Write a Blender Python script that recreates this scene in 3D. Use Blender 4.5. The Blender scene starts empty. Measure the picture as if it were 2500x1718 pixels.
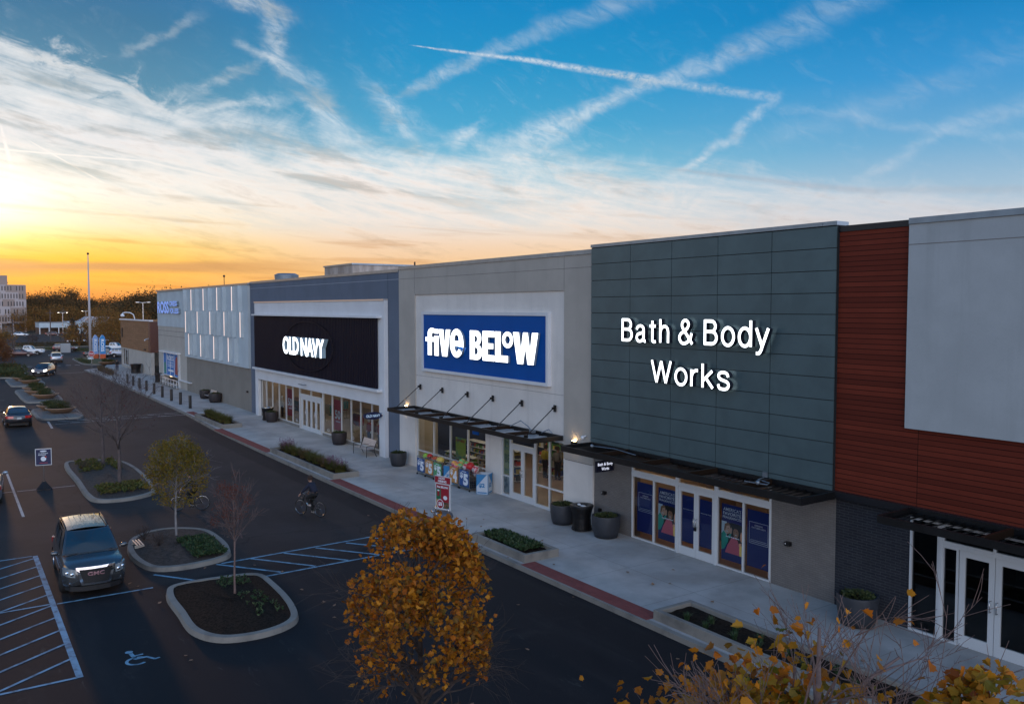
import bpy, math, random
from math import sin, cos, pi, radians, sqrt, atan2, hypot
from mathutils import Vector, Matrix
random.seed(7)
SC = bpy.context.scene
COL = SC.collection

# ------------------------------------------------------------------ camera
CAM_H = 9.0
cam = bpy.data.cameras.new("camera")
cam.sensor_width = 36.0
cam.lens = 2059.6 / 2500 * 36.0
cam.clip_start = 0.1
cam.clip_end = 6000
camo = bpy.data.objects.new("camera", cam)
COL.objects.link(camo)
camo.location = (0, 0, CAM_H)
YAW, PITCH = radians(34.11), radians(2.935)
fwd = Vector((-cos(YAW) * cos(PITCH), sin(YAW) * cos(PITCH), -sin(PITCH)))
camo.rotation_euler = fwd.to_track_quat('-Z', 'Y').to_euler()
SC.camera = camo

SC.view_settings.view_transform = 'Standard'
SC.view_settings.look = 'None'
SC.view_settings.exposure = 0.0
SC.view_settings.gamma = 1.0
SC.cycles.use_denoising = True
SC.cycles.max_bounces = 8
SC.cycles.transparent_max_bounces = 12
SC.cycles.caustics_reflective = False
SC.cycles.caustics_refractive = False
SC.cycles.sample_clamp_indirect = 6.0

# ------------------------------------------------------------------ sun
SUN_AZ, SUN_EL = 1.2, 4.5          # degrees: azimuth from -X towards +Y, elevation
sun = bpy.data.lights.new("sun", 'SUN')
sun.energy = 0.45
sun.angle = radians(2.5)
sun.color = (1.0, 0.50, 0.20)
suno = bpy.data.objects.new("sun", sun)
COL.objects.link(suno)
sd = Vector((-cos(radians(SUN_AZ)) * cos(radians(SUN_EL)), sin(radians(SUN_AZ)) * cos(radians(SUN_EL)), sin(radians(SUN_EL))))
suno.rotation_euler = sd.to_track_quat('Z', 'Y').to_euler()
suno.location = (-60, 10, 40)

# ------------------------------------------------------------------ node expressions
def lin(c):
    r = []
    for v in c[:3]:
        v = v / 255.0
        r.append(v / 12.92 if v <= 0.04045 else ((v + 0.055) / 1.055) ** 2.4)
    return (r[0], r[1], r[2], 1.0)

class E:
    """a scalar socket that can be combined with + - * / into Math nodes"""
    def __init__(s, nt, sock): s.nt, s.s = nt, sock
    def _m(s, op, b=None, c=None, clamp=False):
        n = s.nt.nodes.new('ShaderNodeMath'); n.operation = op; n.use_clamp = clamp
        for i, v in enumerate((s, b, c)):
            if v is None: continue
            if isinstance(v, E): s.nt.links.new(v.s, n.inputs[i])
            else: n.inputs[i].default_value = v
        return E(s.nt, n.outputs[0])
    def __add__(s, b): return s._m('ADD', b)
    __radd__ = __add__
    def __sub__(s, b): return s._m('SUBTRACT', b)
    def __rsub__(s, b): return (s * -1.0) + b
    def __mul__(s, b): return s._m('MULTIPLY', b)
    __rmul__ = __mul__
    def __truediv__(s, b): return s._m('DIVIDE', b)
    def clamp(s): return s._m('ADD', 0.0, clamp=True)
    def max(s, b): return s._m('MAXIMUM', b)
    def min(s, b): return s._m('MINIMUM', b)
    def abs(s): return s._m('ABSOLUTE')
    def sqrt(s): return s._m('SQRT')
    def pow(s, b): return s._m('POWER', b)
    def ss(s, lo, hi):
        n = s.nt.nodes.new('ShaderNodeMapRange'); n.interpolation_type = 'SMOOTHSTEP'; n.clamp = True
        s.nt.links.new(s.s, n.inputs[0])
        flip = lo > hi
        if flip: lo, hi = hi, lo
        n.inputs[1].default_value = lo; n.inputs[2].default_value = hi
        n.inputs[3].default_value = 1.0 if flip else 0.0; n.inputs[4].default_value = 0.0 if flip else 1.0
        return E(s.nt, n.outputs[0])

def vec(nt, x, y, z=0.0):
    n = nt.nodes.new('ShaderNodeCombineXYZ')
    for i, v in enumerate((x, y, z)):
        if isinstance(v, E): nt.links.new(v.s, n.inputs[i])
        else: n.inputs[i].default_value = v
    return n.outputs[0]

def noise(nt, v, scale=1.0, detail=5.0, rough=0.55, dist=0.0):
    n = nt.nodes.new('ShaderNodeTexNoise')
    if v is not None: nt.links.new(v, n.inputs['Vector'])
    n.inputs['Scale'].default_value = scale; n.inputs['Detail'].default_value = detail
    n.inputs['Roughness'].default_value = rough; n.inputs['Distortion'].default_value = dist
    return E(nt, n.outputs['Fac'])

def ramp(nt, fac, stops):
    n = nt.nodes.new('ShaderNodeValToRGB'); cr = n.color_ramp
    while len(cr.elements) > 1: cr.elements.remove(cr.elements[-1])
    for i, (p, c) in enumerate(stops):
        el = cr.elements[0] if i == 0 else cr.elements.new(p)
        el.position = p; el.color = c
    nt.links.new(fac.s if isinstance(fac, E) else fac, n.inputs[0])
    return n.outputs[0]

def mixc(nt, fac, a, b, mode='MIX'):
    n = nt.nodes.new('ShaderNodeMix'); n.data_type = 'RGBA'; n.blend_type = mode
    if isinstance(fac, E): nt.links.new(fac.s, n.inputs[0])
    else: n.inputs[0].default_value = fac
    for i, v in ((6, a), (7, b)):
        if isinstance(v, tuple): n.inputs[i].default_value = v if len(v) == 4 else (*v, 1)
        else: nt.links.new(v, n.inputs[i])
    return n.outputs[2]

# ------------------------------------------------------------------ sky
def make_world():
    w = bpy.data.worlds.new("World"); SC.world = w; w.use_nodes = True
    nt = w.node_tree; nt.nodes.clear()
    out = nt.nodes.new('ShaderNodeOutputWorld')
    tc = nt.nodes.new('ShaderNodeTexCoord')
    sp = nt.nodes.new('ShaderNodeSeparateXYZ'); nt.links.new(tc.outputs['Generated'], sp.inputs[0])
    X, Y, Z = (E(nt, sp.outputs[i]) for i in range(3))
    a = Y._m('ARCTAN2', X * -1.0) * (180 / pi)            # azimuth in degrees from -X towards +Y
    e = Z._m('ARCSINE') * (180 / pi)                      # elevation in degrees
    aa = a.abs()
    ev = (e / 30.0).clamp()
    def rp(stops): return ramp(nt, ev, [(max(0, d) / 30.0, lin(c)) for d, c in stops])
    # clear sky
    bL = rp([(0, (205, 150, 90)), (5, (190, 200, 200)), (9, (120, 165, 185)), (13, (78, 140, 172)), (17, (52, 118, 158)), (22, (30, 105, 165)), (30, (48, 100, 155))])
    bM = rp([(0, (225, 190, 160)), (5, (205, 215, 220)), (9, (125, 190, 215)), (12, (70, 165, 208)), (16, (28, 146, 200)), (20, (2, 132, 194)), (30, (30, 105, 170))])
    bR = rp([(0, (205, 190, 190)), (4, (208, 208, 215)), (7, (165, 193, 214)), (10, (112, 172, 212)), (14, (55, 148, 208)), (18, (14, 128, 192)), (30, (45, 115, 178))])
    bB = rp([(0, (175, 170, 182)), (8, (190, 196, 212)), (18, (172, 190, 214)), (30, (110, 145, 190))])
    f1 = aa.ss(8, 30); f2 = aa.ss(34, 62); f3 = aa.ss(75, 130)
    blue = mixc(nt, f3, mixc(nt, f2, mixc(nt, f1, bL, bM), bR), bB)
    # cloud colour
    cL = rp([(0, (222, 120, 48)), (1.0, (240, 150, 62)), (1.8, (250, 178, 60)), (3.0, (255, 192, 50)), (4.0, (255, 214, 110)), (5.2, (255, 238, 196)), (7, (255, 250, 240)), (10, (240, 238, 240)), (13, (238, 240, 242)), (20, (236, 238, 240))])
    cM = rp([(0, (238, 176, 120)), (2.5, (245, 196, 138)), (4.2, (243, 212, 182)), (6.0, (250, 235, 224)), (8.5, (250, 241, 236)), (12, (238, 242, 245)), (20, (205, 215, 225))])
    cR = rp([(0, (215, 200, 195)), (4.5, (216, 210, 212)), (7, (214, 217, 224)), (10, (186, 206, 226)), (15, (160, 188, 215)), (20, (150, 185, 215))])
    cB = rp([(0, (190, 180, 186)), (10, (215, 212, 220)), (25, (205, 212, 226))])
    g1 = aa.ss(6, 26); g2 = aa.ss(36, 60)
    cc = mixc(nt, f3, mixc(nt, g2, mixc(nt, g1, cL, cM), cR), cB)
    # streaky noise: stretched along azimuth and leaning down to the right
    lean = e + a * 0.16
    n1 = noise(nt, vec(nt, a * 0.055, lean * 0.30, 0.0), 1.0, 9, 0.62, 0.55)
    n2 = noise(nt, vec(nt, a * 0.11, (e + a * 0.22) * 0.95, 3.0), 1.0, 8, 0.6, 0.25)
    n3 = noise(nt, vec(nt, a * 0.30 + e * 0.12, e * 0.40 - a * 0.10, 7.0), 1.0, 10, 0.66, 1.3)
    n4 = noise(nt, vec(nt, a * 0.6, (e + a * 0.16) * 1.9, 11.0), 1.0, 9, 0.66, 0.2)
    # veil of high cloud below a slanting edge
    edge = 13.9 - a * 0.118
    d = (edge - e + (n1 - 0.5) * 9.0 + (n3 - 0.5) * 4.0).ss(-1.6, 2.6)
    d = d * (0.42 + (n2 - 0.30) * 1.9 + (n4 - 0.5) * 0.8).clamp().max(e.ss(7.5, 4.0))
    d = d.clamp()
    def add(d, m): return 1.0 - (1.0 - d) * (1.0 - m.clamp())
    # feathery mass at upper left
    qt = 16.6 - a * 0.28
    m = (qt - e + (n3 - 0.5) * 7.0 + (n4 - 0.5) * 2.0).ss(-0.3, 1.3) * a.ss(15.5, 11.0) * a.ss(-20, -8) * (0.15 + (n2 - 0.36) * 2.6).clamp()
    m = m * e.ss(9.5, 12.0)
    d = add(d, m * 0.95)
    def seg(p0, p1, w0, w1, amt, wob=0.0, tex=None, fade=0.06):
        L = hypot(p1[0] - p0[0], p1[1] - p0[1]); ux, uy = (p1[0] - p0[0]) / L, (p1[1] - p0[1]) / L
        A, B = (a, e) if tex is not soft else (aw, ew)
        t = ((A - p0[0]) * ux + (B - p0[1]) * uy) / L
        q = (A - p0[0]) * -uy + (B - p0[1]) * ux
        if wob: q = q + (n4 - 0.5) * wob
        w = t * (w1 - w0) + w0
        if tex is soft: fade = 0.34; w = w * 1.15; amt = amt * 0.95
        r = (q.abs() / w.max(0.01)).ss(1.15, 0.0)
        if tex is soft: r = r._m('POWER', 1.4)
        r = r * t.ss(-fade, fade) * t.ss(1 + fade, 1 - fade) * amt
        if tex is not None: r = r * tex
        return r
    puff = (noise(nt, vec(nt, a * 2.2, e * 2.6, 5.0), 1.0, 6, 0.7, 0.4) - 0.30)._m('MULTIPLY', 3.2, clamp=True)
    nw = noise(nt, vec(nt, a * 0.30, e * 0.34, 31.0), 1.0, 5, 0.6, 0.0); nv = noise(nt, vec(nt, a * 0.30, e * 0.34, 47.0), 1.0, 5, 0.6, 0.0)
    aw = a + (nw - 0.5) * 3.0; ew = e + (nv - 0.5) * 1.9
    n6 = noise(nt, vec(nt, (a - e * 0.7) * 0.35, (e + a * 0.55) * 0.9, 61.0), 1.0, 10, 0.7, 0.9)
    soft = (n6 - 0.34)._m('MULTIPLY', 3.4, clamp=True) * 0.95 + 0.25
    # faint wisps everywhere in the blue
    d = add(d, (n6 - 0.50)._m('MULTIPLY', 2.2, clamp=True) * (n3 - 0.40)._m('MULTIPLY', 4.0, clamp=True) * e.ss(24, 11) * 0.42)
    segs = [
        ((27.6, 16.9), (35.5, 16.1), .05, .22, .75, puff, .12), ((35.3, 16.12), (43.6, 14.7), .22, .36, .85, puff, .12),
        ((43.4, 14.74), (51.4, 13.2), .34, .40, .55, puff, .25),
        ((27.0, 14.0), (31.4, 16.0), .45, .55, .42, soft, .3), ((31.2, 15.9), (35.5, 17.8), .40, .70, .34, soft, .2), ((35.3, 17.7), (44.0, 20.2), .65, 1.1, .30, soft, .2),
        ((34.0, 10.6), (39.6, 13.2), 1.2, .8, .55, soft, .8), ((39.4, 13.0), (45.2, 15.1), .8, .8, .58, soft, .3), ((44.9, 14.9), (51.3, 16.9), .9, 1.1, .46, soft, .2), ((51.1, 16.8), (58.0, 19.4), 1.1, 1.6, .42, soft, .2),
        ((44.0, 8.6), (48.4, 10.9), .5, .5, .6, soft, .4), ((48.3, 10.8), (51.2, 13.2), .45, .3, .5, soft, .3),
        ((56.0, 7.6), (61.5, 11.0), .5, .7, .35, soft, .4), ((61.0, 10.8), (67.0, 11.7), .6, .8, .35, soft, .3), ((53.0, 12.4), (67.0, 9.3), .4, .5, .30, soft, .3), ((52, 11.0), (66, 14.6), .9, 1.3, .22, soft, .3),
        ((2.0, 9.1), (10.7, 9.02), .06, .075, .85, None, 0), ((10.6, 9.03), (17.7, 7.8), .075, .11, .6, None, 0),
        ((3.2, 10.4), (3.7, 8.0), .10, .17, .9, None, .0), ((4.6, 9.7), (8.6, 7.5), .04, .08, .85, None, 0),
        ((15.0, 19.2), (19.2, 18.3), .8, .7, .85, soft, .9), ((18.6, 18.6), (19.3, 15.2), 1.1, .8, .55, soft, 1.2), ((17.0, 16.3), (19.9, 14.8), .5, .5, .6, soft, .6),
        ((19.6, 15.2), (21.8, 13.0), 1.3, 1.3, .40, soft, 1.6), ((21.4, 13.6), (22.8, 11.0), .9, 1.6, .5, soft, 1.2), ((24.6, 14.2), (27.6, 11.2), .9, 1.5, .45, soft, 1.6), ((30.0, 10.8), (32.2, 12.3), .9, .3, .5, soft, .6),
        ((12.8, 13.2), (18.2, 15.4), .5, .4, .35, soft, .9), ((13.0, 12.2), (19.0, 13.3), .35, .4, .38, soft, .8), ((10.0, 15.2), (14.0, 17.6), .35, .5, .28, soft, .8),
    ]
    for p0, p1, w0, w1, amt, tex, wob in segs:
        d = add(d, seg(p0, p1, w0, w1, amt, wob=wob, tex=tex))
    # shading inside the cloud: slightly darker streaks
    shade = ((n2 - 0.5) * 1.3 + (n4 - 0.5) * 0.7).ss(-0.02, 0.34)
    n7 = noise(nt, vec(nt, a * 0.10 + 3.0, lean * 0.62, 71.0), 1.0, 6, 0.6, 0.3); n8 = noise(nt, vec(nt, a * 0.07 + 9.0, (e + a * 0.05) * 1.25, 91.0), 1.0, 7, 0.6, 0.2)
    patch_ = (n7.ss(0.50, 0.64) * e.ss(5.5, 8.0) * 0.75 + n8.ss(0.50, 0.66) * e.ss(9.0, 5.5) * 0.55) * aa.ss(60, 22)
    under = mixc(nt, 0.85, cc, mixc(nt, e.ss(5.0, 8.0), lin((208, 176, 140)), lin((168, 176, 178))), 'MULTIPLY')
    grey = mixc(nt, shade * 0.55, cc, mixc(nt, 0.6, cc, lin((150, 154, 158)), 'MULTIPLY'))
    grey = mixc(nt, patch_.clamp(), grey, under)
    # a dull mauve bank low in the sunset and a darker trail on the right
    n5 = noise(nt, vec(nt, a * 0.10, e * 0.8, 21.0), 1.0, 5, 0.5, 0.3)
    bank = ((e - 2.35 - a * 0.022 + (n5 - 0.5) * 1.2).abs()).ss(0.62, 0.1) * aa.ss(26, 12)
    grey = mixc(nt, bank * 0.8, grey, lin((196, 140, 96)))
    tr = seg((45, 9.1), (56.4, 7.3), .18, .28, .5, wob=.2) + seg((56, 7.35), (68, 6.7), .28, .35, .35, wob=.2)
    sky = mixc(nt, d, blue, grey)
    sky = mixc(nt, (tr * 0.7).clamp(), sky, lin((168, 172, 184)))
    # brightness added to the unseen sky behind the viewer, to light the shop fronts
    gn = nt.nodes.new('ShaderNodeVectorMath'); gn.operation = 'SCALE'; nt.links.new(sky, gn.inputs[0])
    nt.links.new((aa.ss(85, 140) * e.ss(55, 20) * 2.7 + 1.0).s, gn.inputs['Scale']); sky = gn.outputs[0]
    # glow around the hidden sun
    ga = (a - SUN_AZ) / 4.2; ge = (e - 6.0 + (n2 - 0.5) * 3.0) / 2.2
    glow = (ga * ga + ge * ge)._m('MULTIPLY', -1.0)._m('EXPONENT')
    ga2 = (a - SUN_AZ) / 15.0; ge2 = (e - 5.0) / 6.0
    glow2 = (ga2 * ga2 + ge2 * ge2)._m('MULTIPLY', -1.0)._m('EXPONENT')
    gl = nt.nodes.new('ShaderNodeVectorMath'); gl.operation = 'SCALE'
    gl.inputs[0].default_value = (1.0, 0.78, 0.46); nt.links.new((glow * 0.85 + glow2 * 0.07).s, gl.inputs['Scale'])
    sky = mixc(nt, 1.0, sky, gl.outputs[0], 'ADD')
    # below the horizon
    sky = mixc(nt, e.ss(0.2, -1.5), sky, (0.03, 0.028, 0.03, 1))
    # the physical sky adds its own soft gradient on top
    st = nt.nodes.new('ShaderNodeTexSky'); st.sky_type = 'NISHITA'; st.sun_disc = False
    st.sun_elevation = radians(SUN_EL); st.sun_rotation = radians(-90 + SUN_AZ)
    b1 = nt.nodes.new('ShaderNodeBackground'); b1.inputs[1].default_value = 1.0
    b2 = nt.nodes.new('ShaderNodeBackground'); b2.inputs[1].default_value = 0.004
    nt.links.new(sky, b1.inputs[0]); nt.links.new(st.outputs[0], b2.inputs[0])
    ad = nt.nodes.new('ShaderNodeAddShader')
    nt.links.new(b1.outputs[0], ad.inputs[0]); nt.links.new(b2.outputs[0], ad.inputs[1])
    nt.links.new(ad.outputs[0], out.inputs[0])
    w.cycles.sampling_method = 'MANUAL'; w.cycles.sample_map_resolution = 1024
make_world()
# ------------------------------------------------------------------ materials
def material(name, color, rough=0.8, metal=0.0, var=0.0, vscale=1.0, detail=5, bump=0.0, bscale=20.0, bdist=0.01,
             spec=0.5, emit=None, estr=0.0, stretch=(1, 1, 1), color2=None, coat=0.0, cmin=0.35, cmax=0.65, trans=0.0, island=None):
    m = bpy.data.materials.new(name); m.use_nodes = True
    nt = m.node_tree; p = nt.nodes['Principled BSDF']
    p.inputs['Base Color'].default_value = (*color[:3], 1)
    p.inputs['Roughness'].default_value = rough; p.inputs['Metallic'].default_value = metal
    p.inputs['Specular IOR Level'].default_value = spec
    p.inputs['Coat Weight'].default_value = coat; p.inputs['Coat Roughness'].default_value = 0.05
    if emit is not None:
        p.inputs['Emission Color'].default_value = (*emit[:3], 1); p.inputs['Emission Strength'].default_value = estr
    tc = nt.nodes.new('ShaderNodeTexCoord'); mp = nt.nodes.new('ShaderNodeMapping')
    nt.links.new(tc.outputs['Object'], mp.inputs[0]); mp.inputs['Scale'].default_value = stretch
    col = None
    if var > 0 or color2 is not None:
        n = noise(nt, mp.outputs[0], vscale, detail, 0.6, 0.2)
        f = n.ss(cmin, cmax)
        c2 = color2 if color2 is not None else tuple(c * (1 - var) for c in color[:3])
        c1 = color if color2 is not None else tuple(min(1, c * (1 + var * 0.6)) for c in color[:3])
        col = mixc(nt, f, (*c1[:3], 1), (*c2[:3], 1))
    if island:
        g = nt.nodes.new('ShaderNodeNewGeometry')
        stops = [(i / max(1, len(island) - 1), (*c[:3], 1)) for i, c in enumerate(island)]
        rc = ramp(nt, g.outputs['Random Per Island'], stops)
        col = rc if col is None else mixc(nt, 0.35, rc, col)
    if col is not None: nt.links.new(col, p.inputs['Base Color'])
    if bump > 0:
        nb = noise(nt, mp.outputs[0], bscale, 6, 0.65)
        b = nt.nodes.new('ShaderNodeBump'); b.inputs['Strength'].default_value = bump; b.inputs['Distance'].default_value = bdist
        nt.links.new(nb.s, b.inputs['Height']); nt.links.new(b.outputs[0], p.inputs['Normal'])
    if trans > 0:
        out = nt.nodes['Material Output']; t = nt.nodes.new('ShaderNodeBsdfTranslucent'); mx = nt.nodes.new('ShaderNodeMixShader')
        if col is not None: nt.links.new(col, t.inputs[0])
        else: t.inputs[0].default_value = (*color[:3], 1)
        mx.inputs[0].default_value = trans
        nt.links.new(p.outputs[0], mx.inputs[1]); nt.links.new(t.outputs[0], mx.inputs[2]); nt.links.new(mx.outputs[0], out.inputs[0])
    return m

def glass_material(name, tint=(0.9, 0.95, 0.95), refl=0.0, rough=0.0):
    m = bpy.data.materials.new(name); m.use_nodes = True; nt = m.node_tree; nt.nodes.clear()
    out = nt.nodes.new('ShaderNodeOutputMaterial'); t = nt.nodes.new('ShaderNodeBsdfTransparent'); t.inputs[0].default_value = (*tint, 1)
    g = nt.nodes.new('ShaderNodeBsdfGlossy'); g.inputs['Roughness'].default_value = rough; g.inputs[0].default_value = (1, 1, 1, 1)
    fr = nt.nodes.new('ShaderNodeFresnel'); fr.inputs[0].default_value = 1.5
    f = (E(nt, fr.outputs[0]) * 1.0 + refl).clamp()
    mx = nt.nodes.new('ShaderNodeMixShader'); nt.links.new(f.s, mx.inputs[0])
    nt.links.new(t.outputs[0], mx.inputs[1]); nt.links.new(g.outputs[0], mx.inputs[2]); nt.links.new(mx.outputs[0], out.inputs[0])
    return m

# ------------------------------------------------------------------ mesh builder
BASE = {}
def base_of(o): return BASE.get(o.name, Vector((0, 0, 0)))

class MB:
    def __init__(s): s.v = []; s.f = []; s.m = []; s.cur = 0
    def mat(s, i): s.cur = i; return s
    def add(s, vs, fs):
        b = len(s.v); s.v.extend([tuple(v) for v in vs])
        for f in fs: s.f.append([b + i for i in f]); s.m.append(s.cur)
        return s
    def box(s, x0, x1, y0, y1, z0, z1):
        if x0 > x1: x0, x1 = x1, x0
        if y0 > y1: y0, y1 = y1, y0
        if z0 > z1: z0, z1 = z1, z0
        return s.add([(x0, y0, z0), (x1, y0, z0), (x1, y1, z0), (x0, y1, z0), (x0, y0, z1), (x1, y0, z1), (x1, y1, z1), (x0, y1, z1)],
                     [(0, 3, 2, 1), (4, 5, 6, 7), (0, 1, 5, 4), (1, 2, 6, 5), (2, 3, 7, 6), (3, 0, 4, 7)])
    def frame(s, x0, x1, z0, z1, y0, y1, t, tb=None):
        tb = t if tb is None else tb
        s.box(x0, x0 + t, y0, y1, z0, z1); s.box(x1 - t, x1, y0, y1, z0, z1)
        s.box(x0 + t, x1 - t, y0, y1, z1 - t, z1); s.box(x0 + t, x1 - t, y0, y1, z0, z0 + tb); return s
    def quad(s, a, b, c, d): return s.add([a, b, c, d], [(0, 1, 2, 3)])
    def prism(s, pts, z0, z1, cap=True):
        n = len(pts)
        vs = [(p[0], p[1], z0) for p in pts] + [(p[0], p[1], z1) for p in pts]
        fs = [(i, (i + 1) % n, n + (i + 1) % n, n + i) for i in range(n)]
        if cap: fs += [tuple(range(n, 2 * n)), tuple(reversed(range(n)))]
        return s.add(vs, fs)
    def prism_y(s, pts, y0, y1):
        """outline given in x,z extruded along y (y0 is the front, facing -y)"""
        n = len(pts)
        vs = [(p[0], y0, p[1]) for p in pts] + [(p[0], y1, p[1]) for p in pts]
        fs = [(i, n + i, n + (i + 1) % n, (i + 1) % n) for i in range(n)] + [tuple(range(n)), tuple(reversed(range(n, 2 * n)))]
        return s.add(vs, fs)
    def prism_x(s, pts, x0, x1):
        n = len(pts)
        vs = [(x0, p[0], p[1]) for p in pts] + [(x1, p[0], p[1]) for p in pts]
        fs = [(i, (i + 1) % n, n + (i + 1) % n, n + i) for i in range(n)] + [tuple(reversed(range(n))), tuple(range(n, 2 * n))]
        return s.add(vs, fs)
    def tube(s, pts, r, n=6, cap=True):
        P = [Vector(p) for p in pts]; R = r if isinstance(r, (list, tuple)) else [r] * len(P)
        rings = []; up = None
        for i, p in enumerate(P):
            d = (P[min(i + 1, len(P) - 1)] - P[max(i - 1, 0)])
            if d.length < 1e-9: d = Vector((0, 0, 1))
            d.normalize()
            if up is None: up = d.orthogonal().normalized()
            else:
                up = (up - d * up.dot(d))
                up = up.normalized() if up.length > 1e-6 else d.orthogonal().normalized()
            q = d.cross(up)
            rings.append([p + (up * cos(2 * pi * k / n) + q * sin(2 * pi * k / n)) * R[i] for k in range(n)])
        vs = [v for rg in rings for v in rg]; fs = []
        for i in range(len(P) - 1):
            for k in range(n):
                k2 = (k + 1) % n; fs.append((i * n + k, i * n + k2, (i + 1) * n + k2, (i + 1) * n + k))
        if cap: fs += [tuple(reversed(range(n))), tuple(range((len(P) - 1) * n, len(P) * n))]
        return s.add(vs, fs)
    def lathe(s, prof, c=(0, 0, 0), n=24, cap0=True, cap1=True, sx=1.0, sy=1.0):
        vs = []; fs = []
        for r, z in prof:
            for k in range(n): vs.append((c[0] + r * sx * cos(2 * pi * k / n), c[1] + r * sy * sin(2 * pi * k / n), c[2] + z))
        for i in range(len(prof) - 1):
            for k in range(n):
                k2 = (k + 1) % n; fs.append((i * n + k, i * n + k2, (i + 1) * n + k2, (i + 1) * n + k))
        if cap0: fs.append(tuple(reversed(range(n))))
        if cap1: fs.append(tuple(range((len(prof) - 1) * n, len(prof) * n)))
        return s.add(vs, fs)
    def ball(s, c, r, n=12, m=8, sz=1.0, sx=1.0, sy=1.0):
        prof = [(r * sin(pi * i / m), -r * cos(pi * i / m) * sz) for i in range(m + 1)]
        prof[0] = (r * 0.02, prof[0][1]); prof[-1] = (r * 0.02, prof[-1][1])
        return s.lathe(prof, c, n, sx=sx, sy=sy)
    def xform(s, M, start=0):
        for i in range(start, len(s.v)): s.v[i] = tuple(M @ Vector(s.v[i]))
        return s
    def build(s, name, mats, parent=None, smooth=False, origin=None, local=False, bevel=0.0, sub=0, auto=None):
        me = bpy.data.meshes.new(name)
        if parent is not None: o = base_of(parent)
        elif origin is not None: o = Vector(origin)
        elif local: o = Vector((0, 0, 0))
        elif s.v:
            xs = [v[0] for v in s.v]; ys = [v[1] for v in s.v]; zs = [v[2] for v in s.v]
            o = Vector(((min(xs) + max(xs)) / 2, (min(ys) + max(ys)) / 2, min(zs)))
        else: o = Vector((0, 0, 0))
        if local: o = Vector((0, 0, 0))
        vs = [(v[0] - o.x, v[1] - o.y, v[2] - o.z) for v in s.v]
        me.from_pydata(vs, [], s.f)
        if not isinstance(mats, (list, tuple)): mats = [mats]
        for m in mats: me.materials.append(m)
        if len(mats) > 1: me.polygons.foreach_set('material_index', s.m)
        if smooth: me.polygons.foreach_set('use_smooth', [True] * len(s.f))
        me.update()
        ob = bpy.data.objects.new(name, me); COL.objects.link(ob)
        if parent is not None:
            ob.parent = parent; BASE[ob.name] = base_of(parent) if not local else Vector((0, 0, 0))
        else:
            ob.location = o; BASE[ob.name] = o
        if smooth and auto:
            me.set_sharp_from_angle(angle=radians(auto))
        if bevel > 0:
            b = ob.modifiers.new('bevel', 'BEVEL'); b.width = bevel; b.segments = 2; b.limit_method = 'ANGLE'; b.angle_limit = radians(50)
        if sub:
            b = ob.modifiers.new('sub', 'SUBSURF'); b.levels = sub; b.render_levels = sub
        return ob

def tag(o, label, cat, group=None, kind=None):
    if label: o['label'] = label
    if cat: o['category'] = cat
    if group: o['group'] = group
    if kind: o['kind'] = kind
    return o
def thing(name, label, cat, loc=(0, 0, 0), rz=0.0, group=None, world=True):
    """an Empty at the thing's base; parts built in world coordinates unless rotated or world=False"""
    o = bpy.data.objects.new(name, None); COL.objects.link(o); o.location = loc; o.rotation_euler = (0, 0, rz)
    o.empty_display_size = 0.3
    BASE[o.name] = Vector(loc) if (world and rz == 0.0) else Vector((0, 0, 0))
    return tag(o, label, cat, group)
def dup(root, loc=None, rz=None, label=None, group=None, scale=None):
    r = root.copy(); COL.objects.link(r)
    if loc is not None: r.location = loc
    if rz is not None: r.rotation_euler = (0, 0, rz)
    if scale is not None: r.scale = (scale, scale, scale) if not isinstance(scale, tuple) else scale
    if label: r['label'] = label
    if group: r['group'] = group
    for ch in [c for c in root.children]:
        c = ch.copy(); COL.objects.link(c); c.parent = r
        for g in [q for q in ch.children]:
            d = g.copy(); COL.objects.link(d); d.parent = c
    return r
def structure(o, label=None):
    o['kind'] = 'structure'
    if label: o['label'] = label
    return o

# ------------------------------------------------------------------ lettering
def curve_mesh(cu):
    o = bpy.data.objects.new('tmp', cu); COL.objects.link(o)
    dg = bpy.context.evaluated_depsgraph_get(); dg.update()
    me = bpy.data.meshes.new_from_object(o.evaluated_get(dg)); bpy.data.objects.remove(o); bpy.data.curves.remove(cu)
    return me
def text_geo(body, bold=0.0, spacing=1.0, line=1.0, align='CENTER', shear=0.0, depth=0.0, res=3):
    cu = bpy.data.curves.new('t', 'FONT'); cu.body = body; cu.size = 1.0; cu.offset = bold; cu.space_character = spacing; cu.shear = shear
    cu.space_line = line; cu.align_x = align; cu.resolution_u = res; cu.extrude = depth; cu.fill_mode = 'BOTH'
    me = curve_mesh(cu); vs = [tuple(v.co) for v in me.vertices]; fs = [tuple(p.vertices) for p in me.polygons]
    bpy.data.meshes.remove(me); return vs, fs
def fit(vs, fs, u0, u1, w0, w1):
    xs = [v[0] for v in vs]; ys = [v[1] for v in vs]; ax, bx, ay, by = min(xs), max(xs), min(ys), max(ys)
    return [((u0 + (v[0] - ax) / (bx - ax) * (u1 - u0)), (w0 + (v[1] - ay) / (by - ay) * (w1 - w0)), v[2]) for v in vs], fs
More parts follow.
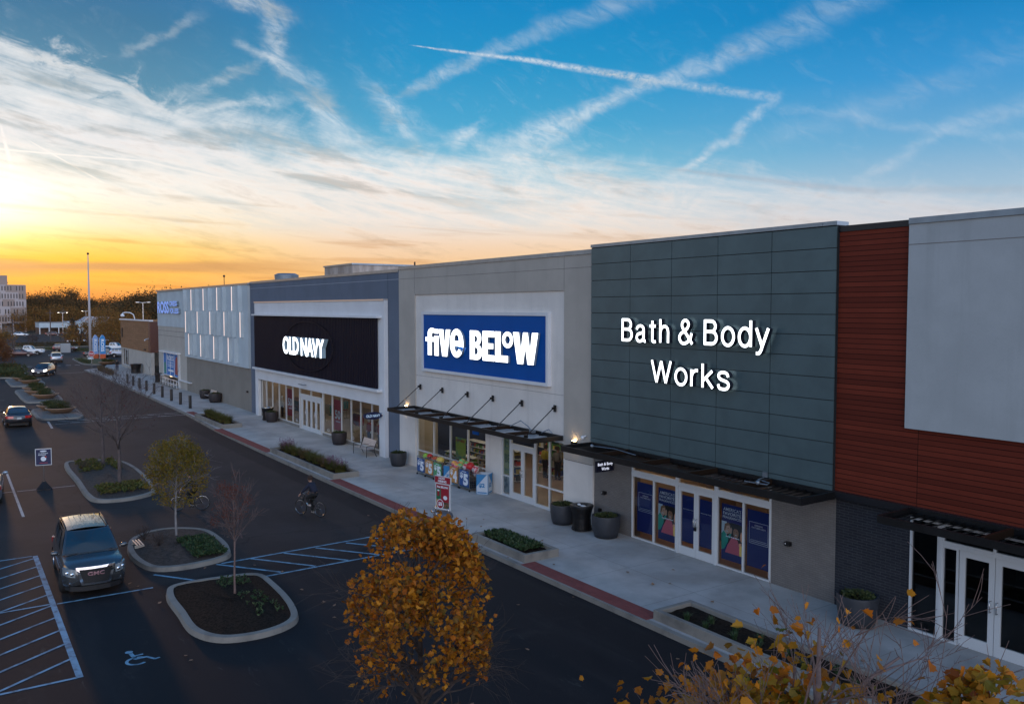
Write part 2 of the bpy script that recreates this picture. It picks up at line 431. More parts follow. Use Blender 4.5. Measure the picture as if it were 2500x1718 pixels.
def text_on(mb, body, u0, u1, w0, w1, y, depth=0.0, bold=0.0, spacing=1.0, line=1.0, shear=0.0, align='CENTER', res=3, mf=0, ms=None):
    """letters standing in the x-z plane facing -y; front at y, body going back by depth"""
    vs, fs = text_geo(body, bold, spacing, line, align, shear, 0.5 if depth else 0.0, res)
    if not vs: return mb
    vs, fs = fit(vs, fs, u0, u1, w0, w1)
    out = [(v[0], y + (0.5 - v[2]) * depth if depth else y, v[1]) for v in vs]
    for f in fs:
        front = all(vs[i][2] > 0.4 for i in f) if depth else True
        mb.cur = mf if front or ms is None else ms
        b = len(mb.v); mb.v.extend([out[i] for i in f]); mb.f.append(list(range(b, b + len(f)))); mb.m.append(mb.cur)
    return mb
def shape_on(mb, loops, x0, z0, sc, y, depth, mf=0, ms=1, scz=None):
    """filled outline with holes (2D loops) placed like text_on"""
    cu = bpy.data.curves.new('g', 'CURVE'); cu.dimensions = '2D'; cu.fill_mode = 'BOTH'; cu.extrude = 0.5
    for lp in loops:
        sp = cu.splines.new('POLY'); sp.points.add(len(lp) - 1); sp.use_cyclic_u = True
        for i, p in enumerate(lp): sp.points[i].co = (p[0], p[1], 0, 1)
    me = curve_mesh(cu); vs = [tuple(v.co) for v in me.vertices]; scz = scz or sc
    for p in me.polygons:
        front = all(vs[i][2] > 0.4 for i in p.vertices)
        b = len(mb.v); mb.v.extend([(x0 + vs[i][0] * sc, y + (0.5 - vs[i][2]) * depth, z0 + vs[i][1] * scz) for i in p.vertices])
        mb.f.append(list(range(b, b + len(p.vertices)))); mb.m.append(mf if front else ms)
    bpy.data.meshes.remove(me); return mb
def arc(cx, cy, rx, ry, a0, a1, n=14):
    return [(cx + rx * cos(radians(a0 + (a1 - a0) * i / n)), cy + ry * sin(radians(a0 + (a1 - a0) * i / n))) for i in range(n + 1)]

def cr(pts, n=6):
    """smooth curve through points"""
    out = []; k = len(pts)
    for i in range(k - 1):
        p0, p1, p2, p3 = (Vector(pts[max(0, min(k - 1, i + j))]) for j in (-1, 0, 1, 2))
        for t in range(n):
            t = t / n; out.append(tuple(0.5 * ((2 * p1) + (p2 - p0) * t + (2 * p0 - 5 * p1 + 4 * p2 - p3) * t * t + (3 * p1 - p0 - 3 * p2 + p3) * t ** 3)))
    return out + [tuple(pts[-1])]
LG = {
 'B': ([[(.03, 1), (.03, 0)], [(.0, .955), (.30, .955)] + arc(.34, .745, .20, .21, 90, -90, 12) + [(.0, .535)], [(.0, .535), (.34, .535)] + arc(.36, .29, .235, .245, 90, -90, 12) + [(0, .045)]], .62),
 'a': ([cr([(.03, .53), (.08, .64), (.24, .70), (.40, .64), (.44, .50), (.44, .30), (.44, .12), (.50, .03), (.55, .04)]), cr([(.44, .42), (.30, .38), (.10, .32), (.03, .18), (.10, .05), (.22, .02), (.38, .08), (.44, .22)])], .54),
 't': ([[(.16, .93), (.16, .20)] + cr([(.16, .20), (.17, .06), (.26, .02), (.35, .04)])[1:], [(0, .70), (.34, .70)]], .36),
 'h': ([[(.0, 1), (.0, 0)], cr([(.0, .45), (.08, .63), (.24, .70), (.38, .63), (.43, .46), (.43, .30)]) + [(.43, 0)]], .43),
 '&': ([[(.70, 0)] + cr([(.70, .0), (.45, .33), (.22, .62), (.16, .78), (.22, .92), (.34, .97), (.46, .91), (.50, .78), (.42, .63), (.24, .50), (.08, .38), (.03, .22), (.12, .06), (.28, .01), (.46, .08), (.60, .24), (.66, .44)])[1:]], .72),
 'o': ([arc(.27, .36, .265, .345, 0, 360, 28)], .54),
 'd': ([arc(.26, .36, .255, .345, 0, 360, 28), [(.52, 1), (.52, 0)]], .52),
 'y': ([[(0, .72), (.26, .02)], [(.52, .72), (.26, .02)] + cr([(.26, .02), (.20, -.14), (.12, -.23), (.0, -.24)])[1:]], .50),
 'W': ([[(0, 1), (.25, .02)], [(.25, .02), (.49, .98)], [(.49, .98), (.73, .02)], [(.73, .02), (.98, 1)]], .98),
 'r': ([[(0, .72), (0, 0)], cr([(0, .38), (.06, .58), (.18, .68), (.30, .69)])], .28),
 'k': ([[(0, 1), (0, 0)], [(.44, .72), (.0, .27)], [(.14, .42), (.47, 0)]], .45),
 's': ([cr([(.46, .52), (.40, .66), (.24, .70), (.08, .65), (.04, .52), (.12, .42), (.26, .37), (.42, .31), (.48, .19), (.41, .05), (.25, .01), (.08, .05), (.02, .20)])], .48)}
def stroke_word(mb, word, x0, x1, z0, z1, y, depth, w=.126, gap=.245, mf=0, ms=1):
    tot = 0; pos = []
    for c in word:
        if c == ' ': tot += .34; pos.append(None)
        else: pos.append(tot); tot += LG[c][1] + gap
    tot -= gap; sx = (x1 - x0) / tot; sz = z1 - z0; k = 0
    for c, p in zip(word, pos):
        if p is None: continue
        for st in LG[c][0]:
            P = [Vector((x0 + (p + a) * sx, z0 + b * sz)) for a, b in st]; P = [q for i, q in enumerate(P) if i == 0 or (q - P[i - 1]).length > 1e-4]; n = len(P); hw = w * sz / 2; A = []; B = []; k += 1; yy = y - .0006 * (k % 7)
            closed = (P[0] - P[-1]).length < 1e-3
            for i in range(n):
                a = P[i - 1] if i else (P[-2] if closed else P[0]); b = P[i + 1] if i < n - 1 else (P[1] if closed else P[-1]); t = (b - a).normalized(); nn = Vector((-t.y, t.x)) * hw; A.append(P[i] + nn); B.append(P[i] - nn)
            vs = [(q.x, yy, q.y) for q in A] + [(q.x, yy, q.y) for q in B] + [(q.x, yy + depth, q.y) for q in A] + [(q.x, yy + depth, q.y) for q in B]
            mb.cur = mf; mb.add(vs, [(i, i + 1, n + i + 1, n + i) for i in range(n - 1)]); o = len(mb.v) - 4 * n; mb.cur = ms
            for i in range(n - 1):
                for f in ((i, 2 * n + i, 2 * n + i + 1, i + 1), (n + i, n + i + 1, 3 * n + i + 1, 3 * n + i)): mb.f.append([o + q for q in f]); mb.m.append(ms)
            if not closed:
                for f in ((0, n, 3 * n, 2 * n), (n - 1, 3 * n - 1, 4 * n - 1, 2 * n - 1)): mb.f.append([o + q for q in f]); mb.m.append(ms)
    return mb
# ------------------------------------------------------------------ palette
def L(r, g, b): return lin((r, g, b))[:3]
M = {}
M['asphalt'] = material('asphalt', (0.030, 0.0262, 0.026), 0.75, var=0.22, vscale=0.35, bump=0.5, bscale=60, bdist=0.006, detail=8, spec=0.22)
M['concrete'] = material('concrete', (0.47, 0.445, 0.415), 0.85, var=0.20, vscale=0.5, bump=0.25, bscale=40, bdist=0.004, detail=9)
M['kerb'] = material('kerb_concrete', (0.245, 0.225, 0.195), 0.85, color2=(0.14, 0.13, 0.115), cmin=.45, cmax=.75, vscale=1.1, bump=0.4, bscale=30, bdist=0.006, detail=9)
M['brick_paving'] = None
M['paint_blue'] = material('blue_line_paint', (0.19, 0.36, 0.48), 0.7, color2=(0.06, 0.10, 0.13), vscale=3.2, cmin=0.40, cmax=0.72, detail=9)
M['paint_white'] = material('white_line_paint', (0.48, 0.46, 0.44), 0.7, color2=(0.18, 0.17, 0.17), vscale=2.0, cmin=0.42, cmax=0.75, detail=9)
M['mulch'] = material('bark_mulch', (0.012, 0.009, 0.007), 0.95, spec=0.1, color2=(0.034, 0.024, 0.018), vscale=14, bump=1.0, bscale=35, bdist=0.03)
M['soil'] = material('dry_soil', (0.070, 0.052, 0.042), 0.95, color2=(0.032, 0.023, 0.018), vscale=7, bump=1.0, bscale=30, bdist=0.02)
M['gravel'] = material('river_gravel', (0.22, 0.20, 0.18), 0.9, color2=(0.12, 0.11, 0.10), vscale=12, bump=1.0, bscale=18, bdist=0.02, cmin=0.45, cmax=0.55)
M['grass'] = material('lawn', (0.06, 0.075, 0.02), 0.9, color2=(0.11, 0.085, 0.03), vscale=1.5, bump=0.8, bscale=30, bdist=0.03)
M['earth'] = material('earth', (0.07, 0.06, 0.045), 0.95, color2=(0.05, 0.06, 0.025), vscale=0.02)

def wallm(name, col, var=0.07, bump=0.25):
    m = material(name, col, 0.88, var=var, vscale=0.55, bump=bump, bscale=45, bdist=0.005, detail=9, spec=0.25)
    nt = m.node_tree; p = nt.nodes['Principled BSDF']; tc = nt.nodes.new('ShaderNodeTexCoord'); sp = nt.nodes.new('ShaderNodeSeparateXYZ'); nt.links.new(tc.outputs['Object'], sp.inputs[0])
    x, y, z = (E(nt, sp.outputs[i]) for i in range(3)); st = noise(nt, vec(nt, x * 2.2, y * 2.2, z * 0.10), 1.0, 7, 0.65); gr = noise(nt, tc.outputs['Object'], 30, 3, 0.6)
    c = p.inputs['Base Color'].links[0].from_socket; c = mixc(nt, st.ss(0.52, 0.72) * 0.22, c, tuple(q * 0.62 for q in col) + (1,)); c = mixc(nt, gr.ss(0.5, 0.7) * 0.10, c, tuple(q * 0.5 for q in col) + (1,))
    nt.links.new(c, p.inputs['Base Color']); return m
M['stucco_beige'] = wallm('beige_stucco', (0.44, 0.405, 0.355))
M['stucco_beige_pale_lit'] = wallm('pale_lamplit_beige_stucco', (0.72, 0.68, 0.63))  # the wall's own paler beige, raised further with lamp light put into the colour
M['stucco_slate'] = wallm('slate_blue_stucco', (0.135, 0.165, 0.215))
M['stucco_white'] = wallm('white_stucco', (0.50, 0.57, 0.60))
M['stucco_taupe'] = wallm('taupe_stucco', (0.245, 0.225, 0.195))
M['stucco_cream'] = wallm('cream_stucco', (0.46, 0.43, 0.38))
M['stucco_grey'] = wallm('grey_stucco', (0.42, 0.45, 0.46))
M['portal_white'] = material('white_panel', (0.68, 0.70, 0.72), 0.55, var=0.05, vscale=0.6, spec=0.4)
M['coping'] = material('metal_coping', (0.26, 0.31, 0.36), 0.35, metal=0.6, var=0.1, vscale=2)
M['coping_dark'] = material('dark_metal_coping', (0.02, 0.02, 0.024), 0.35, metal=0.3)
M['cladding'] = material('grey_green_cladding_panel', (0.085, 0.135, 0.148), 0.42, var=0.10, vscale=0.8, metal=0.25, spec=0.5)
M['joint'] = material('dark_joint', (0.008, 0.010, 0.012), 0.9)
M['joint_grey'] = material('grey_joint', (0.20, 0.19, 0.18), 0.9)
M['roofing'] = material('grey_roofing', (0.30, 0.28, 0.26), 0.9, var=0.3, vscale=0.3)
M['black_metal'] = material('black_steel', (0.010, 0.010, 0.011), 0.42, metal=0.2, var=0.3, vscale=3)
M['dark_bronze'] = material('bronze_steel', (0.05, 0.03, 0.02), 0.35, metal=0.6)
M['alu'] = material('white_aluminium_frame', (0.62, 0.64, 0.65), 0.4, metal=0.1)
M['steel'] = material('brushed_steel', (0.55, 0.55, 0.55), 0.25, metal=1.0)
M['white_paint'] = material('white_paint', (0.75, 0.75, 0.75), 0.45)
M['navy'] = material('navy_panel', (0.004, 0.004, 0.014), 0.55, spec=0.12)
M['sign_blue'] = material('royal_blue_sign', (0.0, 0.085, 0.36), 0.6, spec=0.15, var=0.06, vscale=0.5)
M['glow_white'] = material('lit_white_letter', (0.9, 0.95, 1.0), 0.5, emit=(0.93, 0.97, 1.0), estr=2.4)
M['glow_white_dim'] = material('lit_white_sign', (0.9, 0.92, 1.0), 0.5, emit=(0.80, 0.84, 1.0), estr=0.9)
M['glow_blue'] = material('lit_blue_letter', (0.16, 0.30, 0.75), 0.5, emit=(0.20, 0.34, 0.80), estr=0.6)
M['glow_warm'] = material('warm_light_strip', (1, 0.8, 0.7), 0.5, emit=(1.0, 0.72, 0.60), estr=0.95)
M['lamp'] = material('warm_lamp', (1, 0.8, 0.5), 0.5, emit=(1.0, 0.66, 0.32), estr=40.0)
M['ceiling_light'] = material('shop_ceiling_light', (1, 0.9, 0.75), 0.5, emit=(1.0, 0.80, 0.56), estr=8.0)
M['ceiling_light_warm'] = material('warm_shop_ceiling_light', (1, 0.8, 0.55), 0.5, emit=(1.0, 0.66, 0.36), estr=4.0)
M['letter_side'] = material('letter_return', (0.25, 0.32, 0.38), 0.5)
M['letter_side_dark'] = material('dark_letter_return', (0.012, 0.016, 0.028), 0.5)
M['glass'] = glass_material('shop_glass', (0.86, 0.90, 0.90), 0.02)
M['glass_dark'] = glass_material('tinted_glass', (0.25, 0.30, 0.32), 0.02)
M['white_decal'] = material('white_lettering', (0.72, 0.76, 0.80), 0.6)
M['silver_blue'] = material('corrugated_metal_deck', (0.42, 0.50, 0.58), 0.3, metal=0.7)

def brick_material(name, c1, c2, mortar, w, h, mort=0.01, rough=0.85, horiz=False, bump=0.6, off=0.5):
    m = bpy.data.materials.new(name); m.use_nodes = True; nt = m.node_tree; p = nt.nodes['Principled BSDF']
    tc = nt.nodes.new('ShaderNodeTexCoord'); sp = nt.nodes.new('ShaderNodeSeparateXYZ'); nt.links.new(tc.outputs['Object'], sp.inputs[0])
    x, y, z = (E(nt, sp.outputs[i]) for i in range(3))
    v = vec(nt, x, y, 0.0) if horiz else vec(nt, x + y, z, 0.0)
    b = nt.nodes.new('ShaderNodeTexBrick'); nt.links.new(v, b.inputs[0])
    b.offset = off
    for k, val in (('Color1', (*c1, 1)), ('Color2', (*c2, 1)), ('Mortar', (*mortar, 1)), ('Scale', 1.0), ('Mortar Size', mort), ('Brick Width', w), ('Row Height', h), ('Mortar Smooth', 0.1), ('Bias', 0.0)):
        b.inputs[k].default_value = val
    n = noise(nt, tc.outputs['Object'], 1.4, 7, 0.6)
    col = mixc(nt, n.ss(0.3, 0.7) * 0.35, b.outputs['Color'], (c1[0] * 0.55, c1[1] * 0.55, c1[2] * 0.55, 1))
    nt.links.new(col, p.inputs['Base Color']); p.inputs['Roughness'].default_value = rough; p.inputs['Specular IOR Level'].default_value = 0.12
    bm = nt.nodes.new('ShaderNodeBump'); bm.inputs['Strength'].default_value = bump; bm.inputs['Distance'].default_value = 0.01; bm.invert = True
    nt.links.new(b.outputs['Fac'], bm.inputs['Height']); nt.links.new(bm.outputs[0], p.inputs['Normal'])
    return m
M['brick_paving'] = brick_material('red_tactile_brick', (0.30, 0.085, 0.075), (0.24, 0.07, 0.065), (0.20, 0.09, 0.08), 0.2, 0.1, 0.008, horiz=True)
M['brick_taupe'] = brick_material('taupe_brick', (0.215, 0.195, 0.180), (0.185, 0.170, 0.160), (0.15, 0.14, 0.13), 0.2, 0.067, 0.008)
M['brick_dark'] = brick_material('charcoal_brick', (0.040, 0.042, 0.050), (0.028, 0.030, 0.038), (0.065, 0.068, 0.075), 0.3, 0.08, 0.010)
M['wood'] = brick_material('reddish_timber_boards', (0.190, 0.036, 0.020), (0.115, 0.022, 0.013), (0.012, 0.004, 0.003), 3.66, 0.148, 0.010, rough=0.55, off=0.0)
M['wood_brown'] = brick_material('brown_timber_boards', (0.34, 0.19, 0.105), (0.28, 0.155, 0.085), (0.10, 0.055, 0.03), 3.0, 0.30, 0.012)

def concrete_slabs():
    m = M['concrete']; nt = m.node_tree; p = nt.nodes['Principled BSDF']
    tc = nt.nodes.new('ShaderNodeTexCoord'); sp = nt.nodes.new('ShaderNodeSeparateXYZ'); nt.links.new(tc.outputs['Object'], sp.inputs[0])
    x, y = E(nt, sp.outputs[0]), E(nt, sp.outputs[1])
    b = nt.nodes.new('ShaderNodeTexBrick'); nt.links.new(vec(nt, x, y, 0.0), b.inputs[0]); b.offset = 0.0
    for k, val in (('Color1', (1, 1, 1, 1)), ('Color2', (0.90, 0.90, 0.91, 1)), ('Mortar', (0.55, 0.53, 0.50, 1)), ('Scale', 1.0), ('Mortar Size', 0.012), ('Brick Width', 3.05), ('Row Height', 2.75), ('Mortar Smooth', 0.3), ('Bias', 0.0)):
        b.inputs[k].default_value = val
    old = p.inputs['Base Color'].links[0].from_socket
    n = noise(nt, tc.outputs['Object'], 0.33, 6, 0.6, 0.6); n2 = noise(nt, tc.outputs['Object'], 0.9, 8, 0.65, 0.3)
    c = mixc(nt, 1.0, old, b.outputs['Color'], 'MULTIPLY')
    c = mixc(nt, n.ss(0.50, 0.62) * 0.32, c, (0.33, 0.285, 0.245, 1))
    c = mixc(nt, n2.ss(0.58, 0.72) * 0.35, c, (0.56, 0.53, 0.51, 1))
    nt.links.new(c, p.inputs['Base Color'])
concrete_slabs()
def asphalt_patches():
    m = M['asphalt']; nt = m.node_tree; p = nt.nodes['Principled BSDF']
    tc = nt.nodes.new('ShaderNodeTexCoord'); sp = nt.nodes.new('ShaderNodeSeparateXYZ'); nt.links.new(tc.outputs['Object'], sp.inputs[0])
    x, y = E(nt, sp.outputs[0]), E(nt, sp.outputs[1])
    n = noise(nt, tc.outputs['Object'], 0.10, 7, 0.62, 0.4); n2 = noise(nt, tc.outputs['Object'], 0.45, 9, 0.7, 0.6); n3 = noise(nt, vec(nt, x * 0.15, y * 1.1, 3.0), 1.0, 6, 0.6)
    old = p.inputs['Base Color'].links[0].from_socket
    # newer, blacker surface this side of x=-30 and a newer strip beside the kerb
    e1 = (x + (n - 0.5) * 3.0).ss(-29.6, -28.9) 
    e2 = (y - 15.1 + (n2 - 0.5) * 0.5).ss(-0.1, 0.1) * (16.4 - y).ss(-0.1, 0.1) * x.ss(-75, -62)
    new = e1.max(e2 * 0.85)
    c = mixc(nt, new * 0.85, old, (0.004, 0.006, 0.009, 1))
    c = mixc(nt, (n2.ss(0.55, 0.72) * 0.30), c, (0.044, 0.039, 0.038, 1))
    c = mixc(nt, (n3.ss(0.52, 0.7) * 0.25), c, (0.035, 0.033, 0.034, 1))
    # tar crack lines
    cr = ((y - 5.9 + (n - 0.5) * 2.4 + (n2 - 0.5) * 0.25).abs()).ss(0.05, 0.02) * x.ss(-46, -47) * x.ss(-78, -77)
    c = mixc(nt, cr * 0.7, c, (0.012, 0.012, 0.012, 1))
    # wheel tracks along the lane, oil spots, pale scuffs and fine cracks
    tr1 = ((y - 11.2).abs() - 0.9).abs(); tr2 = ((y - 14.0).abs() - 0.85).abs()
    wt = tr1.min(tr2).ss(0.45, 0.05) * (n3 - 0.25).clamp() * 1.1
    c = mixc(nt, wt.clamp() * 0.35, c, (0.014, 0.013, 0.014, 1))
    sp_ = noise(nt, tc.outputs['Object'], 1.1, 3, 0.5, 0.2); c = mixc(nt, sp_.ss(0.70, 0.76) * 0.75, c, (0.006, 0.006, 0.007, 1))
    sc_ = noise(nt, vec(nt, x * 0.7, y * 2.6, 9.0), 1.0, 10, 0.75, 0.8); c = mixc(nt, sc_.ss(0.60, 0.70) * 0.45, c, (0.085, 0.080, 0.078, 1))
    vo = nt.nodes.new('ShaderNodeTexVoronoi'); vo.feature = 'DISTANCE_TO_EDGE'; vo.inputs['Scale'].default_value = 0.16
    wv = nt.nodes.new('ShaderNodeVectorMath'); wv.operation = 'ADD'; nn = nt.nodes.new('ShaderNodeTexNoise'); nn.inputs['Scale'].default_value = 0.9; nn.inputs['Detail'].default_value = 5
    nt.links.new(tc.outputs['Object'], nn.inputs[0]); ws = nt.nodes.new('ShaderNodeVectorMath'); ws.operation = 'SCALE'; ws.inputs['Scale'].default_value = 1.6; nt.links.new(nn.outputs['Color'], ws.inputs[0])
    nt.links.new(tc.outputs['Object'], wv.inputs[0]); nt.links.new(ws.outputs[0], wv.inputs[1]); nt.links.new(wv.outputs[0], vo.inputs['Vector'])
    ck = E(nt, vo.outputs['Distance']).ss(0.010, 0.003) * n.ss(0.42, 0.56) * x.ss(-28, -31)
    c = mixc(nt, ck * 0.7, c, (0.008, 0.008, 0.008, 1))
    gr_ = noise(nt, tc.outputs['Object'], 90, 2, 0.5); c = mixc(nt, gr_.ss(0.55, 0.75) * 0.35, c, (0.10, 0.095, 0.09, 1))
    nt.links.new(c, p.inputs['Base Color'])
asphalt_patches()
# ------------------------------------------------------------------ ground, road, pavement
def sheet(name, x0, x1, y0, y1, z, mat, nx=1, ny=1):
    mb = MB()
    for i in range(nx):
        for j in range(ny):
            xa, xb = x0 + (x1 - x0) * i / nx, x0 + (x1 - x0) * (i + 1) / nx; ya, yb = y0 + (y1 - y0) * j / ny, y0 + (y1 - y0) * (j + 1) / ny
            mb.quad((xa, ya, z), (xb, ya, z), (xb, yb, z), (xa, yb, z))
    return structure(mb.build(name, mat, origin=(0, 0, z)))
sheet('ground', -2600, 900, -1500, 1800, -0.06, M['earth'])
sheet('road', -330, 30, -45, 60, 0.0, M['asphalt'])
SWZ = 0.15
sw_edge = [(12, 16.3), (-51, 16.32), (-62, 16.45), (-75, 17.0), (-90, 17.15), (-120, 17.3), (-135.5, 17.0), (-137.5, 18.0), (-138.5, 20.0), (-146, 21.6), (-146, 60), (12, 60)]
mb = MB(); mb.prism([(x, y) for x, y in reversed(sw_edge)], -0.02, SWZ)
sidewalk = structure(mb.build('pavement', M['concrete'], origin=(0, 0, 0)))
# kerb lip, a lighter cast strip along the edge
mb = MB(); edge = sw_edge[:9]
for (xa, ya), (xb, yb) in zip(edge, edge[1:]):
    n = Vector((-(yb - ya), xb - xa)).normalized()
    if n.y < 0: n = -n
    nn = Vector((n.x, n.y)) if xa > -136 else Vector((0.9, 0.3)).normalized()
    a = Vector((xa, ya)); b = Vector((xb, yb)); q = nn * 0.16; o = nn * -0.012
    mb.prism([tuple(a + o), tuple(a + q), tuple(b + q), tuple(b + o)] if xa > xb else [tuple(a + o), tuple(b + o), tuple(b + q), tuple(a + q)], 0.0, SWZ + 0.006)
structure(mb.build('kerb', M['kerb'], origin=(0, 0, 0)))
# red brick strips set in the pavement edge
for i, (xa, xb) in enumerate([(-75.3, -71.2), (-63.3, -51.3), (-41.1, -27.3), (-23.7, -17.4)]):
    mb = MB(); y0 = 16.40 if i else 17.22
    mb.box(xa, xb, y0, y0 + 0.62, SWZ - 0.02, SWZ + 0.010)
    structure(mb.build('brick_paving', M['brick_paving']))

# painted markings: thin sheets 4 mm above the road
def stripe(mb, a, b, w, z=0.004):
    a = Vector(a); b = Vector(b); d = (b - a).normalized(); n = Vector((-d.y, d.x)) * w / 2
    k = max(1, int((b - a).length / 0.6)); 
    for i in range(k):
        p = a + (b - a) * i / k; q = a + (b - a) * (i + 1) / k
        mb.quad((p.x - n.x, p.y - n.y, z), (q.x - n.x, q.y - n.y, z), (q.x + n.x, q.y + n.y, z), (p.x + n.x, p.y + n.y, z))
mb = MB()
stripe(mb, (-30.15, 8.0), (-30.5, 16.25), 0.11); stripe(mb, (-27.85, 8.75), (-28.0, 16.25), 0.11)
for k in range(7):
    y = 5.6 + k * 1.22 + (0.2 if k == 0 else 0)
    stripe(mb, (-30.15, y + 1.0 if k else 5.75), (-28.0, y + 2.6 if k else 7.3), 0.11, 0.0045)
stripe(mb, (-30.3, 15.3), (-28.9, 16.25), 0.11, 0.0045)
structure(mb.build('crosswalk_marking', M['paint_blue'], origin=(0, 0, 0)))
mb = MB()
stripe(mb, (-34.9, 2.62), (-22.65, 2.58), 0.16)
for x in (-34.9, -28.86, -22.68): stripe(mb, (x, -3.2), (x, 2.52), 0.10)
stripe(mb, (-28.78, 2.70), (-28.75, 5.45), 0.10)
x = -34.55
while x < -23.4:
    stripe(mb, (x, 2.55), (x + 4.0, -3.2), 0.09, 0.0048) if x + 4 < -22.7 or True else None
    x += 1.17
structure(mb.build('parking_marking', M['paint_blue'], origin=(0, 0, 0)))
mb = MB()
stripe(mb, (-54.0, 2.78), (-41.8, 2.74), 0.11); stripe(mb, (-47.82, 2.9), (-47.78, 5.45), 0.09)
stripe(mb, (-47.85, -3.0), (-47.85, 2.7), 0.09)
for y in (9.6, 10.9, 12.3, 13.6, 14.9, 16.3, 17.6): stripe(mb, (-150.6, y), (-150.6, y + 0.75), 0.6)
stripe(mb, (-132.0, 13.2), (-133.2, 17.0), 0.22)
stripe(mb, (-96.5, -1), (-96.5, 5.0), 0.12)
structure(mb.build('stop_marking', M['paint_white'], origin=(0, 0, 0)))
mb = MB()
stripe(mb, (-76.3, 6.9), (-71.8, 6.75), 0.16)
stripe(mb, (-76.4, 9.2), (-76.6, 17.0), 0.10); stripe(mb, (-74.2, 7.2), (-74.7, 17.0), 0.10)
for k in range(7): stripe(mb, (-76.4, 7.6 + k * 1.35), (-74.3, 9.0 + k * 1.35), 0.09, 0.0045)
structure(mb.build('far_crosswalk_marking', M['paint_white'], origin=(0, 0, 0)))
# wheelchair symbol, painted lying along +x for people arriving from the aisle
mb = MB(); cx, cy = -23.0, 3.92
def ring(mb, c, r0, r1, a0, a1, z, n=18):
    for i in range(n):
        t0, t1 = radians(a0 + (a1 - a0) * i / n), radians(a0 + (a1 - a0) * (i + 1) / n)
        mb.quad((c[0] + r0 * cos(t0), c[1] + r0 * sin(t0), z), (c[0] + r1 * cos(t0), c[1] + r1 * sin(t0), z), (c[0] + r1 * cos(t1), c[1] + r1 * sin(t1), z), (c[0] + r0 * cos(t1), c[1] + r0 * sin(t1), z))
ring(mb, (-22.92, 3.92), 0.20, 0.28, 130, 400, 0.004)
ring(mb, (-23.62, 3.85), 0.0, 0.10, 0, 360, 0.004, 12)
stripe(mb, (-23.50, 3.87), (-23.05, 3.92), 0.10); stripe(mb, (-23.28, 3.90), (-23.30, 4.14), 0.07, 0.0046); stripe(mb, (-23.06, 3.90), (-23.06, 4.20), 0.09, 0.0046)
stripe(mb, (-23.06, 4.18), (-22.80, 4.34), 0.08, 0.005); stripe(mb, (-22.80, 4.32), (-22.84, 4.46), 0.07, 0.0046)
structure(mb.build('wheelchair_marking', M['paint_blue'], origin=(0, 0, 0)))

# ------------------------------------------------------------------ kerbed islands
def smooth_loop(pts, n=6):
    out = []; k = len(pts)
    for i in range(k):
        p0, p1, p2, p3 = (Vector(pts[(i + j - 1) % k]) for j in range(4))
        for t in range(n):
            t = t / n
            out.append(tuple(0.5 * ((2 * p1) + (p2 - p0) * t + (2 * p0 - 5 * p1 + 4 * p2 - p3) * t * t + (3 * p1 - p0 - 3 * p2 + p3) * t ** 3)))
    return out
def inset(pts, d):
    n = len(pts); out = []
    for i in range(n):
        a, b, c = Vector(pts[i - 1]), Vector(pts[i]), Vector(pts[(i + 1) % n])
        t = (c - a).normalized(); out.append(tuple(b + Vector((-t.y, t.x)) * d))
    return out
def ccw(pts):
    s = sum(pts[i][0] * pts[(i + 1) % len(pts)][1] - pts[(i + 1) % len(pts)][0] * pts[i][1] for i in range(len(pts)))
    return pts if s > 0 else list(reversed(pts))
def island(label, pts, fill, h=0.15, kw=0.22, dome=0.10, cat='traffic island', smooth=True, group=None):
    pts = ccw(pts); P = smooth_loop(pts) if smooth else pts
    cx = sum(p[0] for p in P) / len(P); cy = sum(p[1] for p in P) / len(P)
    t = thing('traffic_island', label, cat, (cx, cy, 0), group=group)
    A, B_, C_ = P, inset(P, 0.03), inset(P, kw); n = len(P); mb = MB()
    vs = [(*p, 0.0) for p in A] + [(*p, h) for p in B_] + [(*p, h + 0.004) for p in C_] + [(*p, h - 0.06) for p in C_]
    fs = []
    for r in range(3):
        for i in range(n): fs.append((r * n + i, r * n + (i + 1) % n, (r + 1) * n + (i + 1) % n, (r + 1) * n + i))
    mb.add(vs, fs); mb.build('kerb', M['kerb'], t)
    mb = MB(); rings = []; K = 7
    for r in range(K + 1):
        f = 1 - r / K
        rings.append([(cx + (p[0] - cx) * f, cy + (p[1] - cy) * f, h - 0.02 + dome * (1 - f * f) + random.uniform(-0.012, 0.012)) for p in C_])
    vs = [v for rg in rings for v in rg]
    fs = [(r * n + i, r * n + (i + 1) % n, (r + 1) * n + (i + 1) % n, (r + 1) * n + i) for r in range(K) for i in range(n)]
    mb.add(vs, fs); mb.build('planting_bed', fill, t, smooth=True)
    return t
island('kerbed island of dark bark mulch beside the hatched crossing, holding the thin red tree', [(-28.25, 5.95), (-28.3, 7.3), (-27.9, 8.6), (-26.4, 8.75), (-24.4, 8.6), (-23.1, 8.2), (-22.6, 7.2), (-22.85, 6.05), (-23.9, 5.5), (-25.6, 5.5), (-27.3, 5.55)], M['mulch'])
island('kerbed island with the yellow tree and a low white rail end on its kerb', [(-35.7, 6.6), (-35.75, 7.6), (-34.8, 8.6), (-33.2, 8.8), (-31.6, 8.7), (-30.5, 8.3), (-30.1, 7.0), (-30.4, 5.9), (-31.5, 5.5), (-33.2, 5.45), (-34.8, 5.8)], M['soil'])
island('long kerbed island with two bare trees and green tufts', [(-54.8, 5.9), (-54.6, 7.4), (-53.4, 8.5), (-51.0, 8.85), (-47.5, 8.85), (-44.7, 8.65), (-43.2, 8.3), (-42.5, 7.0), (-42.9, 5.8), (-44.5, 5.5), (-48.5, 5.55), (-52.8, 5.55)], M['soil'])
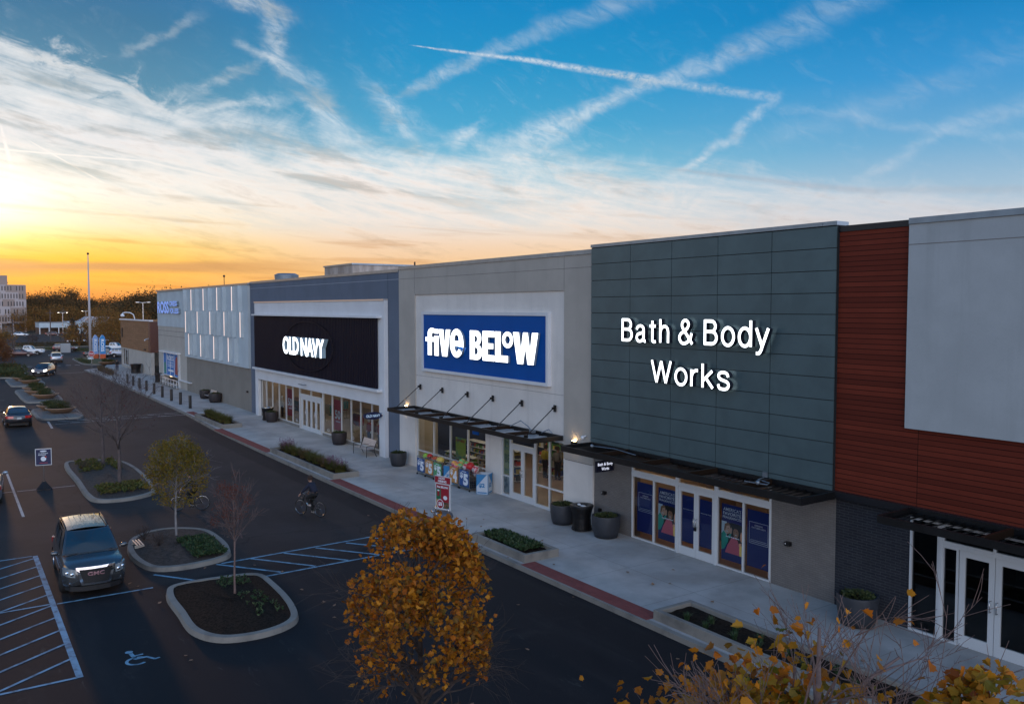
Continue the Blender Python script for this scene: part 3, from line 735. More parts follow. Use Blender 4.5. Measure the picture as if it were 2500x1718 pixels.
island('small kerbed bed round the foot of the orange maple, almost wholly out of view', [(-14.3, 6.3), (-14.3, 7.9), (-13.0, 8.4), (-10.0, 8.4), (-9.4, 7.0), (-10.2, 5.7), (-13.4, 5.7)], M['mulch'])
island('kerbed island under the nearest maple, below the picture edge', [(-8.2, 5.9), (-8.2, 8.0), (-6.5, 8.6), (-2.4, 8.6), (-1.0, 7.6), (-1.0, 6.2), (-2.4, 5.5), (-6.5, 5.4)], M['mulch'])
PADS = [[(-85.3, 6.6), (-85.0, 9.5), (-80.8, 9.75), (-77.3, 9.5), (-76.9, 8.0), (-77.4, 6.5), (-80.5, 6.3)],
        [(-106.4, 6.7), (-105.8, 9.6), (-99, 9.85), (-93.0, 9.75), (-91.6, 8.9), (-91.8, 6.8), (-94.0, 6.45), (-100, 6.4)],
        [(-123.4, 6.8), (-123.0, 9.9), (-118, 10.2), (-113.6, 10.1), (-111.9, 9.2), (-111.9, 6.8), (-114.5, 6.5), (-119, 6.5)]]
PL = ['nearest gravel island, beside the dark sedan, with two wide bowls', 'middle gravel island in the row, carrying three wide bowls', 'farthest gravel island in the row, in front of the parked dark sedan with lights']
for lb, P in zip(PL, PADS): island(lb, P, M['gravel'], dome=0.02, group='gravel islands with planter bowls')
island('grassy kerbed island under the orange tree at the left edge', [(-149, 5.6), (-148.5, 9.4), (-138, 9.6), (-127.5, 9.2), (-126.0, 8.0), (-126.6, 6.4), (-129, 3.0), (-140, 1.5), (-148, 2.5)], M['grass'], dome=0.15)
island('grassy kerbed island round the flagpole', [(-168.5, 19.4), (-160, 18.9), (-151.0, 18.9), (-148.6, 20.4), (-149, 22.8), (-156, 24.2), (-166, 24.4), (-169.5, 22)], M['grass'], dome=0.1)
island('long kerbed bed along the far side of the car park', [(-215, 14.0), (-206, 19.0), (-196, 24.8), (-185, 34), (-188, 36), (-200, 28), (-210, 21.5), (-219, 15.5)], M['grass'], dome=0.1)
island('far grass verge with a dark hedge at the car park edge', [(-226, 10), (-222, 30), (-210, 60), (-216, 62), (-230, 30), (-233, 10)], M['grass'], dome=0.1)

# raised planters along the pavement
def planter(label, x0, x1, y0, y1, top, fill, group='raised concrete planters along the kerb'):
    t = thing('raised_planter', label, 'planter', ((x0 + x1) / 2, (y0 + y1) / 2, 0.0), group=group)
    mb = MB(); w = 0.17
    o = [(x0, y0), (x1, y0), (x1, y1), (x0, y1)]; i = [(x0 + w, y0 + w), (x1 - w, y0 + w), (x1 - w, y1 - w), (x0 + w, y1 - w)]
    vs = [(*p, 0.0) for p in o] + [(*p, top) for p in o] + [(*p, top) for p in i] + [(*p, 0.2) for p in i]
    fs = [(r * 4 + k, r * 4 + (k + 1) % 4, (r + 1) * 4 + (k + 1) % 4, (r + 1) * 4 + k) for r in range(3) for k in range(4)]
    mb.add(vs, fs); mb.build('wall', M['kerb'], t, bevel=0.015)
    mb = MB(); nx, ny = 26, 6
    vs = [(x0 + w * .8 + (x1 - x0 - 1.6 * w) * a / nx, y0 + w * .8 + (y1 - y0 - 1.6 * w) * b / ny, top - 0.12 + random.uniform(-.03, .03)) for a in range(nx + 1) for b in range(ny + 1)]
    fs = [(a * (ny + 1) + b, (a + 1) * (ny + 1) + b, (a + 1) * (ny + 1) + b + 1, a * (ny + 1) + b + 1) for a in range(nx) for b in range(ny)]
    mb.add(vs, fs); mb.build('soil', fill, t, smooth=True)
    return t
planter('farthest raised planter, low, with yellow-green grasses, between the bollards and the short brick strip', -71.2, -63.3, 16.95, 18.5, 0.45, M['mulch'])
planter('raised planter in front of the white portal, packed with grasses and purple spikes', -51.3, -41.15, 16.65, 18.1, 0.43, M['mulch'])
planter('raised planter filled with dark green ground cover beside the orange maple', -27.3, -23.75, 16.62, 18.12, 0.43, M['mulch'])
planter('nearest raised planter, mostly bare soil with small tufts, behind the bare twigs', -17.35, -7.5, 16.62, 18.12, 0.43, M['mulch'])
planter('low planting bed by the stop sign with dry reddish grass', -134.3, -121.5, 18.0, 19.6, 0.24, M['mulch'], group=None)
# ------------------------------------------------------------------ the row of shops
YF = 21.9                      # main facade plane
YG = 22.0                      # shop glass plane
ZF = SWZ
def wall_with_hole(mb, x0, x1, z0, z1, y0, y1, holes):
    """wall slab (x0..x1, z0..z1) minus rectangular holes (hx0,hx1,hz0,hz1) sharing the bottom line"""
    holes = sorted(holes); x = x0
    for hx0, hx1, hz0, hz1 in holes:
        if hx0 > x: mb.box(x, hx0, y0, y1, z0, z1)
        if hz1 < z1: mb.box(hx0, hx1, y0, y1, hz1, z1)
        if hz0 > z0: mb.box(hx0, hx1, y0, y1, z0, hz0)
        x = hx1
    if x < x1: mb.box(x, x1, y0, y1, z0, z1)
def coping(parent, x0, x1, y, z, h=0.17, mat=None, lip=0.04):
    mb = MB(); x = x0; step = 3.6
    while x < x1 - 0.01:
        xe = min(x + step, x1); mb.box(x + 0.008, xe - 0.008, y - lip, y + 0.55, z - h, z); x = xe
    mb.box(x0, x1, y - lip + 0.01, y + 0.53, z - h + 0.004, z - 0.006)
    return mb.build('coping', mat or M['coping'], parent)
def joints(parent, segs, y, mat=None, w=0.02, d=0.006, name='joint'):
    mb = MB()
    for x0, z0, x1, z1 in segs:
        if abs(x1 - x0) < 1e-6: mb.box(x0 - w / 2, x0 + w / 2, y - d, y + 0.01, z0, z1)
        else: mb.box(x0, x1, y - d, y + 0.01, z0 - w / 2, z0 + w / 2)
    return mb.build(name, mat or M['joint_grey'], parent)
def window_unit(parent, x0, x1, z0, z1, bars_x=(), bars_z=(), y=YG, t=0.06, glass=None, label=None, name='window'):
    """aluminium frame with mullions; its glass is a sub-part"""
    mb = MB(); ya, yb = y - 0.06, y + 0.06
    mb.frame(x0, x1, z0, z1, ya, yb, t)
    for x in bars_x: mb.box(x - 0.032, x + 0.032, ya + 0.002, yb, z0 + t, z1 - t)
    for z in bars_z:
        xs = [x0 + t] + sorted(bars_x) + [x1 - t]
        for a, b in zip(xs, xs[1:]): mb.box(a + (0.032 if a in bars_x else 0), b - (0.032 if b in bars_x else 0), ya + 0.004, yb, z - 0.032, z + 0.032)
    f = mb.build(name, M['alu'], parent)
    g = MB(); g.quad((x0 + t, y, z0 + t), (x1 - t, y, z0 + t), (x1 - t, y, z1 - t), (x0 + t, y, z1 - t)); g.build('glass', glass or M['glass'], f)
    if label: f['label'] = label
    return f
def door_leaf(parent, x0, x1, z0, z1, hinge_left, y=YG, stile=0.115, rail=0.28, top=0.16, panes=1, glass=None, handle='pull'):
    mb = MB(); ya, yb = y - 0.045, y + 0.045
    mb.box(x0, x0 + stile, ya, yb, z0, z1); mb.box(x1 - stile, x1, ya, yb, z0, z1)
    mb.box(x0 + stile, x1 - stile, ya, yb, z0, z0 + rail); mb.box(x0 + stile, x1 - stile, ya, yb, z1 - top, z1)
    d = mb.build('door', M['alu'], parent)
    g = MB(); g.quad((x0 + stile, y, z0 + rail), (x1 - stile, y, z0 + rail), (x1 - stile, y, z1 - top), (x0 + stile, y, z1 - top)); g.build('glass', glass or M['glass'], d)
    hx = (x1 - stile * 0.5) if hinge_left else (x0 + stile * 0.5)
    g = MB()
    if handle == 'pull': g.tube([(hx, ya, 1.13 + ZF), (hx, ya - 0.08, 1.13 + ZF), (hx, ya - 0.08, 1.42 + ZF), (hx, ya, 1.42 + ZF)], 0.014, 8)
    else: g.tube([(hx, ya, 0.7 + ZF), (hx, ya - 0.07, 0.72 + ZF), (hx, ya - 0.07, 1.5 + ZF), (hx, ya, 1.52 + ZF)], 0.012, 8)
    g.build('handle', M['steel'], d, smooth=True)
    return d
def interior(parent, x0, x1, z1, depth, floor, wallc, ceil, y=YG + 0.07, lights=True, lmat=None, lrows=((1.5, 0.35), (4.5, 0.35))):
    mb = MB(); mb.quad((x0, y, ZF + 0.012), (x1, y, ZF + 0.012), (x1, y + depth, ZF + 0.012), (x0, y + depth, ZF + 0.012)); mb.build('shop_floor', floor, parent)
    mb = MB(); mb.quad((x0, y + depth, ZF), (x1, y + depth, ZF), (x1, y + depth, z1), (x0, y + depth, z1))
    mb.quad((x0, y, ZF), (x0, y + depth, ZF), (x0, y + depth, z1), (x0, y, z1)); mb.quad((x1, y + depth, ZF), (x1, y, ZF), (x1, y, z1), (x1, y + depth, z1)); mb.build('inner_wall', wallc, parent)
    mb = MB(); mb.quad((x0, y, z1), (x0, y + depth, z1), (x1, y + depth, z1), (x1, y, z1)); mb.build('shop_ceiling', ceil, parent)
    if lights:
        x = x0 + 1.0
        while x < x1 - 0.8:
            for dy, hw in lrows:
                l = MB(); l.box(x - 0.6, x + 0.6, y + dy - hw / 2, y + dy + hw / 2, z1 - 0.06, z1 - 0.01); l.build('ceiling_light', lmat or M['ceiling_light'], parent)
            x += 2.6
floor_brown = material('brown_vinyl_floor', (0.30, 0.20, 0.13), 0.35, var=0.15, vscale=0.8)
floor_wood = material('warm_wood_floor', (0.34, 0.17, 0.07), 0.4, var=0.2, vscale=0.8, stretch=(0.3, 3, 1))
floor_grey = material('grey_shop_floor', (0.22, 0.20, 0.18), 0.3, var=0.15, vscale=0.5)
wall_warm = material('warm_shop_wall', (0.45, 0.34, 0.24), 0.8); wall_navy = material('navy_shop_wall', (0.03, 0.045, 0.10), 0.8)
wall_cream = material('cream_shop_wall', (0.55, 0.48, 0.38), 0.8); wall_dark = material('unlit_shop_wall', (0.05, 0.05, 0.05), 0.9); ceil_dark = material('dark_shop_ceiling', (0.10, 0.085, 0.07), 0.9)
def shell(parent, x0, x1, ztop, y0=YF + 0.55, y1=60.0):
    """roof deck and rear/side walls so that the block is a real building"""
    mb = MB(); mb.box(x0, x1, y0 + 0.0, y1, ztop - 0.9, ztop - 0.75); mb.build('roof', M['roofing'], parent)
def wall_lamp(parent, x, y, z, up=True, power=1.0):
    mb = MB(); mb.box(x - 0.13, x + 0.13, y - 0.14, y, z - 0.09, z + 0.05)
    l = mb.build('wall_lamp', M['dark_bronze'], parent)
    b = MB(); b.box(x - 0.09, x + 0.09, y - 0.12, y - 0.02, z + 0.051, z + 0.058)
    b.box(x - 0.09, x + 0.09, y - 0.12, y - 0.02, z - 0.098, z - 0.091); b.build('lamp_lens', M['lamp'], l)
def canopy(parent, x0, x1, zb, zt, yf, yb=YF, slats=10, rods=(), deck=None, beams=None, rise=0.0):
    mb = MB(); mb.box(x0, x1, yf, yf + 0.07, zb, zt); mb.box(x0, x0 + 0.07, yf + 0.07, yb, zb, zt); mb.box(x1 - 0.07, x1, yf + 0.07, yb, zb, zt); mb.box(x0 + 0.07, x1 - 0.07, yb - 0.07, yb, zb, zt)
    c = mb.build('canopy', M['black_metal'], parent)
    n = beams or max(2, int((x1 - x0) / 2.4))
    for i in range(1, n):
        b = MB(); x = x0 + (x1 - x0) * i / n; b.box(x - 0.04, x + 0.04, yf + 0.07, yb - 0.07, zb + 0.03, zt + 0.02); b.build('cross_beam', M['dark_bronze'], c)
    if deck == 'louvre':
        for i in range(n):
            xa, xb = x0 + (x1 - x0) * i / n + 0.06, x0 + (x1 - x0) * (i + 1) / n - 0.06; k = int((xb - xa) / 0.24); d = MB()
            for j in range(k):
                xx = xa + (xb - xa) * (j + 0.5) / k
                d.add([(xx - 0.09, yf + 0.08, zb + 0.03), (xx + 0.05, yf + 0.08, zb + 0.12), (xx + 0.05, yb - 0.08, zb + 0.12), (xx - 0.09, yb - 0.08, zb + 0.03)], [(0, 1, 2, 3)])
                d.add([(xx - 0.07, yf + 0.08, zb + 0.015), (xx + 0.07, yf + 0.08, zb + 0.105), (xx + 0.07, yb - 0.08, zb + 0.105), (xx - 0.07, yb - 0.08, zb + 0.015)], [(0, 3, 2, 1)])
            d.build('louvre', M['black_metal'], c)
    else:
        for i in range(n):
            xa, xb = x0 + (x1 - x0) * i / n + 0.05, x0 + (x1 - x0) * (i + 1) / n - 0.05; k = int((xb - xa) / 0.30); d = MB()
            for j in range(k):
                xx = xa + (xb - xa) * j / k; w = (xb - xa) / k
                d.box(xx + w * 0.12, xx + w * 0.80, yf + 0.2, yb - 0.30, zb + 0.05, zb + 0.075 + 0.03 * (j % 2))
            d.build('metal_deck', M['silver_blue'], c)
    for x, z in rods:
        r = MB(); r.box(x - 0.07, x + 0.07, yb - 0.05, yb, z - 0.16, z + 0.13); r.box(x - 0.02, x + 0.02, yb - 0.18, yb - 0.05, z - 0.05, z + 0.05)
        r.tube([(x, yb - 0.12, z), (x, yf + 0.12, zt)], 0.022, 6); r.box(x - 0.03, x + 0.03, yf + 0.06, yf + 0.24, zt - 0.03, zt + 0.10); r.build('tie_rod', M['black_metal'], c)
    return c

# ---- 1. discount clothing shop with the finned panel ------------------------------------
S1 = thing('discount_store', 'pale shop at the far end of the row, with lit vertical strips and blue letters', 'shop', (-90, YF, 0), group='shops in the row')
mb = MB(); wall_with_hole(mb, -109.0, -94.9, ZF - 0.15, 6.93, YF, YF + 0.5, [(-106.2, -98.4, ZF - 0.15, 3.9)]); mb.build('lower_wall', M['stucco_cream'], S1)
mb = MB(); mb.box(-109.0, -94.9, YF - 0.05, YF + 0.5, 6.93, 11.05); mb.build('upper_wall', M['stucco_white'], S1)
mb = MB(); mb.box(-94.9, -72.1, YF + 0.002, YF + 0.5, ZF - 0.15, 3.88); mb.build('base_wall', M['stucco_taupe'], S1)
mb = MB(); mb.box(-109.0, -108.5, YF + 0.5, 60, 0, 11.05); mb.build('side_wall', M['stucco_cream'], S1)
mb = MB(); mb.box(-94.9, -72.25, YF - 0.17, YF + 0.5, 3.88, 11.05); mb.build('fin_panel', M['stucco_white'], S1)
coping(S1, -109.05, -72.1, YF - 0.17, 11.20, 0.16); shell(S1, -109, -72.1, 11.2)
for zz in (6.40, 5.85): pass
joints(S1, [(-109, 6.42, -94.9, 6.42), (-109, 5.85, -94.9, 5.85)], YF, M['joint_grey'], 0.05)
LED = [([-90.9, -86.05, -81.1, -76.25], 8.82, 10.95), ([-93.45, -88.5, -83.7, -78.8, -73.8], 6.52, 8.70), ([-92.2, -87.35, -82.45, -77.55], 4.22, 6.36)]
FIN = [([-93.7, -88.68, -83.8, -78.9, -74.0], 8.78, 11.0), ([-91.7, -90.5, -86.8, -85.6, -82.0, -80.8, -77.1, -75.9], 6.48, 8.74), ([-90.0, -85.15, -80.25, -75.35], 4.18, 6.40)]
for xs, z0, z1 in LED:
    for x in xs:
        mb = MB(); mb.box(x - 0.10, x + 0.10, YF - 0.42, YF - 0.17, z0 - 0.03, z1 + 0.03); f = mb.build('fin', M['stucco_white'], S1)
        mb = MB(); mb.box(x + 0.045, x + 0.112, YF - 0.435, YF - 0.40, z0, z1); mb.build('light_strip', M['glow_warm'], f)
for xs, z0, z1 in FIN:
    for x in xs:
        mb = MB(); mb.box(x - 0.09, x + 0.09, YF - 0.52, YF - 0.17, z0, z1); mb.build('fin', M['stucco_white'], S1)
mb = MB(); text_on(mb, 'ROSS', -107.7, -101.7, 8.45, 9.85, YF - 0.30, 0.22, 0.03, mf=0, ms=1); mb.build('sign_letters', [M['glow_blue'], M['letter_side']], S1)
mb = MB(); text_on(mb, 'DRESS', -101.2, -97.7, 9.28, 9.85, YF - 0.30, 0.2, 0.03, mf=0, ms=1); text_on(mb, 'FOR LESS', -101.2, -97.0, 8.45, 9.02, YF - 0.30, 0.2, 0.03, mf=0, ms=1); mb.build('sign_letters', [M['glow_blue'], M['letter_side']], S1)
# entrance bay
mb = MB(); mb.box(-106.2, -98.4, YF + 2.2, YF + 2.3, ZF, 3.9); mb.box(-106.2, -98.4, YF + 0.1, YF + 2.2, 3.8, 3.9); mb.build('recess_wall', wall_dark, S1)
mb = MB(); mb.box(-106.5, -97.7, YF - 0.5, YF + 0.02, 3.93, 4.08); mb.build('door_hood', M['white_paint'], S1)
mb = MB(); mb.box(-98.4, -97.9, YF - 0.18, YF + 0.1, ZF, 3.93); mb.build('corner_post', M['alu'], S1)
mb = MB(); mb.box(-106.2, -98.5, YF - 0.02, YF + 0.05, 1.30, 3.92); bn = mb.build('window_banner', material('banner_blue', (0.01, 0.16, 0.48), 0.6), S1)
mb = MB(); mb.frame(-106.25, -98.45, 1.24, 3.95, YF - 0.06, YF - 0.02, 0.07); [mb.box(x - .03, x + .03, YF - 0.055, YF - 0.022, 1.31, 3.88) for x in (-104.6, -102.7, -100.7)]; mb.build('banner_frame', M['white_paint'], bn)
mb = MB(); text_on(mb, 'ROSS', -104.3, -101.0, 3.0, 3.6, YF - 0.03, 0, 0.02)
for z in (2.75, 2.5, 2.3): mb.box(-104.2, -101.1, YF - 0.028, YF - 0.021, z, z + 0.07)
mb.box(-103.9, -101.2, YF - 0.028, YF - 0.021, 1.75, 1.98); mb.build('lettering', M['white_decal'], bn)
mb = MB(); P = [(-106.1, 1.4), (-104.9, 1.4), (-104.8, 2.2), (-105.2, 2.8), (-106.1, 2.6)]; mb.prism_y(P, YF - 0.03, YF - 0.021); mb.build('printed_figure', material('banner_green', (0.02, 0.22, 0.20), 0.6), bn)
mb = MB(); mb.prism_y([(-100.4, 1.6), (-98.9, 1.5), (-98.8, 3.2), (-99.5, 3.7), (-100.2, 3.2)], YF - 0.03, YF - 0.021); mb.build('printed_figure', material('banner_red', (0.30, 0.05, 0.04), 0.6), bn)
for xa, xb in ((-109.0, -106.2), (-97.9, -92.7)): mb = MB(); mb.box(xa, xb, YF - 0.25, YF, 1.08, 1.16); mb.build('ledge', M['white_paint'], S1)
mb = MB(); mb.lathe([(0.45, 0), (0.45, 0.06)], (-103.6, YF + 0.3, 1.1), 16, sy=0.4); mb.build('recess_light', material('recess_lamp', (1, .8, .5), emit=(1, .72, .4), estr=3.0), S1)
mb = MB(); mb.box(-73.3, -73.0, YF - 0.12, YF + 0.01, 1.75, 1.9); mb.build('wall_lamp', M['black_metal'], S1)

# ---- 2. clothing shop with the white portal ----------------------------------------------
S2 = thing('clothing_store', 'slate blue shop with a white portal framing a black ribbed sign panel', 'shop', (-58, YF, 0), group='shops in the row')
mb = MB(); wall_with_hole(mb, -72.1, -43.95, ZF - 0.15, 11.12, YF, YF + 0.5, [(-69.6, -46.2, ZF - 0.15, 3.2)]); mb.build('wall', M['stucco_slate'], S2)
coping(S2, -72.1, -43.95, YF, 11.28, 0.17); shell(S2, -72.1, -43.95, 11.2)
joints(S2, [(-72.1, 10.69, -43.95, 10.69)], YF, material('pale_joint', (0.42, 0.45, 0.5), 0.8), 0.022); joints(S2, [(-45.38, 0.2, -45.38, 11.1)], YF, M['joint'], 0.015)
YP = 21.65; mb = MB()
wall_with_hole(mb, -70.2, -45.4, ZF, 9.48, YP, YF - 0.002, [(-69.45, -46.2, ZF, 3.2)]); mb.build('portal', M['portal_white'], S2, bevel=0.01)
mb = MB(); mb.box(-70.2, -45.4, YP - 0.05, YF - 0.003, 9.482, 9.57); mb.build('portal_cap', material('polished_cap', (0.72, 0.66, 0.62), 0.3, metal=0.5), S2)
mb = MB(); mb.box(-69.9, -45.75, YP - 0.35, YP, 8.44, 8.56); mb.build('upper_ledge', M['portal_white'], S2)
mb = MB(); mb.box(-69.9, -45.75, YP - 0.35, YP, 4.05, 4.20); mb.build('lower_ledge', M['portal_white'], S2)
mb = MB(); x = -69.8; pts = []
while x < -46.4: pts += [(x, YP - 0.06), (x + 0.05, YP - 0.17), (x + 0.15, YP - 0.17), (x + 0.20, YP - 0.06)]; x += 0.26
vs = [(p[0], p[1], 4.20) for p in pts] + [(p[0], p[1], 8.44) for p in pts]; n = len(pts)
mb.add(vs, [(i, i + 1, n + i + 1, n + i) for i in range(n - 1)]); rib = mb.build('ribbed_panel', M['navy'], S2)
mb = MB(); mb.box(-69.8, -46.4, YP - 0.05, YP, 4.20, 8.44); mb.build('panel_back', M['joint'], rib)
mb = MB(); cx, cz = -57.35, 6.36
for k in range(90):
    a0, a1 = 2 * pi * k / 90, 2 * pi * (k + 1) / 90
    P = [(cx + 4.72 * cos(a0), cz + 1.70 * sin(a0)), (cx + 4.80 * cos(a0), cz + 1.76 * sin(a0)), (cx + 4.80 * cos(a1), cz + 1.76 * sin(a1)), (cx + 4.72 * cos(a1), cz + 1.70 * sin(a1))]
    mb.add([(p[0], YP - 0.30, p[1]) for p in P] + [(p[0], YP - 0.17, p[1]) for p in P], [(0, 1, 2, 3), (0, 4, 5, 1), (3, 2, 6, 7)])
mb.build('sign_oval', M['navy'], S2)
mb = MB(); text_on(mb, 'OLD NAVY', -61.65, -53.45, 5.66, 6.97, 21.10, 0.30, 0.035, spacing=0.92, mf=0, ms=1); mb.build('sign_letters', [M['glow_white'], material('pale_letter_return', (0.30, 0.42, 0.50), 0.5, emit=(0.35, 0.5, 0.6), estr=0.08)], S2)
MX = [-69.45, -68.3, -66.8, -65.2, -63.6, -62.1, -60.6]; MX2 = [-55.95, -54.3, -52.7, -51.1, -49.6, -47.9, -46.2]
for xa, xb in ((-69.45, -60.6), (-55.95, -46.2)): mb = MB(); mb.box(xa, xb, YG - 0.1, YG + 0.1, ZF, 0.34); mb.build('sill', M['kerb'], S2)
window_unit(S2, -69.45, -60.6, 0.34, 3.2, MX[1:-1]); window_unit(S2, -55.95, -46.2, 0.34, 3.2, MX2[1:-1])
mb = MB(); mb.frame(-60.6, -55.95, ZF, 3.2, YG - 0.07, YG + 0.07, 0.09, 0.02); mb.box(-60.51, -56.04, YG - 0.065, YG + 0.06, 2.50, 2.74); mb.box(-58.32, -58.24, YG - 0.06, YG + 0.06, 2.74, 3.11)
mb.box(-60.22, -60.12, YG - 0.06, YG + 0.06, ZF, 2.50); mb.box(-56.42, -56.32, YG - 0.06, YG + 0.06, ZF, 2.50)
df = mb.build('door_frame', M['alu'], S2)
g = MB(); g.quad((-60.5, YG, 2.74), (-56.05, YG, 2.74), (-56.05, YG, 3.1), (-60.5, YG, 3.1)); g.build('glass', M['glass'], df)
for k in range(4):
    xa = -60.11 + k * 0.925; door_leaf(S2, xa, xa + 0.915, ZF + 0.01, 2.49, k % 2 == 0, handle='bar', stile=0.14)
interior(S2, -69.5, -46.2, 3.6, 9.0, floor_grey, wall_warm, ceil_dark, lrows=((1.4, 0.3), (5.0, 0.3)))
red = material('red_sale_poster', (0.42, 0.035, 0.055), 0.6)
for xa, xb in ((-63.50, -62.22), (-54.15, -52.80)):
    mb = MB(); mb.box(xa, xb, YG + 0.03, YG + 0.04, 0.80, 2.86); p = mb.build('sale_poster', red, S2)
    mb = MB(); text_on(mb, '50', xa + 0.17, xb - 0.2, 1.56, 2.16, YG + 0.02, 0, 0.035); mb.box(xa + 0.35, xb - 0.25, YG + 0.018, YG + 0.02, 1.36, 1.42); mb.build('lettering', M['white_decal'], p)
mb = MB()
for x in (-61.3, -55.1, -50.9):
    for k in range(20):
        a0, a1 = 2 * pi * k / 20, 2 * pi * (k + 1) / 20
        mb.add([(x + 0.20 * cos(a0), YG - 0.005, 0.62 + 0.09 * sin(a0)), (x + 0.15 * cos(a0), YG - 0.005, 0.62 + 0.06 * sin(a0)), (x + 0.15 * cos(a1), YG - 0.005, 0.62 + 0.06 * sin(a1)), (x + 0.20 * cos(a1), YG - 0.005, 0.62 + 0.09 * sin(a1))], [(0, 1, 2, 3)])
mb.build('window_decal', M['white_decal'], S2)
mb = MB(); mb.box(-58.6, -58.3, YP - 0.35, YP, 3.52, 3.56); mb.box(-58.9, -58.3, YP - 0.42, YP - 0.3, 3.55, 3.60); mb.build('security_camera', M['coping'], S2)
# oval blade sign at right angles to the wall
bs = MB(); n = 28; vs = []
for s in (-0.06, 0.06):
    vs += [(-45.75 + s, 21.03 + 0.60 * cos(2 * pi * k / n), 2.68 + 0.22 * sin(2 * pi * k / n)) for k in range(n)]
bs.add(vs, [tuple(reversed(range(n))), tuple(range(n, 2 * n))] + [(k, (k + 1) % n, n + (k + 1) % n, n + k) for k in range(n)])
b = bs.build('blade_sign', material('navy_sign_face', (0.006, 0.012, 0.06), 0.4), S2)
mb = MB(); mb.ball((-45.75, 21.64, 2.72), 0.09); mb.tube([(-45.75, 20.5, 2.68), (-45.75, 20.43, 2.68)], [0.05, 0.02]); mb.build('bracket', M['steel'], b, smooth=True)
def text_on_x(mb, body, y0, y1, z0, z1, x, bold=0.0, line=1.0, spacing=1.0):
    """letters on a face looking towards +x; reading direction runs along +y"""
    vs, fs = text_geo(body, bold, spacing, line); vs, fs = fit(vs, fs, y0, y1, z0, z1)
    return mb.add([(x, v[0], v[1]) for v in vs], fs)
mb = MB(); text_on_x(mb, 'OLD NAVY', 20.58, 21.48, 2.60, 2.76, -45.685, 0.02); mb.build('lettering', material('pale_blue_lettering', (0.45, 0.6, 0.75), 0.5, emit=(0.4, 0.55, 0.7), estr=0.4), b)

# ---- 3. variety shop with the blue sign ---------------------------------------------------
S3 = thing('variety_store', 'beige shop with a royal blue sign board and a black tie-rod canopy', 'shop', (-35, YF, 0), group='shops in the row')
mb = MB(); wall_with_hole(mb, -43.95, -42.0, 2.95, 11.22, YF, YF + 0.5, []); wall_with_hole(mb, -28.4, -26.45, 2.6, 11.22, YF, YF + 0.5, []); mb.box(-42.0, -28.4, YF, YF + 0.5, 9.77, 11.22); mb.build('wall', M['stucco_beige'], S3)
mb = MB(); wall_with_hole(mb, -42.0, -28.4, ZF - 0.15, 9.77, YF + 0.07, YF + 0.5, [(-41.85, -34.65, ZF - 0.15, 3.3), (-33.25, -28.4, ZF - 0.15, 3.3)]); mb.build('recessed_wall', M['stucco_beige_pale_lit'], S3)
mb = MB(); mb.box(-34.65, -33.25, YF, YF + 0.068, ZF, 3.4); mb.build('pier', M['stucco_beige_pale_lit'], S3)
for xa, xb, zt in ((-43.95, -42.0, 2.95), (-28.4, -26.45, 2.6)): mb = MB(); mb.box(xa, xb, YF, YF + 0.5, 0.0, zt); mb.build('pier', M['stucco_beige_pale_lit'], S3)  # pale colour here also stands in for wall lamp light
coping(S3, -43.95, -26.45, YF, 11.40, 0.18); shell(S3, -43.95, -26.45, 11.4)
joints(S3, [(-43.9, 10.69, -26.5, 10.69)], YF, M['joint_grey'], 0.018); joints(S3, [(-42.0, 9.8, -42.0, 11.2), (-28.4, 9.8, -28.4, 11.2)], YF, M['joint_grey'], 0.018)
joints(S3, [(-41.98, 5.3, -28.42, 5.3)], YF + 0.07, M['joint_grey'], 0.014); joints(S3, [(-43.9, 2.95, -42.05, 2.95), (-28.3, 2.6, -26.5, 2.6)], YF, M['joint_grey'], 0.03)
mb = MB(); mb.box(-40.85, -29.55, YF - 0.06, YF + 0.07, 5.76, 8.68); sb = mb.build('sign_board', M['sign_blue'], S3)
mb = MB(); mb.frame(-41.0, -29.4, 5.61, 8.83, YF - 0.12, YF + 0.069, 0.15); mb.build('sign_frame', M['portal_white'], sb)
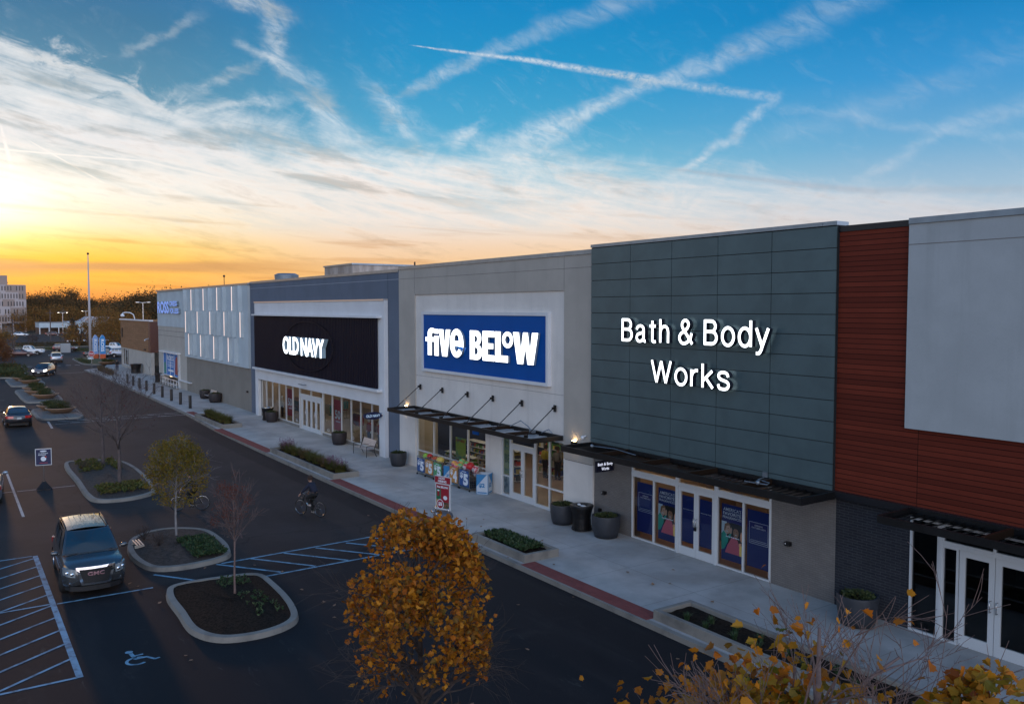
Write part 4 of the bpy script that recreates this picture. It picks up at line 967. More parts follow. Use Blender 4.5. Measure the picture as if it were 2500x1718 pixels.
def glyphs():
    G = {}
    G['f'] = ([[(0, .66), (.13, .66), (.13, .80)] + arc(.38, .80, .25, .20, 180, 95, 8)[1:] + [(.50, .985), (.50, .82)] + arc(.44, .76, .07, .07, 80, 180, 5) + [(.36, .66), (.50, .66), (.50, .50), (.36, .50), (.36, 0), (.13, 0), (.13, .50), (0, .50)]], .52)
    G['i'] = ([[(0, 0), (.24, 0), (.24, .72), (0, .72)], [(0, .80), (.24, .80), (.24, .96), (0, .96)]], .28)
    G['v'] = ([[(.17, 0), (.44, 0), (.62, .96), (.38, .96), (.305, .38), (.23, .96), (-.02, .96)]], .60)
    G['e'] = ([arc(.36, .50, .36, .50, -38, 360 - 2, 34) + [(.24, .42)] + arc(.36, .42, .12, .22, 180, 330, 8), arc(.36, .64, .12, .16, 0, 180, 8) + [(.24, .58), (.48, .58)]], .76)
    G['B'] = ([[(0, 0), (.38, 0)] + arc(.38, .27, .27, .27, -80, 70, 9) + arc(.36, .745, .25, .255, -60, 90, 9) + [(0, 1)], [(.25, .18), (.25, .42), (.34, .42)] + arc(.34, .30, .09, .12, 90, -90, 6), [(.25, .60), (.25, .82), (.32, .82)] + arc(.32, .71, .08, .11, 90, -90, 6)], .68)
    G['E'] = ([[(0, 0), (.60, 0), (.60, .20), (.26, .20), (.26, .41), (.54, .41), (.54, .59), (.26, .59), (.26, .80), (.60, .80), (.60, 1), (0, 1)]], .64)
    G['L'] = ([[(0, 0), (.62, 0), (.62, .22), (.26, .22), (.26, 1), (0, 1)]], .34)
    G['o'] = ([arc(.26, .74, .26, .265, 0, 350, 24), arc(.26, .74, .12, .13, 0, 345, 18)], .56)
    G['W'] = ([[(.16, 0), (.42, 0), (.52, .52), (.62, 0), (.88, 0), (1.08, 1), (.82, 1), (.73, .42), (.63, 1), (.42, 1), (.32, .42), (.23, 1), (-.04, 1)]], 1.10)
    return G
GL = glyphs(); mb = MB()
def place(word, x0, x1, z0, h, gap=0.02):
    tot = sum(GL[c][1] for c in word); sc = (x1 - x0) / tot; x = x0
    for c in word: shape_on(mb, GL[c][0], x, z0, sc, YF - 0.21, 0.12, 0, 1, h); x += GL[c][1] * sc
place('five', -40.35, -36.3, 6.52, 1.46); place('BELoW', -35.75, -29.95, 6.50, 1.43)
mb.build('sign_letters', [M['glow_white'], M['letter_side']], S3)
RX = [-41.35, -38.88, -36.3, -33.95, -31.5, -29.0]
cn = canopy(S3, -42.05, -28.45, 3.38, 3.58, 20.2, YF, rods=[(x, 4.71) for x in RX], beams=7)
mb = MB(); mb.tube([(-31.9, 21.5, 3.62), (-31.2, 21.6, 3.95), (-30.6, 21.6, 3.75), (-30.2, 21.5, 3.62)], 0.02, 6); mb.build('conduit', M['coping'], cn); mb = MB(); mb.tube([(-29.6, 21.6, 3.6), (-29.2, 21.7, 3.78), (-28.8, 21.6, 3.66)], 0.02, 6); mb.box(-30.25, -29.95, 21.4, 21.55, 3.55, 3.68); mb.build('conduit', M['coping'], cn)
for xa, xb in ((-41.85, -34.65), (-33.25, -32.55), (-30.58, -28.4)): mb = MB(); mb.box(xa, xb, YG - 0.1, YG + 0.1, ZF, 0.20); mb.build('sill', M['alu'], S3)
window_unit(S3, -41.85, -34.65, 0.20, 3.3, (-39.98, -38.2, -36.42), (1.12,)); window_unit(S3, -33.25, -32.55, 0.20, 3.3, (), (1.12,)); window_unit(S3, -30.58, -28.4, 0.20, 3.3, (-29.5,), (1.12,))
mb = MB(); mb.frame(-32.55, -30.58, ZF, 3.3, YG - 0.065, YG + 0.065, 0.05, 0.01); mb.box(-32.5, -30.63, YG - 0.06, YG + 0.06, 2.62, 2.72); df = mb.build('door_frame', M['alu'], S3)
g = MB(); g.quad((-32.5, YG, 2.72), (-30.63, YG, 2.72), (-30.63, YG, 3.25), (-32.5, YG, 3.25)); g.build('glass', M['glass'], df)
door_leaf(S3, -32.49, -31.575, ZF + 0.01, 2.61, True); door_leaf(S3, -31.565, -30.64, ZF + 0.01, 2.61, False)
interior(S3, -41.95, -28.4, 3.9, 11.0, floor_brown, wall_cream, ceil_dark, lrows=((1.2, 0.25), (3.8, 0.3), (7.0, 0.3)))
mb = MB(); mb.box(-41.92, -41.88, 23.3, 33.0, ZF, 3.88); mb.box(-41.88, -38.6, 29.9, 30.0, ZF, 3.88); mb.build('navy_partition', wall_navy, S3)
# sidelight film: FIVE over BELOW stacked and a printed face below
mb = MB(); mb.box(-33.18, -32.62, YG + 0.02, YG + 0.03, 1.17, 3.2); fl = mb.build('window_film', material('striped_film', (0.45, 0.48, 0.22), 0.6, color2=(0.25, 0.36, 0.26), vscale=3, stretch=(1, 1, 6), cmin=.45, cmax=.55), S3)
mb = MB(); text_on(mb, 'FI', -33.12, -32.68, 2.45, 2.95, YG + 0.015, 0, 0.03); text_on(mb, 'BE', -33.12, -32.68, 1.72, 2.15, YG + 0.015, 0, 0.03); mb.build('lettering', material('dull_green_lettering', (0.16, 0.24, 0.16), 0.6), fl)
mb = MB(); mb.box(-33.18, -32.62, YG + 0.02, YG + 0.03, 0.28, 1.06); mb.build('window_film', material('grey_print_film', (0.42, 0.50, 0.55), 0.6, color2=(0.14, 0.20, 0.26), vscale=2.4, cmin=.5, cmax=.7), S3)
mb = MB(); mb.box(-38.05, -37.05, YG + 0.20, YG + 0.22, 1.20, 2.30); ps = mb.build('hiring_poster', material('green_poster', (0.10, 0.30, 0.20), 0.6, color2=(0.35, 0.45, 0.08), vscale=1.6, cmin=.45, cmax=.55), S3)
mb = MB(); text_on(mb, 'NOW HIRING', -37.98, -37.12, 2.08, 2.22, YG + 0.19, 0, 0.04); mb.build('lettering', material('poster_red', (0.35, 0.03, 0.03), 0.6), ps)
mb = MB(); mb.box(-34.4, -33.9, YF - 0.9, YF - 0.82, 3.0, 3.3); mb.box(-34.2, -34.1, YF - 0.85, YF, 3.3, 3.36); mb.build('blade_sign', M['sign_blue'], S3)
for x, z in ((-43.0, 3.42), (-27.6, 3.42)): wall_lamp(S3, x, YF, z)
mb = MB(); mb.tube([(-26.85, YF, 3.78), (-26.85, YF - 0.15, 3.76)], 0.03, 8); mb.ball((-26.87, YF - 0.2, 3.72), 0.08); mb.build('security_camera', M['portal_white'], S3, smooth=True)

# ---- 4. fragrance shop with the dark panelled front ---------------------------------------
S4 = thing('fragrance_store', 'shop with a dark grey panelled front and large white lit letters', 'shop', (-21, YF, 0), group='shops in the row')
X4, X5 = -26.45, -15.2
PX = [X4, -24.12, -21.93, -19.76, -17.53, X5]; PZ = [3.60, 3.77, 4.40, 5.03, 5.66, 6.29, 6.96, 7.58, 8.22, 8.83, 9.46, 10.12, 10.78, 11.42]
mb = MB(); mb.box(X4, X5, YF - 0.10, YF + 0.5, 3.60, 11.44); mb.build('panel_backing', M['joint'], S4)
mb = MB()
for a, b in zip(PX, PX[1:]):
    for c, d in zip(PZ, PZ[1:]): mb.box(a + 0.012, b - 0.012, YF - 0.135, YF - 0.10, c + 0.011, d - 0.011)
mb.build('cladding', M['cladding'], S4)
coping(S4, X4 - 0.01, X5 + 0.01, YF - 0.13, 11.56, 0.12, M['coping']); shell(S4, X4, X5, 11.5)
mb = MB(); wall_with_hole(mb, X4, X5, ZF - 0.15, 3.60, YG - 0.02, YG + 0.4, [(-24.15, -17.55, ZF - 0.15, 3.3)]); mb.build('lower_wall', M['brick_taupe'], S4)
mb = MB(); stroke_word(mb, 'Bath & Body', -24.24, -17.40, 7.78, 8.62, YF - 0.42, 0.17); stroke_word(mb, 'Works', -22.60, -18.97, 6.32, 7.13, YF - 0.42, 0.17)
mb.build('sign_letters', [M['glow_white'], M['letter_side_dark']], S4)
c4 = canopy(S4, -26.4, -15.1, 3.38, 3.60, 20.2, YF - 0.14, deck='louvre', beams=5)
mb = MB(); mb.ball((-25.3, 20.9, 3.66), 0.07); mb.tube([(-25.3, 20.9, 3.66), (-24.2, 21.1, 3.68), (-22.8, 20.9, 3.66)], 0.015, 6); mb.build('conduit', M['coping'], c4); mb = MB()
mb.box(-17.72, -17.55, YF - 0.19, YF - 0.13, 3.62, 3.78); mb.tube([(-17.63, YF - 0.2, 3.62), (-17.55, 21.3, 3.60), (-16.95, 21.1, 3.62), (-16.75, 20.75, 3.64), (-17.2, 20.6, 3.65), (-17.5, 20.6, 3.64)], 0.018, 6); mb.ball((-17.0, 20.62, 3.68), 0.07); mb.build('conduit', M['coping'], c4)
for xa, xb, br in ((-24.15, -21.75, (-22.95,)), (-19.85, -17.55, (-18.68,))):
    window_unit(S4, xa, xb, ZF + 0.02, 2.62, br); window_unit(S4, xa, xb, 2.74, 3.3, ())
    mb = MB(); mb.box(xa, xb, YG - 0.07, YG + 0.07, 2.62, 2.74); mb.build('window_head', M['alu'], S4)
mb = MB(); mb.box(-21.75, -21.66, YG - 0.07, YG + 0.07, ZF, 3.3); mb.box(-19.94, -19.85, YG - 0.07, YG + 0.07, ZF, 3.3); mb.box(-21.66, -19.94, YG - 0.07, YG + 0.07, 2.62, 2.74); mb.box(-21.66, -19.94, YG - 0.07, YG + 0.07, 3.22, 3.3); df = mb.build('door_frame', M['alu'], S4)
g = MB(); g.quad((-21.66, YG, 2.74), (-19.94, YG, 2.74), (-19.94, YG, 3.22), (-21.66, YG, 3.22)); g.build('glass', M['glass'], df)
mb = MB(); text_on(mb, 'Bath & Body Works', -21.55, -20.05, 2.86, 3.06, YG - 0.01, 0, 0.02); mb.build('lettering', M['black_metal'], df)
d1 = door_leaf(S4, -21.65, -20.805, ZF + 0.01, 2.61, True, stile=0.10, rail=0.30); d2 = door_leaf(S4, -20.795, -19.95, ZF + 0.01, 2.61, False, stile=0.10, rail=0.30)
mb = MB(); mb.box(-20.80, -20.72, YG - 0.16, YG - 0.10, 1.16, 1.28); mb.tube([(-20.80, YG - 0.13, 1.27), (-20.79, YG - 0.13, 1.36), (-20.74, YG - 0.13, 1.36), (-20.73, YG - 0.13, 1.27)], 0.008, 6); mb.build('padlock', M['black_metal'], d2)
interior(S4, -24.3, -17.4, 3.6, 6.0, floor_wood, wall_warm, wall_warm, lmat=M['ceiling_light_warm'], lrows=((0.8, 0.3), (3.0, 0.3)))
navyp = material('navy_poster', (0.003, 0.020, 0.190), 0.55)
thinw = material('poster_white', (0.75, 0.82, 0.92), 0.6)
def navy_poster(x0, x1, z0, z1, label):
    mb = MB(); mb.box(x0, x1, YG + 0.012, YG + 0.02, z0, z1); o = mb.build('window_poster', navyp, S4); o['label'] = label; return o
for x0, x1 in ((-23.90, -22.99), (-18.55, -17.62)):
    p = navy_poster(x0, x1, 0.48, 2.38, 'navy window poster with a thin white box of text'); mb = MB()
    mb.frame(x0 + 0.08, x1 - 0.08, 1.27, 1.99, YG + 0.006, YG + 0.010, 0.012)
    text_on(mb, 'OPENING', x0 + 0.30, x1 - 0.30, 1.86, 1.91, YG + 0.007, 0, 0.02); text_on(mb, 'OCTOBER 2021!', x0 + 0.18, x1 - 0.18, 1.78, 1.83, YG + 0.007, 0, 0.02)
    mb.box(x0 + 0.14, x1 - 0.14, YG + 0.006, YG + 0.010, 1.385, 1.395); mb.box(x0 + 0.11, x1 - 0.11, YG + 0.006, YG + 0.010, 1.33, 1.342); mb.build('lettering', thinw, p)
skin_a = material('print_light_skin', (0.75, 0.46, 0.34), 0.6); skin_b = material('print_brown_skin', (0.48, 0.24, 0.14), 0.6); teal = material('print_teal', (0.0, 0.42, 0.32), 0.6); pink = material('print_pink', (0.85, 0.16, 0.24), 0.6)
hair_a = material('print_dark_hair', (0.015, 0.010, 0.010), 0.7); hair_b = material('print_fair_hair', (0.30, 0.16, 0.08), 0.7); palebg = material('print_pale_blue', (0.65, 0.80, 0.92), 0.6); yel = material('print_yellow', (0.55, 0.38, 0.10), 0.6)
def flat(mb, pts, y): n = len(pts); mb.add([(p[0], y, p[1]) for p in pts], [tuple(range(n))])
def ell(cx, cz, rx, rz, a0=0, a1=360, n=20): return [(cx + rx * cos(radians(a0 + (a1 - a0) * k / n)), cz + rz * sin(radians(a0 + (a1 - a0) * k / n))) for k in range(n)]
for x0 in (-22.75, -19.66):
    x1 = x0 + 0.90; p = navy_poster(x0, x1, 0.44, 2.36, 'navy window poster with a photo of smiling women in teal and pink'); w = x1 - x0; zb, zt = 0.70, 1.76
    def X(u): return x0 + u * w
    def Zp(v): return zb + v * (zt - zb)
    def fl_(pts, y): return [(X(u), Zp(v)) for u, v in pts]
    MATS = [palebg, hair_a, teal, pink, skin_a, skin_b, hair_b, yel, M['white_decal']]; mb = MB(); y = YG + 0.010; k = [0]
    def put(mi, pts): k[0] += 1; mb.cur = mi; flat(mb, [(X(u), Zp(v)) for u, v in pts], y - 0.0006 * k[0])
    put(0, [(0, 0.45), (.25, .45), (.25, 1), (0, 1)]); put(1, [(.25, .3), (1, .3), (1, .98), (.5, 1), (.25, .95)])
    put(1, [(.55, .95), (.42, .8), (.44, .5), (.56, .35), (.9, .30), (1, .45), (1, .95), (.8, 1)]); put(3, [(.18, 0), (.30, .25), (.48, .50), (.62, .55), (.80, .46), (.88, .2), (.86, 0)]); put(5, ell(.70, .70, .13, .17)); put(5, [(.64, .6), (.76, .6), (.78, .5), (.68, .48)])
    put(1, [(.58, .80), (.62, .90), (.78, .90), (.84, .74), (.78, .82), (.66, .84)]); put(2, [(0, .06), (.14, .10), (.32, .36), (.36, .60), (.50, .68), (.42, .48), (.30, .52), (.12, .70), (0, .58)]); put(4, ell(.28, .78, .15, .17)); put(6, [(.12, .70), (.16, .92), (.34, .99), (.46, .88), (.36, .90), (.24, .86), (.18, .70)]); put(4, [(.40, .62), (.50, .66), (.52, .80), (.46, .86), (.42, .76)])
    put(8, ell(.27, .70, .05, .018)); put(8, ell(.70, .635, .045, .016)); put(1, ell(.22, .80, .022, .012)); put(1, ell(.33, .80, .022, .012)); put(1, ell(.65, .745, .02, .011)); put(1, ell(.75, .745, .02, .011))
    put(7, [(.88, 0), (1, 0), (1, .34), (.88, .36)]); put(5, ell(.97, .62, .05, .16)); put(5, [(.84, .30), (.98, .34), (.98, .42), (.86, .40)])
    mb.build('printed_photo', MATS, p)
    mb = MB(); text_on(mb, "AMERICA'S", x0 + .06, x1 - .05, 2.13, 2.25, YG + 0.006, 0, 0.01, shear=0.2); text_on(mb, 'FAVORITE', x0 + .06, x1 - .05, 1.99, 2.10, YG + 0.006, 0, 0.02); text_on(mb, 'FRAGRANCES', x0 + .05, x1 - .04, 1.87, 1.96, YG + 0.006, 0, 0.015)
    text_on(mb, 'Bath & Body Works', x0 + .22, x1 - .10, 1.24, 1.29, YG - 0.012, 0, 0.01); mb.build('lettering', thinw, p)
for x0, x1 in ((-21.53, -20.92), (-20.68, -20.07)):
    p = navy_poster(x0, x1, 0.62, 2.30, 'navy film on a door leaf with a small white name'); mb = MB()
    text_on(mb, 'Bath & Body Works', x0 + .06, x1 - .06, 1.79, 1.83, YG + 0.006, 0, 0.015); mb.build('lettering', thinw, p)
for x in (-25.75, -16.85):
    mb = MB(); mb.box(x - 0.09, x + 0.09, YG - 0.16, YG - 0.02, 1.55, 1.67); w_ = mb.build('wall_lamp', M['black_metal'], S4)
    mb = MB(); mb.ball((x - 0.04, YG - 0.165, 1.62), 0.018, 8, 6); mb.build('lamp_lens', material('lamp_glass', (.8, .8, .8), .3), w_)
mb = MB(); mb.box(-26.12, -25.96, YG - 0.10, YG - 0.02, 0.70, 0.92); mb.build('socket_box', M['black_metal'], S4)
mb = MB(); mb.box(-25.25, -25.15, 21.02, 21.90, 2.62, 3.04); b = mb.build('blade_sign', material('dark_navy_box', (0.004, 0.005, 0.02), 0.4), S4)
mb = MB(); text_on_x(mb, 'Bath & Body', 21.08, 21.84, 2.83, 2.98, -25.145, 0.01); text_on_x(mb, 'Works', 21.27, 21.65, 2.68, 2.80, -25.145, 0.01); mb.build('lettering', M['glow_white_dim'], b)

# ---- 5. vacant unit with timber boards and a grey panel ------------------------------------
S5 = thing('vacant_store', 'empty unlit shop at the right edge, clad in reddish boards beside a pale grey panel', 'shop', (-9, YF, 0), group='shops in the row')
X6 = 6.0
mb = MB(); mb.box(X5, -12.99, YF, YF + 0.5, 3.62, 11.26); mb.box(-12.99, X6, YF, YF + 0.5, 3.62, 5.74); mb.build('timber_cladding', M['wood'], S5)
mb = MB(); mb.box(-12.99, X6, YF - 0.12, YF + 0.5, 5.74, 11.28); mb.build('grey_panel', M['stucco_grey'], S5)
joints(S5, [(-12.98, 10.73, X6, 10.73)], YF - 0.12, M['joint_grey'], 0.02)
coping(S5, X5, -13.0, YF, 11.41, 0.17, M['coping_dark']); coping(S5, -12.99, X6, YF - 0.12, 11.44, 0.16); shell(S5, X5, X6, 11.4)
mb = MB(); mb.box(X5, X6, YG - 0.25, YG + 0.4, 3.42, 3.62); mb.build('dark_band', M['coping_dark'], S5)
mb = MB(); wall_with_hole(mb, X5, X6, ZF - 0.15, 3.42, YG - 0.02, YG + 0.4, [(-12.85, X6 - 1, ZF - 0.15, 3.3)]); mb.build('lower_wall', M['brick_dark'], S5)
canopy(S5, -12.75, X6, 3.40, 3.60, 20.2, YG - 0.25, deck='louvre', beams=7)
dk = glass_material('dark_shop_glass', (0.20, 0.24, 0.26), 0.01)
window_unit(S5, -12.85, -12.02, ZF, 3.3, (), (), glass=dk); window_unit(S5, -11.96, -11.50, ZF, 2.72, (), (), glass=dk); window_unit(S5, -11.96, X6 - 1, 2.78, 3.3, (-10.6, -9.2), (), glass=dk)
mb = MB(); mb.box(-12.02, -11.93, YG - 0.08, YG + 0.07, ZF, 3.3); mb.box(-11.93, -9.2, YG - 0.075, YG + 0.07, 2.70, 2.79); mb.build('door_frame', M['alu'], S5)
door_leaf(S5, -11.48, -10.58, ZF + 0.01, 2.69, True, stile=0.15, rail=0.30, glass=dk); door_leaf(S5, -10.565, -9.66, ZF + 0.01, 2.69, False, stile=0.15, rail=0.30, glass=dk); window_unit(S5, -9.6, X6 - 1, ZF, 2.70, (-8.0, -6.4, -4.8), (), glass=dk)
mb = MB(); text_on(mb, 'S', -10.00, -9.90, 2.92, 3.04, YG - 0.02, 0, 0.02); mb.build('lettering', M['white_decal'], S5)
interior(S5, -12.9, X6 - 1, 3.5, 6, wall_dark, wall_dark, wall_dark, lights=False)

# ---- roof things ----------------------------------------------------------------------------
t = thing('roof_bulkhead', 'blocky plant room standing on the roof behind the white portal shop', 'plant room', (-77, 35, 10.4))
mb = MB(); mb.box(-80.7, -73.8, 32, 38.5, 10.3, 13.1); mb.build('wall', material('weathered_panel', (0.50, 0.42, 0.36), 0.7, color2=(0.30, 0.24, 0.20), vscale=1.2, stretch=(1, 1, 0.3), detail=9), t)
mb = MB(); mb.box(-80.8, -73.7, 31.9, 38.6, 13.1, 13.25); mb.build('cap', M['coping'], t)
t = thing('roof_vent', 'rounded grey exhaust hood on the roof of the slate blue shop', 'roof vent', (-86.2, 30, 10.4))
mb = MB(); mb.lathe([(1.5, 0), (1.5, 1.5), (1.2, 1.6), (1.25, 2.2), (0.9, 2.35)], (-86.2, 30, 10.3), 20); mb.build('hood', M['coping'], t, smooth=True, auto=40)
mb = MB(); mb.box(-88.2, -84.2, 28.6, 31.4, 10.3, 11.6); mb.build('curb', M['roofing'], t)
mb = MB(); mb.tube([(-57.5, 30, 10.4), (-57.5, 30, 12.55)], 0.07, 6); tag(mb.build('roof_pipe', M['black_metal']), 'short dark vent pipe on the roof near the beige shop', 'vent pipe')
mb = MB(); mb.tube([(-87.6, 24, 10.4), (-87.6, 24, 12.3)], 0.04, 6); mb.ball((-87.6, 24, 12.3), 0.12, 8, 6); tag(mb.build('roof_mast', M['black_metal']), 'thin mast with a small knob on the roof above the lit strips', 'mast')
mb = MB(); mb.box(-72.1, X6, 58, 60, 0, 11); structure(mb.build('rear_wall', M['stucco_taupe']))
# ------------------------------------------------------------------ foliage
def leafmat(name, cols, trans=0.35, rough=0.6):
    return material(name, cols[0], rough, island=cols, trans=trans, spec=0.25)
LM = {
 'orange': leafmat('orange_maple_leaf', [(0.20, 0.075, 0.008), (0.50, 0.19, 0.012), (0.66, 0.27, 0.02), (0.36, 0.10, 0.012), (0.17, 0.11, 0.02), (0.60, 0.17, 0.015)], 0.4),
 'orange_green': leafmat('turning_maple_leaf', [(0.11, 0.12, 0.015), (0.55, 0.22, 0.012), (0.20, 0.18, 0.02), (0.62, 0.18, 0.015), (0.42, 0.27, 0.03), (0.26, 0.06, 0.012)], 0.4),
 'yellow': leafmat('yellow_green_leaf', [(0.13, 0.13, 0.02), (0.26, 0.15, 0.018), (0.16, 0.15, 0.02), (0.32, 0.17, 0.02), (0.10, 0.10, 0.015)], 0.35),
 'red': leafmat('dull_red_leaf', [(0.14, 0.035, 0.02), (0.20, 0.055, 0.03), (0.10, 0.03, 0.02)], 0.3),
 'maroon': leafmat('maroon_bud', [(0.07, 0.012, 0.016), (0.10, 0.02, 0.02)], 0.1),
 'far': leafmat('distant_autumn_leaf', [(0.045, 0.035, 0.010), (0.075, 0.045, 0.012), (0.035, 0.035, 0.012), (0.09, 0.05, 0.014)], 0.15),
 'far_orange': leafmat('distant_orange_leaf', [(0.25, 0.10, 0.016), (0.15, 0.095, 0.02), (0.30, 0.11, 0.018), (0.12, 0.09, 0.02)], 0.2),
 'rust': leafmat('rust_brown_leaf', [(0.18, 0.055, 0.015), (0.12, 0.05, 0.014), (0.22, 0.075, 0.02), (0.09, 0.04, 0.012)], 0.25),
 'conifer': leafmat('conifer_needles', [(0.035, 0.028, 0.018), (0.05, 0.035, 0.02), (0.03, 0.03, 0.016)], 0.05),
 'ground': leafmat('ground_cover_leaf', [(0.025, 0.055, 0.022), (0.045, 0.085, 0.03), (0.02, 0.04, 0.02), (0.10, 0.13, 0.06)], 0.15),
 'grass': leafmat('ornamental_grass_blade', [(0.12, 0.12, 0.025), (0.07, 0.09, 0.02), (0.17, 0.13, 0.04), (0.05, 0.07, 0.02)], 0.25),
 'drygrass': leafmat('dry_grass_blade', [(0.16, 0.09, 0.04), (0.12, 0.09, 0.03), (0.20, 0.12, 0.06), (0.07, 0.06, 0.02)], 0.25),
 'purple': leafmat('purple_flower_spike', [(0.16, 0.07, 0.14), (0.22, 0.10, 0.18), (0.12, 0.05, 0.09)], 0.2),
 'juniper': leafmat('juniper_sprig', [(0.045, 0.065, 0.020), (0.075, 0.085, 0.028), (0.03, 0.045, 0.018)], 0.15),
 'brownbush': leafmat('brown_bush_twig', [(0.055, 0.035, 0.028), (0.08, 0.045, 0.032)], 0.1),
}
M['bark'] = material('grey_bark', (0.10, 0.075, 0.070), 0.9, var=0.3, vscale=12, bump=0.6, bscale=40, bdist=0.01, stretch=(1, 1, 0.3))
M['bark_pale'] = material('pale_bark', (0.26, 0.24, 0.235), 0.85, var=0.2, vscale=10, bump=0.4, bscale=40, bdist=0.008, stretch=(1, 1, 0.3))
M['bark_red'] = material('reddish_bark', (0.17, 0.11, 0.095), 0.85, var=0.2, vscale=10)
M['bark_dark'] = material('dark_bark', (0.055, 0.04, 0.035), 0.9, var=0.3, vscale=10)

R = random.Random(11)
def interp_(tab, x):
    for (a, va), (b, vb) in zip(tab, tab[1:]):
        if x <= b: return va + (vb - va) * max(0, (x - a)) / (b - a)
    return tab[-1][1]
def rv(s=1.0): return Vector((R.gauss(0, s), R.gauss(0, s), R.gauss(0, s)))
MAPLE = [(0, -.06), (.14, -.04), (.38, .02), (.36, .20), (.56, .40), (.40, .52), (.30, .56), (.24, .74), (.08, .82), (0, 1.0), (-.08, .80), (-.24, .76), (-.32, .56), (-.38, .50), (-.54, .44), (-.36, .22), (-.40, .04), (-.12, -.03)]
OVAL = [(0, 0), (.26, .35), (.22, .7), (0, 1), (-.22, .7), (-.26, .35)]
def leaf(mb, p, size, shape=MAPLE, n=None, up=None, fold=0.25):
    d = up if up is not None else Vector((R.gauss(0, 1), R.gauss(0, 1), R.gauss(-0.5, .7)))
    d = d.normalized(); s = d.cross(n if n is not None else rv()).normalized(); nn = s.cross(d)
    vs = []; fold = fold * R.uniform(-.6, 3.2); cu = R.uniform(-.45, .45); ax = R.uniform(.7, 1.05)
    for u, v in shape: vs.append(p + s * (u * size * ax) + d * (v * size) + nn * (abs(u) * size * fold + (v * v) * -size * cu))
    b = len(mb.v); k = len(shape)
    mb.v.extend([tuple(v) for v in vs]); mb.v.append(tuple(p + d * (0.3 * size)))
    for i in range(k): mb.f.append([b + i, b + (i + 1) % k, b + k]); mb.m.append(mb.cur)
def branch(mb, p, d, length, r, depth, tips, spread=0.6, nseg=4, gravity=0.03, kids=(2, 4), minr=0.004, sides=5, lift=0.15, ratio=(0.55, 0.8)):
    pts = [Vector(p)]; rad = [r]; d = d.normalized(); q = Vector(p)
    for i in range(nseg):
        d = (d + rv(0.10) + Vector((0, 0, lift * 0.3 - gravity))).normalized(); q = q + d * (length / nseg)
        pts.append(q.copy()); rad.append(max(minr * 0.7, r * (1 - 0.55 * (i + 1) / nseg)))
    mb.tube(pts, rad, sides if r > 0.012 else 3, cap=False)
    tips.append((pts[-1], d, depth))
    for i in range(1, len(pts)): tips.append((pts[i], d, depth)) if depth <= 1 else None
    if depth <= 0: return
    for k in range(R.randint(*kids)):
        t = R.uniform(0.35, 1.0); i = min(nseg - 1, int(t * nseg)); base = pts[i].lerp(pts[i + 1], t * nseg - i)
        ax = d.cross(rv()).normalized(); nd = (d + ax * R.uniform(spread * 0.6, spread * 1.3)).normalized()
        branch(mb, base, nd, length * R.uniform(*ratio), max(minr, rad[i] * 0.62), depth - 1, tips, spread, max(2, nseg - 1), gravity, kids, minr, sides, lift, ratio)

